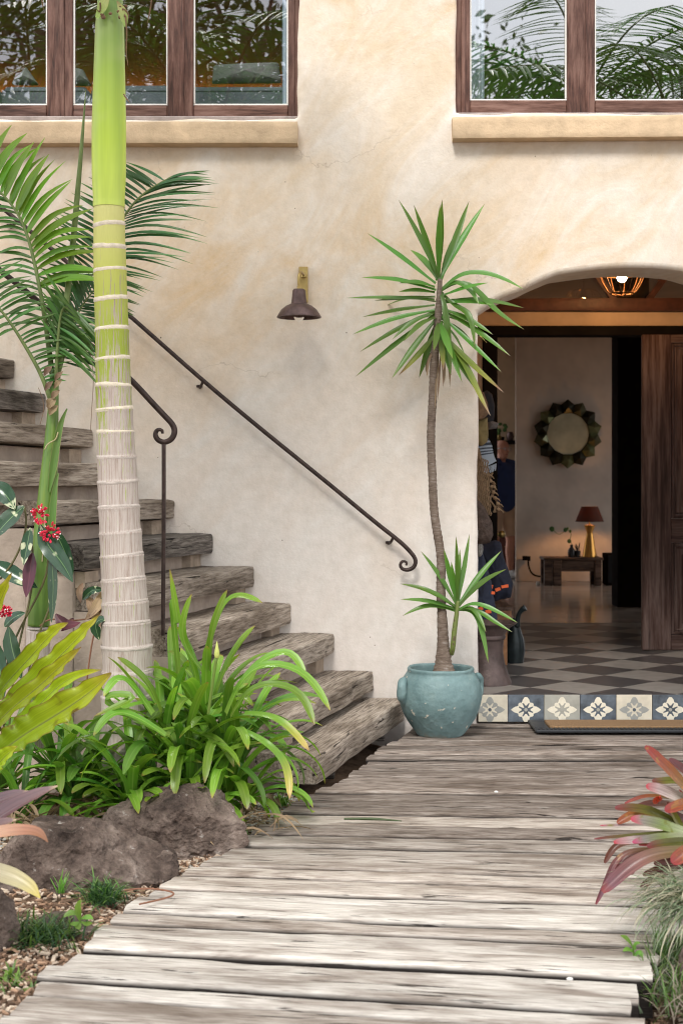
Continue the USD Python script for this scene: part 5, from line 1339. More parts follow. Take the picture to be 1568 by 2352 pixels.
# withered plant beside the trunk
m_wither = leafmat('withered_leaf', [(0, (.35, .24, .14)), (.5, (.45, .33, .2)), (1, (.22, .14, .09))], rough=.7, trans=.2, streak=.3, vary=.25)
wi = thing('withered_plant', 'half withered plant with curled tan leaves in front of the side wall', 'plant', S(190, 1500, 5.85) * [1, 1, 0])
for pts, hw, mt in (([(190, 1340), (183, 1360), (186, 1385)], .014, m_wither), ([(200, 1370), (212, 1400), (205, 1420)], .02, m_wither), ([(240, 1355), (225, 1390), (195, 1425)], .022, m_wither), ([(215, 1395), (222, 1420), (232, 1440)], .02, m_wither), ([(268, 1302), (270, 1315), (262, 1330)], .012, m_wither),
                    ([(190, 1378), (210, 1358), (240, 1355)], .018, m_strom), ([(242, 1350), (256, 1330), (268, 1305)], .016, m_strom), ([(222, 1388), (248, 1375), (262, 1345)], .018, m_strom), ([(168, 1420), (160, 1435), (140, 1450)], .016, m_maroon)):
    r, uv = ribbon([S(x, y, 5.85 - .02 * k) for k, (x, y) in enumerate(pts)], hw, up=(0, -1, .3), fold=.5, n=16, m=3, prof=oval, wave=.3, waves=2)
    obj('leaf', r, mt, wi, smooth=True, uv=uv)
for pts in ([(200, 1560), (215, 1460), (232, 1400), (248, 1345)], [(290, 1410), (270, 1370), (240, 1350)], [(92, 1438), (110, 1425), (160, 1425), (200, 1422)], [(200, 1422), (240, 1412), (275, 1392)]):
    obj('stalk', tube(spline([S(x, y, 5.84) for x, y in pts], 18), .0035, 6), m_ydry if len(pts) == 9 else m_vine, wi, smooth=True)

# ================================================================ bronze-leaved bromeliad, left foreground
m_bronze = leafmat('bronze_leaf', [(0, (.07, .035, .04)), (.6, (.09, .04, .045)), (.92, (.15, .08, .08)), (1, (.45, .33, .2))], rough=.16, trans=.12, vary=.2, streak=.3, spec=.8, tcol=(1.3, .7, .6))
m_bronze_l = leafmat('bronze_leaf_pink', [(0, (.55, .42, .2)), (.35, (.5, .28, .22)), (.7, (.36, .14, .11)), (1, (.22, .08, .05))], rough=.25, trans=.25, vary=.1, streak=.3)
m_bronze_y = leafmat('cream_yellow_leaf', [(0, (.1, .07, .05)), (.25, (.36, .32, .25)), (.7, (.55, .5, .3)), (1, (.6, .52, .12))], rough=.25, trans=.3, vary=.05, streak=.2)
brom1 = thing('bronze_bromeliad', 'bronze-purple strappy plant with pale leaf tips cut by the left edge', 'plant', S(-140, 2060, 4.1))
for pts, hw, mt, dd in (([(-110, 1960), (-40, 1905), (40, 1850), (133, 1806)], .030, m_bronze, 4.0), ([(-110, 1900), (-40, 1860), (10, 1835), (66, 1818)], .024, m_bronze, 4.05), ([(-110, 1960), (-50, 1915), (0, 1893), (38, 1884)], .020, m_bronze, 3.95), ([(-110, 1960), (-30, 1922), (40, 1910), (90, 1915), (110, 1935)], .021, m_bronze_l, 3.9),
                        ([(-110, 1990), (-40, 2000), (20, 2015), (70, 2040), (92, 2064)], .027, m_bronze_y, 3.85), ([(-110, 1990), (-60, 1980), (-10, 1990)], .022, m_bronze, 3.95)):
    r, uv = ribbon([S(x, y, dd - .02 * k) for k, (x, y) in enumerate(pts)], hw, up=(-.2, -.7, .8), fold=.4, n=24, m=3, prof=[(0, .8), (.3, 1), (.6, .95), (.85, .6), (1, .06)])
    obj('leaf', r, mt, brom1, smooth=True, uv=uv)

# ================================================================ red bromeliad, right
def bm(nm, ramp, **k): return leafmat(nm, ramp, trans=k.pop('trans', .12), rough=k.pop('rough', .36), vary=.12, streak=k.pop('streak', .45), tcol=(1.1, .75, .5), **k)
b_orange = bm('bromeliad_orange', [(0, (.08, .11, .012)), (.35, (.15, .10, .014)), (.7, (.24, .07, .016)), (1, (.24, .032, .02))], spots=((.28, .13, .02), 30, .6))
b_pink = bm('bromeliad_pink', [(0, (.07, .10, .015)), (.25, (.16, .16, .06)), (.55, (.38, .31, .28)), (.8, (.38, .28, .28)), (.94, (.32, .13, .15)), (1, (.40, .02, .06))], spots=((.2, .17, .06), 14, .68))
b_green = bm('bromeliad_olive', [(0, (.035, .06, .012)), (.3, (.075, .10, .008)), (.7, (.11, .105, .008)), (.9, (.13, .05, .02)), (1, (.17, .03, .025))])
b_gpink = bm('bromeliad_green_pink', [(0, (.07, .10, .02)), (.3, (.3, .32, .2)), (.6, (.15, .19, .05)), (.85, (.2, .17, .15)), (1, (.4, .03, .09))], spots=((.13, .14, .02), 22, .6))
b_dark = bm('bromeliad_maroon', [(0, (.04, .045, .012)), (.5, (.09, .035, .02)), (1, (.11, .022, .018))])
b_mauve = bm('bromeliad_mauve', [(0, (.07, .09, .012)), (.25, (.11, .075, .02)), (.6, (.16, .055, .05)), (.9, (.14, .055, .075)), (1, (.2, .03, .04))], spots=((.34, .2, .09), 16, .64))
dB = 4.35
brom = thing('red_bromeliad', 'bromeliad clump with red, pink and olive strap leaves at the right edge', 'plant', S(1600, 2060, dB))
bl = [([(1640, 1880), (1568, 1805), (1520, 1755), (1480, 1716)], .034, b_orange, -.1), ([(1640, 1850), (1590, 1790), (1555, 1760), (1535, 1746)], .028, b_dark, .02), ([(1640, 1860), (1568, 1838), (1520, 1818), (1483, 1808)], .034, b_pink, -.08), ([(1600, 1830), (1550, 1795), (1525, 1795), (1497, 1795)], .02, b_green, .02),
      ([(1620, 1930), (1546, 1889), (1480, 1862), (1412, 1857)], .026, b_green, -.02), ([(1560, 1900), (1500, 1870), (1453, 1873), (1417, 1892)], .024, b_orange, .06), ([(1640, 1935), (1568, 1913), (1500, 1892), (1448, 1883)], .032, b_gpink, -.12),
      ([(1580, 1900), (1500, 1895), (1440, 1896), (1378, 1897)], .0075, b_pink, .05), ([(1620, 1905), (1521, 1913), (1440, 1920), (1364, 1928)], .009, b_green, .02), ([(1620, 1930), (1540, 1928), (1470, 1930), (1409, 1936)], .022, b_pink, -.1), ([(1640, 1925), (1560, 1922), (1500, 1926), (1452, 1936)], .02, b_gpink, -.16),
      ([(1640, 1930), (1568, 1935), (1520, 1940), (1486, 1946)], .024, b_green, -.2), ([(1600, 1950), (1516, 1953), (1440, 1960), (1410, 1985), (1390, 2030), (1368, 2078)], .014, b_mauve, -.12), ([(1640, 1955), (1558, 1958), (1483, 1972), (1430, 2005), (1383, 2050)], .034, b_mauve, -.28), ([(1560, 1930), (1460, 1935), (1415, 1945), (1388, 1983)], .017, b_dark, .02),
      ([(1640, 1830), (1580, 1845), (1550, 1855), (1527, 1864)], .028, b_orange, -.3), ([(1640, 1930), (1590, 1950), (1560, 1970), (1543, 1984)], .034, b_orange, -.35), ([(1580, 1950), (1480, 1955), (1430, 1975), (1412, 2013)], .016, b_dark, .0), ([(1600, 1850), (1530, 1832), (1480, 1830), (1434, 1846)], .010, b_orange, .08),
      ([(1640, 1930), (1568, 1905), (1545, 1870), (1530, 1845)], .022, b_green, -.05), ([(1560, 1960), (1490, 1965), (1460, 1985), (1450, 2010)], .015, b_green, -.05), ([(1620, 1870), (1540, 1850), (1490, 1848), (1455, 1860)], .02, b_dark, .05), ([(1640, 1900), (1590, 1890), (1560, 1880), (1530, 1862)], .026, b_dark, -.02),
      ([(1660, 1960), (1620, 2010), (1590, 2050), (1565, 2075)], .03, b_dark, -.1), ([(1700, 1900), (1640, 1780), (1620, 1740), (1600, 1700)], .034, b_orange, .05), ([(1640, 1965), (1560, 1990), (1500, 2020), (1470, 2040)], .02, b_dark, -.05)]
rbx = np.random.default_rng(88)
for k in range(22):     # darker leaves inside the rosette
    a = rbx.uniform(.3, 1.25) * math.pi; ln = rbx.uniform(70, 150)
    x, y = 1610 + ln * math.cos(a) * 1.1, 1935 - ln * math.sin(a) * .9
    bl.append(([(1640, 1945), (1620 + (x - 1620) * .45, 1940 + (y - 1940) * .6), (x, y)], rbx.uniform(.014, .024), [b_dark, b_green, b_dark, b_orange][k % 4], rbx.uniform(.02, .2)))
for pts, hw, mt, dd in bl:
    r, uv = ribbon([S(x, y, dB + dd - .01 * k) for k, (x, y) in enumerate(pts)], hw * .62, up=(.15, -.75, .75), fold=.35, n=26, m=4, prof=[(0, .75), (.3, .85), (.65, 1), (.85, .92), (.95, .7), (1, .3)], wave=.05, waves=3, seed=int(abs(pts[-1][1])))
    obj('leaf', r, mt, brom, smooth=True, uv=uv)
bag = []
for k in range(9):
    q = S(1510 + rbx.uniform(-7, 7), 1842 + rbx.uniform(-6, 5), dB - .30); e = q + [rbx.uniform(-.012, .012), -.01, rbx.uniform(.006, .02)]
    bag.append(ribbon([q, (q + e) / 2 + [0, 0, .004], e], .008, up=(0, -1, .3), fold=.5, n=7))
r, uv = joinuv(bag)
obj('flower_head', r, leafmat('bromeliad_bract', [(0, (.25, .02, .02)), (1, (.38, .012, .025))], trans=.1), brom, smooth=True, uv=uv)

# ================================================================ grasses
m_gblue = leafmat('grass_blue_green', [(0, (.10, .15, .08)), (.6, (.2, .27, .17)), (1, (.32, .34, .22))], rough=.5, trans=.2, vary=.35)
m_gpale = leafmat('grass_dry_blade', [(0, (.3, .26, .2)), (1, (.42, .36, .28))], rough=.7, trans=.15, vary=.25)
m_ggreen = leafmat('grass_green', [(0, (.05, .10, .025)), (.6, (.09, .17, .035)), (1, (.17, .24, .06))], rough=.42, trans=.25, vary=.35)
m_mondo = leafmat('mondo_blade', [(0, (.02, .05, .02)), (.6, (.03, .075, .025)), (1, (.08, .14, .03))], rough=.35, trans=.15, vary=.35)
m_weed = leafmat('weed_leaf', [(0, (.14, .28, .05)), (1, (.2, .36, .07))], rough=.4, trans=.35, vary=.2)


def tuft(name, label, c, spread, n, L, hw, mats, lean=(.1, 1.1), droop=1.2, group=None, bias=None, cat='grass', individual=None):
    pl = thing(name, label, cat, c, group=group)
    r_ = np.random.default_rng(int(abs(c[0] * 1000) + n))
    bags = {i: [] for i in range(len(mats))}
    for k in range(n):
        az = r_.uniform(0, 6.28) if bias is None else bias + r_.normal(0, 1.0)
        off = np.array([r_.normal(0, spread[0]), r_.normal(0, spread[1]), 0])
        b = np.asarray(c) + off; le = r_.uniform(*lean); ll = r_.uniform(*L)
        if in_walk(b[0], b[1]): continue
        pts = [b]; dirh = np.array([math.cos(az), math.sin(az), 0])
        for j in range(5):
            a = le + droop * ((j + .5) / 5) ** 1.3
            q = pts[-1] + (dirh * math.sin(a) + np.array([0, 0, math.cos(a)])) * ll / 5
            pts.append(q)
        bags[r_.integers(0, len(mats))].append(ribbon(pts, hw * r_.uniform(.7, 1.2), up=(0, 0, 1), fold=.3, n=7, m=2, prof=[(0, .8), (.5, 1), (.85, .6), (1, .05)]))
    for i, b in bags.items():
        if b:
            r, uv = joinuv(b)
            tag(stage.GetPrimAtPath(obj('blades', r, mats[i], pl, smooth=True, uv=uv)), kind='stuff')
    return pl


g1 = S(1560, 2040, 4.05); tuft('grass_tuft', 'blue-green fine grass mound spilling towards the boardwalk under the red bromeliad', g1 + [.07, .0, -.06], (.05, .06), 620, (.14, .25), .0022, [m_gblue, m_gblue, m_gpale], lean=(.3, 1.3), droop=1.6, bias=3.6)
g2 = G(1540, 2300, -.06); tuft('grass_tuft', 'green grass tuft at the bottom right below the purple-brown stone', g2 + [.06, 0, 0], (.07, .08), 420, (.06, .14), .0022, [m_ggreen, m_ggreen, m_gblue, m_gpale], lean=(.05, .9), droop=.9)
g3 = G(1525, 2225, -.06); tuft('grass_tuft', 'small upright grass tuft between the boards and the purple-brown stone', g3, (.03, .03), 90, (.09, .17), .0025, [m_gblue, m_ggreen], lean=(.02, .5), droop=.5)
g4 = G(238, 2072, -.02); tuft('mondo_tuft', 'dark green tuft beside the boards right of the flat stone', g4, (.03, .03), 230, (.05, .12), .0026, [m_mondo, m_mondo, m_ggreen], lean=(.1, 1.1), droop=1.0)
g5 = G(95, 2165, -.03); tuft('mondo_tuft', 'dark green spreading tuft near the lower left corner', g5, (.055, .045), 430, (.05, .11), .0026, [m_mondo, m_mondo, m_ggreen], lean=(.1, 1.1), droop=1.0)
g6 = G(255, 1842, -.02); tuft('grass_tuft', 'thin low grass in the shade behind the boulders', g6, (.10, .03), 120, (.05, .13), .0018, [m_ggreen, m_gpale], lean=(.3, 1.3), droop=.8)
g7 = G(538, 1917, -.03); tuft('weed', 'feathery light green weed at the right end of the rounded boulder', g7, (.015, .01), 60, (.04, .09), .0026, [m_weed], lean=(.05, .9), droop=.5, cat='weed')
g8 = G(640, 1850, -.03); tuft('weed', 'small leafy weed in the gravel below the timber step', g8, (.025, .02), 120, (.02, .06), .0045, [m_aga_dk, m_weed], lean=(.05, 1.2), droop=.4, cat='weed')
g9 = G(150, 2040, -.02); tuft('weed', 'thin upright weed sprig before the craggy boulder', g9 + [0, -.06, 0], (.006, .005), 22, (.04, .085), .0022, [m_weed], lean=(.02, .6), droop=.3, cat='weed')
g10 = G(10, 2262, -.03); tuft('weed', 'light green low weed at the lower left edge', g10, (.04, .04), 90, (.02, .05), .004, [m_weed, m_ggreen], lean=(.3, 1.3), droop=.5, cat='weed')
wd = thing('weed', 'broad-leaved bright green weed seedling against the left edge of the boards', 'weed', G(183, 2130, -.02))
oval2 = [(0, .15), (.3, .7), (.6, 1), (.85, .6), (1, .05)]
for pts, hw in (([(184, 2118), (180, 2090), (186, 2066)], .012), ([(184, 2105), (165, 2098), (146, 2108)], .011), ([(185, 2112), (200, 2108), (214, 2112)], .010), ([(182, 2118), (172, 2124), (160, 2124)], .010), ([(186, 2118), (200, 2124), (212, 2122)], .009), ([(184, 2118), (180, 2128), (182, 2136)], .011)):
    r, uv = ribbon([S(x, y, 4.2 - .01 * k) for k, (x, y) in enumerate(pts)], hw, up=(0, -.6, .8), fold=.3, n=12, m=3, prof=oval2, wave=.1, waves=2)
    obj('leaf', r, m_weed, wd, smooth=True, uv=uv)
obj('stem', tube([S(184, 2136, 4.2), S(184, 2118, 4.2), S(183, 2095, 4.2)], .003, 6), m_weed, wd)
wd2 = thing('weed', 'small green weed growing at the notched right edge of the boards', 'weed', G(1450, 2215, -.05))
for pts, hw in (([(1452, 2175), (1440, 2160), (1424, 2150)], .010), ([(1455, 2190), (1442, 2182), (1430, 2186)], .008), ([(1455, 2200), (1468, 2190), (1476, 2200)], .009), ([(1454, 2185), (1462, 2170), (1470, 2168)], .009), ([(1450, 2212), (1462, 2216), (1474, 2214)], .01)):
    r, uv = ribbon([S(x, y, 4.0 - .01 * k) for k, (x, y) in enumerate(pts)], hw, up=(0, -.6, .8), fold=.3, n=12, m=3, prof=oval2)
    obj('leaf', r, m_weed, wd2, smooth=True, uv=uv)
obj('stem', tube([S(1455, 2225, 4.0), S(1455, 2190, 4.0), S(1452, 2172, 4.0)], .003, 6), m_weed, wd2)

# ================================================================ greenery behind the camera side, seen mirrored in the upper windows
m_treeleaf = leafmat('far_tree_leaf', [(0, (.05, .08, .03)), (1, (.08, .12, .035))], rough=.5, trans=.3, vary=.4)
m_bark = plain('far_tree_bark', (.16, .12, .09), .9, noise=.3, scale=8)
rt = np.random.default_rng(606)


def big_tree(label, x, y, h, r, n, group):
    t = thing('garden_tree', label, 'tree', (x, y, 0), group=group)
    limbs = [tube(spline([(x, y, -.2), (x + .1, y, h * .4), (x - .1, y + .1, h * .75)], 14), [.22, .16, .08], 9)]
    pts = []
    for k in range(9):
        a = k * 2.4; zz = h * rt.uniform(.45, .95); q = np.array([x + math.cos(a) * r * rt.uniform(.3, .8), y + math.sin(a) * r * rt.uniform(.3, .8), zz])
        limbs.append(tube(spline([(x, y, h * rt.uniform(.3, .55)), (np.array([x, y, zz * .8]) + q) / 2, q], 10), [.09, .05, .02], 6)); pts.append(q)
    obj('trunk', join(*limbs), m_bark, t, smooth=True)
    c = np.array(pts)[rt.integers(0, len(pts), n)] + rt.normal(0, r * .30, (n, 3)) * [1, 1, .8]
    s = rt.uniform(.07, .16, n)[:, None]
    A = rt.normal(size=(n, 3)); A /= np.linalg.norm(A, axis=1, keepdims=True)
    B = np.cross(A, rt.normal(size=(n, 3))); B /= np.linalg.norm(B, axis=1, keepdims=True)
    V = np.stack([c - A * s, c + B * s * .45, c + A * s, c - B * s * .45], 1).reshape(-1, 3)
    F = np.arange(n * 4).reshape(n, 4)
    UV = np.tile([(0, .5), (.5, 1), (1, .5), (.5, 0)], (n, 1))
    obj('crown', (V, F), m_treeleaf, t, uv=UV)


big_tree('leafy tree mirrored in the left upper window, nearest its right edge', -1.6, -17, 12.5, 3.2, 5200, None)
big_tree('leafy tree mirrored in the middle of the left upper window', -5.0, -16, 12.0, 3.4, 5200, None)
big_tree('leafy tree mirrored at the far left of the left upper window', -8.5, -17, 13, 3.4, 4500, None)
big_tree('airy tree mirrored in the right upper window behind the fronds', 4.6, -32, 14.5, 3.0, 3600, None)
big_tree('round tree mirrored low in the right upper window', 8.5, -30, 12.0, 3.2, 4200, None)


def far_palm(label, x, y, h, nf, L, az0=0, tiltup=.9):
    t = thing('garden_palm', label, 'tree', (x, y, 0))
    obj('trunk', tube(spline([(x, y, -.2), (x, y, h * .5), (x, y, h)], 12), [.1, .08, .07], 14), m_ptrunk, t, smooth=True)
    for k in range(nf):
        a = az0 + k * 6.283 / nf + rt.uniform(-.2, .2)
        e = rt.uniform(.35, tiltup)
        d = np.array([math.cos(a), math.sin(a), 0])
        c0 = np.array([x, y, h])
        rp_ = [c0, c0 + d * L * .3 + [0, 0, L * .3 * math.tan(e) * .8], c0 + d * L * .65 + [0, 0, L * .38 * math.tan(e) * .9], c0 + d * L + [0, 0, L * .22 * math.tan(e)]]
        side = np.array([-d[1], d[0], 0])
        frond(t, rp_, [dict(dir=lambda u, s=s: side * s + np.array([0, 0, -.25]), u0=.12, u1=.99, count=34, len=lambda u: .62 * math.sin(.25 + u * 2.6) * L / 1.9, droop=.3, mat=m_frond, hw=.016, fwd=.55, up=(0, 0, 1)) for s in (-1, 1)], rad=.014, merged=True)


far_palm('palm out of frame whose fronds mirror in the right upper window', 2.7, -3.2, 4.05, 11, 2.0, .3, .62)
far_palm('second palm mirrored higher in the right upper window', 2.2, -4.7, 4.85, 11, 1.9, .9, .6)
far_palm('palm mirrored in the left upper windows above the sofa', -2.6, -3.8, 4.5, 9, 1.9, .1)
# the tall palm's own crown, above the picture
ct = cen2[-1]
for k in range(9):
    a = .4 + k * .698
    d = np.array([math.cos(a), math.sin(a), 0]); e = [1.2, .9, 1.3][k % 3]
    side = np.array([-d[1], d[0], 0]); L = 1.9
    rp_ = [ct - [0, 0, .05], ct + d * .25 + [0, 0, .35 * e + .2], ct + d * .9 + [0, 0, .75 * e + .25], ct + d * 1.6 + [0, 0, .65 * e + .2]]
    frond(palm, rp_, [dict(dir=lambda u, s=s: side * s + np.array([0, 0, -.2]), u0=.15, u1=.99, count=36, len=lambda u: .6 * math.sin(.25 + u * 2.6), droop=.3, mat=m_frond, hw=.016, fwd=.55, up=(0, 0, 1)) for s in (-1, 1)], rad=.016, merged=True)
# ================================================================ open door leaf
m_door = wood('door_timber', (.035, .017, .013), (.085, .048, .04), (.18, .125, .11), grain=(26, 26, 1.6), patch=.4, crack=.4, rough=.55, bump=.003, vary=.08, patchscale=(5, 5, 1.1))
m_door_h = wood('door_timber_rail', (.035, .017, .013), (.085, .048, .04), (.18, .125, .11), grain=(1.6, 26, 26), patch=.4, crack=.4, rough=.55, bump=.003, vary=.08)
dD = 9.9
DX = lambda px: S(px, 0, dD)[0]
DZ = lambda py: S(0, py, dD)[2]
yD = dD - DIST
door = thing('door_leaf', 'open brown panelled timber door at the right of the hall', 'door', (DX(1475) + .42, yD, FLOORZ))
xA, xB = DX(1475), DX(1475) + .86
x1, x2, x3, x4 = xA, DX(1541), xB - .2, xB
z0_, z1_ = FLOORZ + .012, DZ(768)
obj('stile', cbox(x1, x2, yD, yD + .05, z0_, z1_, .004), m_door, door, smooth=25)
obj('stile', cbox(x3, x4, yD, yD + .05, z0_, z1_, .004), m_door, door, smooth=25)
for za, zb in ((z0_, DZ(1459)), (DZ(1247), DZ(1191)), (DZ(787), z1_)):
    obj('rail', cbox(x2 + .001, x3 - .001, yD + .001, yD + .048, za, zb, .004), m_door_h, door, smooth=25)
for za, zb in ((DZ(1459), DZ(1247)), (DZ(1191), DZ(787))):
    obj('panel_field', cbox(x2 + .0015, x3 - .0015, yD + .022, yD + .034, za + .0015, zb - .0015, .002), m_door, door)
    for q, t in ((.004, .018), (.03, .012)):     # two stepped mouldings round the panel
        a_, b_, c_, e_ = x2 + q, x3 - q, za + q, zb - q
        yy0 = yD + (.008 if q < .01 else .014)
        obj('moulding', join(cbox(a_, a_ + t, yy0, yD + .0215, c_, e_, .004), cbox(b_ - t, b_, yy0, yD + .0215, c_, e_, .004), cbox(a_ + t, b_ - t, yy0 + .001, yD + .0214, c_, c_ + t, .004), cbox(a_ + t, b_ - t, yy0 + .001, yD + .0214, e_ - t, e_, .004)), m_door, door)
    obj('raised_panel', cbox(x2 + .075, x3 - .075, yD + .010, yD + .0218, za + .08, zb - .08, .009), m_door, door, smooth=20)

# ================================================================ mirror on the far wall
dM = 17.06
mc = S(1303, 996.6, dM)
um = dM / K * 1.05
mirror = thing('mirror', 'round mirror framed by dark faceted triangles on the far wall', 'mirror', mc)
m_facet = [M(f'mirror_facet_{n}', {'p': ('principled_bsdf', {'base_color': c, 'metallic': .8, 'roughness': r})}, [], 'p.BSDF') for n, c, r in (('dark', (.10, .10, .055), .3), ('olive', (.16, .18, .09), .22), ('black', (.03, .03, .02), .35))]
m_mirror = plain('old_mirror_glass', (.40, .41, .31), .35, metal=.25, noise=.35, scale=3.5)
yM = mc[1]
a = np.linspace(0, 2 * np.pi, 48, endpoint=False)
disc = np.vstack([[mc + [0, -.03, 0]], mc + np.column_stack([46 * um * np.cos(a), np.full(48, -.03), 46 * um * np.sin(a)])])
obj('glass', (disc, np.array([(0, i + 1, (i + 1) % 48 + 1) for i in range(48)])), m_mirror, mirror)
N = 14
rm_ = np.random.default_rng(2)
for k in range(N):
    t0, t1 = (k - .5) * 2 * math.pi / N + .22, (k + .5) * 2 * math.pi / N + .22
    tm2 = (t0 + t1) / 2
    p3 = lambda r, t, y: mc + np.array([r * um * math.cos(t), y, r * um * math.sin(t)])
    A, B, C = p3(46, t0, -.035), p3(46, t1, -.035), p3(76, tm2, -.012)
    D0, D1 = p3(66, t0, -.006), p3(66, t1, -.006)
    ap = p3(58, tm2, -.085); ba, bb = p3(54, t0, -.05), p3(54, t1, -.05)
    v = np.array([A, B, C, D0, D1, ap, mc * 0 + p3(55, tm2, .0)])
    f = np.array([(0, 1, 5), (1, 4, 5), (4, 2, 5), (2, 3, 5), (3, 0, 5), (1, 0, 6), (4, 1, 6), (2, 4, 6), (3, 2, 6), (0, 3, 6)])
    obj('facet', (v, f[:, ::-1]), m_facet[int(rm_.choice([0, 2, 2, 1]))], mirror)
obj('rim', tube([p3(47, t, -.036) for t in np.linspace(0, 2 * math.pi, 50)], .007, 6, cap=False), m_black, mirror, smooth=True)

# ================================================================ low table with lamp, vase, pencils
dT = 16.4
uT = dT / K
tz = S(0, 1281, dT)[2]
TXx = lambda px: S(px, 0, dT)[0]
m_tab = wood('low_table_timber', (.03, .018, .012), (.085, .05, .034), (.16, .10, .07), grain=(3, 25, 25), patch=.4, crack=.4, rough=.6, bump=.003)
tab = thing('low_table', 'low rustic brown table with thick legs against the far wall', 'table', (TXx(1316), dT - DIST, FLOORZ))
yT0, yT1 = dT - DIST - .02, dT - DIST + .36
obj('table_top', cbox(TXx(1248), TXx(1385), yT0, yT1, tz - .03, tz, .006), m_tab, tab)
for xa, xb in ((1250, 1268), (1270, 1289), (1366, 1381)):
    for ya_, yb_ in ((yT0 + .01, yT0 + .09), (yT1 - .09, yT1 - .01)):
        obj('leg', cbox(TXx(xa), TXx(xb), ya_, yb_, FLOORZ, tz - .031, .005), m_tab, tab)
obj('apron', cbox(TXx(1289.5), TXx(1365.5), yT0 + .02, yT0 + .05, tz - .125, tz - .032, .004), m_tab, tab)
obj('shelf', cbox(TXx(1289.5), TXx(1365.5), yT0 + .03, yT1 - .03, tz - .16, tz - .128, .004), m_tab, tab)
m_lampbase = M('hammered_brass_base', {'p': ('principled_bsdf', {'base_color': (.55, .28, .07), 'metallic': .9, 'roughness': .3})}, [], 'p.BSDF')
m_shade = M('brown_lampshade', {'p': ('principled_bsdf', {'base_color': (.09, .035, .02), 'roughness': .9}), 't': ('translucent_bsdf', {'color': (.10, .035, .015)}), 'm': ('mix_closure', {'fac': .3})}, [('p.BSDF', 'm.closure1'), ('t.BSDF', 'm.closure2')], 'm.closure')
m_glow = M('warm_bulb', {'e': ('emission', {'color': (1.0, .46, .13), 'strength': 230.0})}, [], 'e.emission')
lc = np.array([TXx(1358.5), dT - DIST + .14, 0])
tl = thing('table_lamp', 'lit table lamp with a brown cone shade and tapering brass base', 'lamp', lc + [0, 0, tz])
Zt = lambda py: S(0, py, dT)[2]
obj('base', lathe([(0, tz + .001), (16 * uT, tz + .001), (16.5 * uT, tz + .01), (8 * uT, Zt(1228)), (7 * uT, Zt(1223)), (12 * uT, Zt(1210)), (12.5 * uT, Zt(1207)), (0, Zt(1206.5))], 36, lc), m_lampbase, tl, smooth=35)
obj('neck', tube([lc + [0, 0, Zt(1207)], lc + [0, 0, Zt(1195)]], .008, 10), m_brass, tl)
obj('shade', lathe([(33 * uT, Zt(1199)), (19 * uT, Zt(1164)), (18 * uT, Zt(1164)), (32 * uT, Zt(1199))], 44, lc), m_shade, tl, smooth=30)
obj('bulb', trimesh.Trimesh(ico1.vertices * [.022, .022, .03] + lc + [0, 0, Zt(1186)], ico1.faces), m_glow, tl, smooth=True)
m_darkglass = plain('dark_vase', (.02, .02, .022), .2)
m_sprig = plain('sprig_green', (.06, .13, .03), .5)
vc = np.array([TXx(1316), dT - DIST + .12, 0])
vs = thing('vase', 'small dark vase with a thin leafy sprig on the low table', 'vase', vc + [0, 0, tz])
obj('body', lathe([(0, tz + .001), (8 * uT, tz + .001), (9 * uT, Zt(1272)), (8 * uT, Zt(1264)), (3.5 * uT, Zt(1258)), (3.5 * uT, Zt(1252)), (0, Zt(1252))], 24, vc), m_darkglass, vs, smooth=40)
vy = vc[1] + DIST
sp_ = [(1315, 1253), (1309, 1238), (1311, 1226), (1302, 1218), (1285, 1227), (1270, 1217)]
obj('stem', tube(spline([S(x, y, vy) for x, y in sp_], 30), .004, 6), m_sprig, vs, smooth=True)
for x, y, r in ((1267, 1215, 6), (1298, 1217, 5), (1309, 1220, 3.5), (1307, 1243, 5), (1303, 1214, 3)):
    obj('leaf', trimesh.Trimesh(ico1.vertices * [r * uT, .006, r * uT * 1.1] + S(x, y, vy - .01), ico1.faces), m_sprig, vs, smooth=True)
kc = np.array([TXx(1330), dT - DIST + .10, 0])
pn = thing('pencil_pot', 'dark pot of thin sticks between vase and lamp base', 'pot', kc + [0, 0, tz])
obj('cup', lathe([(0, tz + .001), (6 * uT, tz + .001), (6.5 * uT, Zt(1266)), (6 * uT, Zt(1266)), (5 * uT, tz + .01)], 18, kc), m_darkglass, pn, smooth=40)
for k in range(6):
    obj('stick', tube([kc + [rm_.uniform(-.02, .02), rm_.uniform(-.02, .02), tz + .02], kc + [rm_.uniform(-.05, .06), rm_.uniform(-.03, .03), Zt(1250 + rm_.uniform(-4, 5))]], .004, 5), m_darkglass, pn)
bx = thing('speaker_box', 'black box on the floor right of the low table', 'box', (TXx(1410), dT - DIST + .2, FLOORZ))
obj('cabinet', cbox(TXx(1393), TXx(1436), dT - DIST + .02, dT - DIST + .3, FLOORZ + .001, Zt(1272), .008), m_black, bx)
obj('grille', cbox(TXx(1396), TXx(1433), dT - DIST + .008, dT - DIST + .0195, FLOORZ + .03, Zt(1276), .004), plain('black_cloth', (.006, .006, .006), .9), bx)
so = thing('wall_socket', 'dark wall socket with a plugged cord trailing to the low table', 'socket', S(1208, 1282, dM))
obj('plate', cbox(S(1199, 0, dM)[0], S(1217, 0, dM)[0], dM - DIST - .03, dM - DIST - .001, S(0, 1287, dM)[2], S(0, 1277, dM)[2], .003), m_black, so)
obj('plug', cbox(S(1209, 0, dM)[0], S(1216, 0, dM)[0], dM - DIST - .06, dM - DIST - .031, S(0, 1288, dM)[2], S(0, 1278, dM)[2], .004), m_black, so)
obj('cord', tube(spline([S(1212, 1287, dM - .05), S(1215, 1305, dM - .05), S(1225, 1320, dM - .08), S(1250, 1325, dM - .15), S(1275, 1331, dM - .3)], 24), .011, 6), m_black, so, smooth=True)
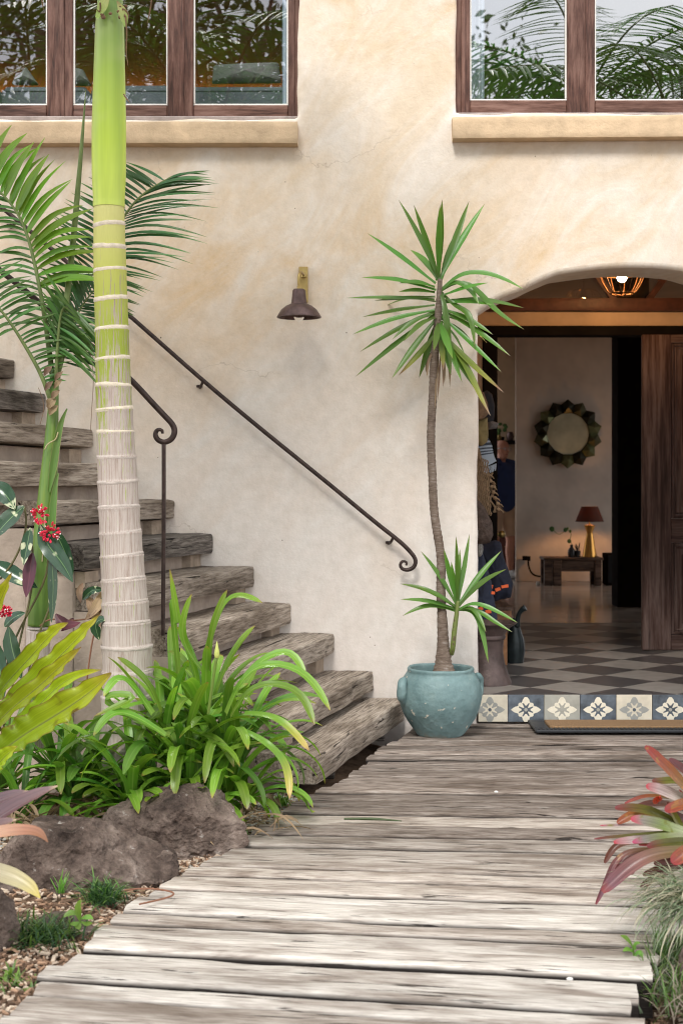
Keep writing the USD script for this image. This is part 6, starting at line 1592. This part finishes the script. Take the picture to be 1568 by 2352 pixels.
ds = thing('door_stop', 'small white door stop on the hall floor', 'door stop', G(1235, 1343, FLOORZ))
q = G(1235, 1344, FLOORZ)
obj('knob', lathe([(0, .0), (.022, .0), (.026, .02), (.016, .04), (0, .045)], 18, q), m_bit, ds, smooth=True)

# ================================================================ caged pendant in the porch
m_cagebrass = plain('cage_brass', (.12, .055, .02), .6, metal=.5)
dC = 9.3
pd = S(1428, 632, dC)
pend = thing('pendant_lamp', 'lit bulb in a wire cage hanging under the arch', 'lamp', pd)
m_bulb2 = M('bright_bulb', {'e': ('emission', {'color': (1.0, .52, .2), 'strength': 110.0})}, [], 'e.emission')
obj('bulb', lathe([(0, -.045), (.02, -.04), (.032, -.02), (.033, .0), (.024, .025), (.014, .045), (0, .05)], 18, pd), m_bulb2, pend, smooth=True)
obj('socket', lathe([(0, .048), (.018, .048), (.02, .06), (.018, .10), (0, .105)], 14, pd), m_cagebrass, pend, smooth=40)
obj('cord', tube([pd + [0, 0, .1], pd + [0, 0, 3.29 - pd[2]]], .005, 6), m_black, pend)
rC = 52 * dC / K
for k in range(10):
    a = k * math.pi / 5
    d = np.array([math.cos(a), math.sin(a), 0])
    obj('cage_wire', tube(spline([pd + d * .02 + [0, 0, .11], pd + d * rC * .75 + [0, 0, .09], pd + d * rC + [0, 0, .01], pd + d * rC * .95 + [0, 0, -.02], pd + d * rC * .45 + [0, 0, -.125], pd + d * .015 + [0, 0, -.13]], 18), .0035, 5), m_cagebrass, pend, smooth=True)
for r, z in ((rC, .008), (rC * .5, -.118)):
    obj('cage_ring', tube([pd + [r * math.cos(t), r * math.sin(t), z] for t in np.linspace(0, 2 * math.pi, 40)], .005, 6, cap=False), m_cagebrass, pend, smooth=True)

# ================================================================ copper urn
dU = 8.33
uu = dU / K
uc = S(1117, 1570, dU); uc[2] = FLOORZ
m_urn = plain('urn_bronze', (.085, .06, .055), .45, metal=.45, noise=.5, scale=11, bump=.002, bscale=60)
urn = thing('metal_urn', 'flared dark bronze urn standing on the checker floor by the jamb', 'urn', uc)
ZU = lambda py: S(0, py, dU)[2]
prof = [(0, FLOORZ + .002), (54 * uu, FLOORZ + .002), (57.5 * uu, ZU(1573)), (57.5 * uu, ZU(1566)), (49 * uu, ZU(1545)), (41 * uu, ZU(1520)), (37.5 * uu, ZU(1495)), (39 * uu, ZU(1470)), (43 * uu, ZU(1466)), (43.5 * uu, ZU(1462)), (42 * uu, ZU(1458)), (50 * uu, ZU(1443)), (67 * uu, ZU(1433)), (69 * uu, ZU(1430)), (66 * uu, ZU(1429)), (56 * uu, ZU(1437)), (40 * uu, ZU(1458)), (30 * uu, ZU(1500)), (0, ZU(1500))]
v, f = lathe(prof, 56, (uc[0], uc[1], 0))
obj('body', (v, f), m_urn, urn, smooth=35)

# ================================================================ bench with things behind the urn
dBn = 9.1
bn = thing('bench', 'dark wooden bench end under the hanging jackets', 'bench', S(1150, 1500, 9.6) * [1, 1, 0] + [0, 0, FLOORZ])
bz = S(0, 1392, dBn)[2]
xR = S(1178, 0, dBn)[0]
m_bench = wood('bench_timber', (.035, .02, .015), (.10, .06, .042), (.2, .135, .105), grain=(25, 2, 25), patch=.4, crack=.5, rough=.6, bump=.003)
m_bench_end = plain('bench_end_grain', (.25, .12, .055), .6, noise=.3, scale=30)
obj('seat', cbox(.78, xR, dBn - DIST, dBn - DIST + .75, bz - .085, bz, .008), m_bench, bn)
obj('seat_end', cbox(.80, xR - .012, dBn - DIST - .008, dBn - DIST - .0005, bz - .088, bz - .03, .002), m_bench_end, bn)
for ya_ in (dBn - DIST + .06, dBn - DIST + .6):
    obj('leg', cbox(xR - .07, xR - .03, ya_, ya_ + .05, FLOORZ, bz - .086, .004), m_bench_end, bn)
    obj('leg', cbox(.80, .85, ya_, ya_ + .05, FLOORZ, bz - .086, .004), m_bench, bn)
wc_ = S(1182, 1500, 9.3); wc_[2] = FLOORZ
m_can = plain('dark_can', (.012, .018, .02), .35, metal=.3, noise=.4, scale=20)
uw = 9.3 / K
can = thing('watering_can', 'dark pear-shaped can with a spout on the floor beside the bench', 'can', wc_)
ZC = lambda py: S(0, py, 9.3)[2]
obj('body', lathe([(0, FLOORZ + .001), (20 * uw, FLOORZ + .001), (23 * uw, ZC(1492)), (21 * uw, ZC(1470)), (13 * uw, ZC(1445)), (7 * uw, ZC(1428)), (5 * uw, ZC(1420)), (0, ZC(1420))], 26, (wc_[0], wc_[1], 0)), m_can, can, smooth=40)
obj('spout', tube(spline([S(1187, 1440, 9.28), S(1190, 1415, 9.27), S(1197, 1402, 9.26), S(1206, 1396, 9.25)], 14), [.02, .016, .014, .022], 10), m_can, can, smooth=True)

# ================================================================ hats, bags and coats hanging on the porch wall
m_straw = plain('straw_brown', (.20, .125, .075), .9, noise=.3, scale=50, bump=.006, bscale=140)
m_felt = plain('dark_felt', (.026, .026, .032), .95, noise=.2, scale=20)
m_felt_g = plain('grey_felt', (.15, .14, .14), .95, noise=.2, scale=20)
m_cap = plain('olive_cloth', (.21, .165, .075), .95, noise=.2, scale=20, bump=.005, bscale=30)
m_rope = plain('woven_rope', (.20, .13, .075), .9, noise=.35, scale=60, bump=.006, bscale=160)
m_fur = plain('brown_fur', (.085, .06, .05), .95, noise=.5, scale=30, bump=.012, bscale=90)
m_navy = plain('navy_cloth', (.012, .015, .03), .85, noise=.4, scale=9, bump=.008, bscale=14)
m_navy2 = plain('navy_cloth_blue', (.025, .032, .058), .8, noise=.4, scale=9, bump=.008, bscale=14)
m_tagc = plain('orange_tag', (.75, .13, .035), .6)
m_wool = plain('grey_wool', (.25, .24, .23), .95, noise=.5, scale=120, bump=.006, bscale=200)


def soft(name, label, cat, outline, d, depth, mat, seed=0, amp=.012, folds=0.0, mesh_name='cloth', parts=(), parent=None):
    """A soft pillow-like thing whose silhouette is the outline (picture points) at distance d and whose thickness is depth."""
    poly = Polygon([(S(x, y, d)[0], S(x, y, d)[2]) for x, y in outline]).buffer(.012).buffer(-.012)
    c = poly.centroid
    m = trimesh.creation.extrude_polygon(poly, .01, engine='earcut')
    # build as rings shrinking to the middle, domed to both sides
    ls = poly.exterior; n = 72
    P = np.array([ls.interpolate(i / n, normalized=True).coords[0] for i in range(n)])
    C = np.array([c.x, c.y])
    V = []
    lv = np.linspace(-1, 1, 15)
    for t in lv:
        k = math.sqrt(max(1 - t * t, 0))
        k = k ** .6
        Q = C + (P - C) * max(k, .001)
        V.append(np.column_stack([Q[:, 0], np.full(n, d - DIST + t * depth), Q[:, 1]]))
    v = np.vstack(V)
    nz = meshkit.fbm(v * 9 + seed, 4, seed) - .5
    v[:, 1] += nz * amp * 3
    v[:, 0] += (meshkit.fbm(v * 8 + seed + 9, 3, seed + 1) - .5) * amp
    if folds:
        v[:, 1] += folds * np.sin(v[:, 0] * 70 + 4 * (meshkit.fbm(v * 4, 2, seed) - .5))
    f = grid_faces(15, n, True)
    f = np.vstack([f[:, [0, 2, 1]], f[:, [0, 3, 2]]])
    t_ = parent or thing(name, label, cat, (c.x, d - DIST, poly.bounds[1]))
    obj(mesh_name, (v, f), mat, t_, smooth=True)
    return t_


soft('straw_hat', 'brown straw sun hat hanging uppermost beside the door jamb', 'hat', [(1080, 905), (1096, 898), (1110, 900), (1119, 925), (1122, 950), (1112, 960), (1097, 966), (1080, 966)], 8.7, .07, m_straw, 1, .006, mesh_name='crown')
soft('felt_hat', 'dark felt hat hanging behind the straw hat', 'hat', [(1105, 902), (1118, 896), (1129, 905), (1136, 932), (1134, 966), (1120, 970), (1106, 966)], 9.0, .06, m_felt, 2, .006, mesh_name='crown')
soft('grey_hat', 'grey hat brim hanging below the dark felt hat', 'hat', [(1118, 962), (1134, 968), (1146, 972), (1140, 984), (1120, 987)], 9.15, .05, m_felt_g, 3, .005, mesh_name='brim')
soft('cloth_cap', 'olive cloth bag hanging under the straw hat', 'bag', [(1080, 962), (1104, 962), (1119, 958), (1120, 1000), (1117, 1015), (1106, 1024), (1080, 1020)], 8.75, .06, m_cap, 4, .01, folds=.004)
# striped towel
m_towel = M('striped_towel', {'at': ('attribute', {'attribute': 'st'}), 'sx': ('separate_xyz', {}),
    'r': ('rgb_ramp', {'interpolate': False, 'ramp': [(0, (.36, .42, .5)), (.10, (.07, .085, .11)), (.2, (.36, .42, .5)), (.27, (.07, .085, .11)), (.36, (.36, .42, .5)), (.42, (.08, .095, .12)), (.47, (.36, .42, .5)), (.52, (.08, .095, .12)), (.56, (.36, .42, .5)), (.6, (.08, .095, .12)), (.64, (.37, .43, .51)), (1, (.37, .43, .51))]}),
    'p': ('principled_bsdf', {'roughness': .95, 'specular_ior_level': .1})}, [('at.vector', 'sx.vector'), ('sx.x', 'r.fac'), ('r.color', 'p.base_color')], 'p.BSDF')
m_fringe = plain('towel_fringe', (.38, .43, .5), .95)
dW = 8.85
tw_ = thing('towel', 'pale blue towel with dark stripes and a fringe hanging on the wall', 'towel', S(1118, 1080, dW))
r, uv = ribbon([S(1104, 1002, dW + .03), S(1112, 1025, dW - .02), S(1116, 1050, dW - .03), S(1123, 1068, dW - .02)], .052, up=(0, -1, .1), fold=-.1, n=24, m=6, prof=[(0, .7), (.4, .95), (1, 1.0)], wave=.15, waves=.5)
obj('cloth', r, m_towel, tw_, smooth=True, uv=uv)
for k in range(14):
    x = 1107 + k * 2.45
    y = 1074 - (k - 7) * .9
    obj('fringe', tube([S(x, y - 4, dW - .025), S(x + rm_.uniform(-1, 1.5), y + 5, dW - .028), S(x + rm_.uniform(-2, 2), y + 12, dW - .025)], .0028, 5), m_fringe, tw_)
wb = soft('woven_bag', 'woven brown rope bag with knotted fringe below the striped towel', 'bag', [(1080, 1030), (1100, 1028), (1108, 1060), (1114, 1100), (1124, 1150), (1128, 1180), (1118, 1185), (1080, 1160)], 8.72, .06, m_rope, 5, .012, mesh_name='body')
for j in range(7):       # weave courses
    pts = [S(1092 + j * 4.4 + 8 * t + rm_.uniform(-.5, .5), 1045 + 128 * t + j * 2, 8.72 - .066 + .02 * (j / 7) ** 2) for t in np.linspace(0, 1, 26)]
    pts = [p + np.array([.004 * math.sin(i * 1.9), 0, 0]) for i, p in enumerate(pts)]
    obj('woven_cord', tube(pts, .0048, 6), m_rope, wb, smooth=True)
for j in range(2):
    pts = [S(1120 + j * 7 + 14 * t + 4 * math.sin(t * 16 + j * 2), 1085 + 92 * t, 8.70) for t in np.linspace(0, 1, 34)]
    obj('knotted_cord', tube(pts, .0065, 7), m_rope, wb, smooth=True)
for k in range(7):
    q = S(1124 + k * 3.4 + rm_.uniform(-3, 3), 1092 + k * 13, 8.69)
    obj('knot', trimesh.Trimesh(ico1.vertices * [.013, .012, .013] + q, ico1.faces), m_rope, wb, smooth=True)
    obj('tassel', tube([q, q + [.02, -.005, -.006], q + [.032, 0, -.02]], [.006, .005, .003], 6), m_rope, wb, smooth=True)
soft('fur_bag', 'dark brown shaggy rounded bag below the woven bag', 'bag', [(1080, 1150), (1100, 1150), (1116, 1170), (1130, 1200), (1132, 1228), (1124, 1246), (1104, 1250), (1080, 1246)], 8.65, .09, m_fur, 6, .012, mesh_name='body')
jk = soft('jacket', 'navy jacket with orange tags bunched behind the metal urn', 'jacket', [(1080, 1262), (1104, 1258), (1114, 1290), (1128, 1340), (1140, 1400), (1142, 1450), (1110, 1462), (1080, 1458)], 8.75, .08, m_navy2, 7, .02, folds=.010)
obj('wool_collar', trimesh.Trimesh(trimesh.creation.icosphere(3).vertices * [.022, .03, .05] + S(1101, 1260, 8.66), trimesh.creation.icosphere(3).faces), m_wool, jk, smooth=True)
jk2 = soft('jacket', 'darker navy jacket hanging over the bench, orange reflective tags at its hem', 'jacket', [(1100, 1252), (1136, 1240), (1150, 1246), (1160, 1290), (1172, 1325), (1178, 1340), (1172, 1372), (1134, 1382), (1108, 1370)], 9.0, .08, m_navy, 8, .02, folds=.010)
m_print = plain('tag_print', (.05, .02, .02), .7)
for (x, y, w, h, tl_, own, dd) in ((1126, 1347, 8, 6, .25, jk2, 8.88), (1143, 1354, 9, 5.5, -.35, jk2, 8.88), (1159, 1347, 12, 5, -.18, jk2, 8.88), (1132, 1362, 6, 5, .1, jk, 8.62), (1102, 1399, 10, 6, -.4, jk, 8.62), (1121, 1405, 10, 6, -.1, jk, 8.62)):
    q = S(x, y, dd); u_ = dd / K * .68
    tv = cbox(-w * u_, w * u_, -.004, .004, -h * u_, h * u_, .001)
    c_, s_ = math.cos(-tl_), math.sin(-tl_)
    vv = np.column_stack([tv.vertices[:, 0] * c_ - tv.vertices[:, 2] * s_, tv.vertices[:, 1], tv.vertices[:, 0] * s_ + tv.vertices[:, 2] * c_]) + q
    t_ = obj('orange_tag', (vv, tv.faces), m_tagc, own)

# ================================================================ back room: shelf, vases, cabinet, person
dK = 18.3
sh_ = thing('wall_shelf', 'dark shelf in the back room above the person', 'shelf', S(1160, 1018, dK))
obj('board', cbox(S(1120, 0, dK)[0], S(1190, 0, dK)[0], dK - DIST - .12, dK - DIST + .12, S(0, 1020, dK)[2], S(0, 1012, dK)[2], .005), m_black, sh_)
obj('bracket', cbox(S(1150, 0, dK)[0], S(1154, 0, dK)[0], dK - DIST - .08, dK - DIST + .1, S(0, 1034, dK)[2], S(0, 1020.5, dK)[2], .004), m_black, sh_)
slab('back_partition', S(1100, 0, dK)[0], S(1230, 0, dK)[0], dK - DIST + .125, dK - DIST + .2, FLOORZ, 3.29, m_hallwarm)
uk = dK / K
for x, r, h, mt, lb in ((1171, 9, 20, m_copper, 'round dark metal jar on the back shelf'), (1145, 7, 13, m_brass, 'small glowing brass bowl on the back shelf')):
    q = S(x, 1012, dK)
    t_ = thing('shelf_jar', lb, 'jar', q)
    obj('body', lathe([(0, .001), (r * uk * .7, .001), (r * uk, h * uk * .45), (r * uk * .8, h * uk * .85), (r * uk * .6, h * uk), (r * uk * .5, h * uk), (0, h * uk * .5)], 24, q), mt, t_, smooth=40)
q = S(1152, 1012, dK + .06)
t_ = thing('shelf_plant', 'small green plant standing on the back shelf', 'plant', q)
obj('pot', lathe([(0, 0.001), (.03, .001), (.038, .05), (0, .05)], 16, q), m_black, t_, smooth=40)
for k in range(9):
    p = q + np.array([rm_.uniform(-.07, .07), rm_.uniform(-.04, .02), rm_.uniform(.08, .26)])
    obj('leaf', trimesh.Trimesh(ico1.vertices * [.028, .012, .022] + p, ico1.faces), m_sprig, t_, smooth=True)
m_cab = plain('red_brown_cabinet', (.07, .02, .015), .5, noise=.3, scale=5)
cbn = thing('cabinet', 'dark red-brown cabinet behind the person in the back room', 'cabinet', S(1172, 1320, 18.1) * [1, 1, 0] + [0, 0, FLOORZ])
za, zb = FLOORZ + .002, S(0, 1188, 18.1)[2]
xa2, xb2 = S(1120, 0, 18.1)[0], S(1215, 0, 18.1)[0]
obj('carcase', cbox(xa2, xb2, 18.1 - DIST, 18.1 - DIST + .2, za, zb, .006), m_cab, cbn)
for k in range(3):
    z_a = za + .03 + k * (zb - za - .04) / 3
    d_w = obj('drawer_front', cbox(xa2 + .02, xb2 - .02, 18.1 - DIST - .018, 18.1 - DIST - .0005, z_a, z_a + (zb - za - .04) / 3 - .02, .005), m_cab, cbn)
    obj('handle', cbox((xa2 + xb2) / 2 - .05, (xa2 + xb2) / 2 + .05, 18.1 - DIST - .035, 18.1 - DIST - .0185, z_a + .1, z_a + .115, .004), m_brass, d_w)


def blob(bones, edge_=.022, it=8):
    """One continuous body: hulls of the spheres at both ends of every bone, united and smoothed."""
    ms = []
    for (a, ra_, b, rb_) in bones:
        s1 = m3.Manifold.sphere(ra_, 18).translate(tuple(map(float, a)))
        s2 = m3.Manifold.sphere(rb_, 18).translate(tuple(map(float, b)))
        ms.append(m3.Manifold.batch_hull([s1, s2]))
    m = m3.Manifold.batch_boolean(ms, m3.OpType.Add).refine_to_length(edge_)
    v, f = clean(m)
    t = trimesh.Trimesh(v, f); t.merge_vertices()
    trimesh.smoothing.filter_taubin(t, iterations=it)
    return t


m_skin = plain('skin', (.56, .27, .19), .5, noise=.12, scale=14)
m_tee = plain('navy_tee', (.03, .05, .15), .9, noise=.15, scale=8, bump=.004, bscale=12)
m_short = plain('tan_shorts', (.62, .44, .31), .9, noise=.12, scale=8, bump=.004, bscale=12)
m_shoe = plain('white_shoe', (.5, .5, .5), .6)
m_lens = plain('glasses_frame', (.62, .62, .64), .2, metal=.6)
dPz = 17.62
px0 = S(1150, 0, dPz)[0]
pb_ = np.array([px0, dPz - DIST, FLOORZ])
H = 1.71
yaw = math.radians(38)     # turned to the viewer's right
cy_, sy_ = math.cos(yaw), math.sin(yaw)


def B(x, y, z):
    """Body axes: x to the person's left hand side as seen from the front, y forward; z up, in metres."""
    # forward = towards the camera (-y), turned towards +x
    fx, fy = sy_, -cy_
    lx, ly = cy_, sy_
    return pb_ + np.array([lx * x + fx * y, ly * x + fy * y, z])


per = thing('person', 'bald person in glasses, navy T-shirt and tan shorts standing in the back room', 'person', pb_)
bones = []
def bone(a, ra_, b, rb_): bones.append((B(*a), ra_, B(*b), rb_))
for s in (-1, 1):
    hipx = .095 * s
    kn = (.11 * s, .03 + .03 * s, .48); an = (.115 * s, .0 + .05 * s, .085)
    bone((hipx, 0, .88), .092, kn, .058); bone(kn, .056, (.113 * s, -.01 + .05 * s, .33), .055); bone((.113 * s, -.01 + .05 * s, .33), .054, an, .036)
    bone(an, .036, (.12 * s, .13 + .05 * s, .04), .030); bone((.118 * s, -.03 + .05 * s, .045), .034, (.12 * s, .13 + .05 * s, .035), .028)
    shd = (.19 * s, 0, 1.40); el = (.245 * s, -.02, 1.12); wr = (.255 * s, .07, .88)
    bone((.05 * s, 0, 1.43), .05, shd, .058); bone(shd, .058, el, .042); bone(el, .041, wr, .027)
    pm = (.255 * s, .09, .80); bone(wr, .026, pm, .03)
    for k in range(4):       # four bent fingers and a thumb
        o = (k - 1.5) * .018
        L = (.062, .072, .068, .052)[k]
        b1 = (.255 * s, .09 + o, .785); b2 = (.253 * s, .095 + o, .785 - L * .6); b3 = (.243 * s, .098 + o, .785 - L * 1.1)
        bone(b1, .0095, b2, .0088); bone(b2, .0088, b3, .0078)
    bone((.25 * s, .105, .825), .011, (.242 * s, .135, .79), .010); bone((.242 * s, .135, .79), .010, (.238 * s, .145, .765), .0085)
bone((-.08, 0, .92), .11, (.08, 0, .92), .11); bone((0, .02, .95), .14, (0, .05, 1.08), .155); bone((0, .05, 1.08), .155, (0, .01, 1.30), .14); bone((-.1, 0, 1.34), .10, (.1, 0, 1.34), .10)
bone((0, -.005, 1.42), .058, (0, .01, 1.52), .055)
hd = (0, .03, 1.605)
bone((0, .015, 1.62), .088, (0, .035, 1.60), .082); bone((0, .03, 1.60), .075, (0, .06, 1.525), .045); bone((0, .03, 1.64), .075, (0, -.01, 1.635), .08)
bone((0, .105, 1.60), .011, (0, .122, 1.575), .016); bone((-.03, .092, 1.62), .014, (.03, .092, 1.62), .014)
for s in (-1, 1): bone((.083 * s, .015, 1.615), .012, (.086 * s, .005, 1.585), .010)
body = blob(bones)
obj('body', body, m_skin, per, smooth=True)
hb = []
for s in (-1, 1):
    hb.append((B(.19 * s, 0, 1.405), .072, B(.228 * s, -.012, 1.22), .062)); hb.append((B(.06 * s, 0, 1.435), .062, B(.19 * s, 0, 1.405), .070))
hb += [(B(-.1, 0, 1.34), .118, B(.1, 0, 1.34), .118), (B(0, .05, 1.08), .172, B(0, .01, 1.30), .155), (B(0, .045, .98), .165, B(0, .05, 1.08), .172), (B(-.07, 0, .95), .125, B(.07, 0, .95), .125)]
obj('t_shirt', blob(hb), m_tee, per, smooth=True)
sb_ = [(B(-.08, 0, .90), .128, B(.08, 0, .90), .128)]
for s in (-1, 1): sb_.append((B(.095 * s, 0, .88), .115, B(.112 * s, .02 + .02 * s, .58), .092))
obj('shorts', blob(sb_), m_short, per, smooth=True)
for s in (-1, 1):
    obj('shoe', blob([(B(.118 * s, -.04 + .05 * s, .05), .045, B(.122 * s, .15 + .05 * s, .04), .040), (B(.116 * s, -.02 + .05 * s, .085), .042, B(.12 * s, .07 + .05 * s, .06), .042)], .02), m_shoe, per, smooth=True)
m_eye = plain('eye', (.5, .48, .46), .2); m_pupil = plain('pupil', (.02, .015, .012), .2); m_mouth = plain('lips', (.32, .09, .075), .5)
for s in (-1, 1):
    obj('eye', trimesh.Trimesh(ico1.vertices * .013 + B(.031 * s, .097, 1.606), ico1.faces), m_eye, per, smooth=True)
    obj('glasses_rim', tube([B(.034 * s + .024 * math.cos(t), .118, 1.606 + .019 * math.sin(t)) for t in np.linspace(0, 6.283, 20)], .0032, 6, cap=False), m_lens, per, smooth=True)
    obj('glasses_arm', tube([B(.058 * s, .115, 1.61), B(.085 * s, .06, 1.612), B(.09 * s, .005, 1.605)], .003, 6), m_lens, per)
obj('mouth', tube([B(-.024, .094, 1.535), B(0, .104, 1.537), B(.024, .094, 1.535)], .005, 6), m_mouth, per, smooth=True)
# brass knob on the inner door post, in front of the person
kq = S(1152, 1227, 10.0)
dk_ = obj('door_knob', trimesh.Trimesh(trimesh.creation.icosphere(3).vertices * .026 + kq, trimesh.creation.icosphere(3).faces), m_brass, house, smooth=True)
obj('shank', tube([kq, kq + [-.05, .0, 0]], [.010, .012], 10), m_brass, dk_)

# ================================================================ upper rooms seen through the windows
m_sofa = plain('sofa_blue_grey', (.10, .125, .145), .9, noise=.15, scale=14, bump=.004, bscale=60)
m_cush = plain('cushion_grey_green', (.16, .175, .17), .9, noise=.15, scale=14, bump=.004, bscale=60)
m_curtain = plain('pale_curtain', (.42, .50, .58), .9)
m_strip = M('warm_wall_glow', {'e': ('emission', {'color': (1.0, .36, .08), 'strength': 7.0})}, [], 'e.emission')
dSf = 8.62
SX = lambda px: S(px, 0, dSf)[0]
SZ = lambda py: S(0, py, dSf)[2]
sf_ = thing('sofa', 'blue-grey sofa back seen through the left upper windows', 'sofa', (SX(330), dSf - DIST, 3.05))
for k, (a_, b_) in enumerate(((-260, -2), (0, 205), (207, 410), (412, 700))):
    obj('back_cushion', cbox(SX(a_), SX(b_), dSf - DIST, dSf - DIST + .25, 3.06, SZ(192 + (k % 2) * 3), .035), m_sofa, sf_, smooth=40)
    obj('seam', tube([[SX(a_) + .02, dSf - DIST - .002, SZ(208)], [SX(b_) - .02, dSf - DIST - .002, SZ(207)]], .004, 6), m_sofa, sf_)
for outl, lb, mt in (([(28, 192), (62, 155), (88, 192)], 'pointed grey cushion in the leftmost pane', m_cush), ([(172, 194), (174, 156), (192, 160), (210, 194)], 'pale cushion beside the palm crownshaft in the middle pane', m_cush), ([(487, 190), (490, 150), (560, 146), (640, 144), (646, 188)], 'wide grey cushion in the right pane of the left window', m_cush)):
    soft('cushion', lb, 'cushion', outl, dSf + .06, .07, mt, 4, .006)
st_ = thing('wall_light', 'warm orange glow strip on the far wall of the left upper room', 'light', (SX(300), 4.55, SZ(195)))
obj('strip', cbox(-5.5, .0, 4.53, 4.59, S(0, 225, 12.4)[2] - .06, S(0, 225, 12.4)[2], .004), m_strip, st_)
def curtain(label, x0, x1, y, z0, z1, waves):
    n = 60
    xs = np.linspace(x0, x1, n)
    v = np.vstack([np.column_stack([xs, y + .018 * np.sin(np.linspace(0, waves * 6.283, n)), np.full(n, z)]) for z in np.linspace(z0, z1, 6)])
    t = thing('curtain', label, 'curtain', ((x0 + x1) / 2, y, z0))
    obj('drape', (v, grid_faces(6, n)), m_curtain, t, smooth=True)
dCu = 8.25
curtain('pale curtain edge at the right of the left upper window', S(648, 0, dCu)[0], S(690, 0, dCu)[0], dCu - DIST, 3.06, 5.85, 2.5)
curtain('pale blue curtain at the left side of the right upper window', S(1070, 0, dCu)[0], S(1112, 0, dCu)[0], dCu - DIST, 3.51, 5.85, 2.5)
dPl = 8.4
q = S(1572, 226, dPl)
ip = thing('house_plant', 'dark leafy plant in a black pot inside the right upper window', 'plant', q)
obj('pot', lathe([(0, 0), (.05, 0), (.075, .03), (.08, .07), (.06, .10), (.05, .10), (0, .08)], 28, q), m_darkglass, ip, smooth=40)
m_ipl = leafmat('house_plant_leaf', [(0, (.03, .07, .02)), (1, (.06, .12, .03))], trans=.2)
for k in range(16):
    a = rm_.uniform(0, 6.28); L = rm_.uniform(.10, .2)
    e = q + np.array([math.cos(a) * L, math.sin(a) * L * .6, .1 + rm_.uniform(.02, .14)])
    r, uv = ribbon([q + [0, 0, .09], (q + e) / 2 + [0, 0, .08], e], .02, fold=.3, n=10, prof=oval)
    obj('leaf', r, m_ipl, ip, smooth=True, uv=uv)
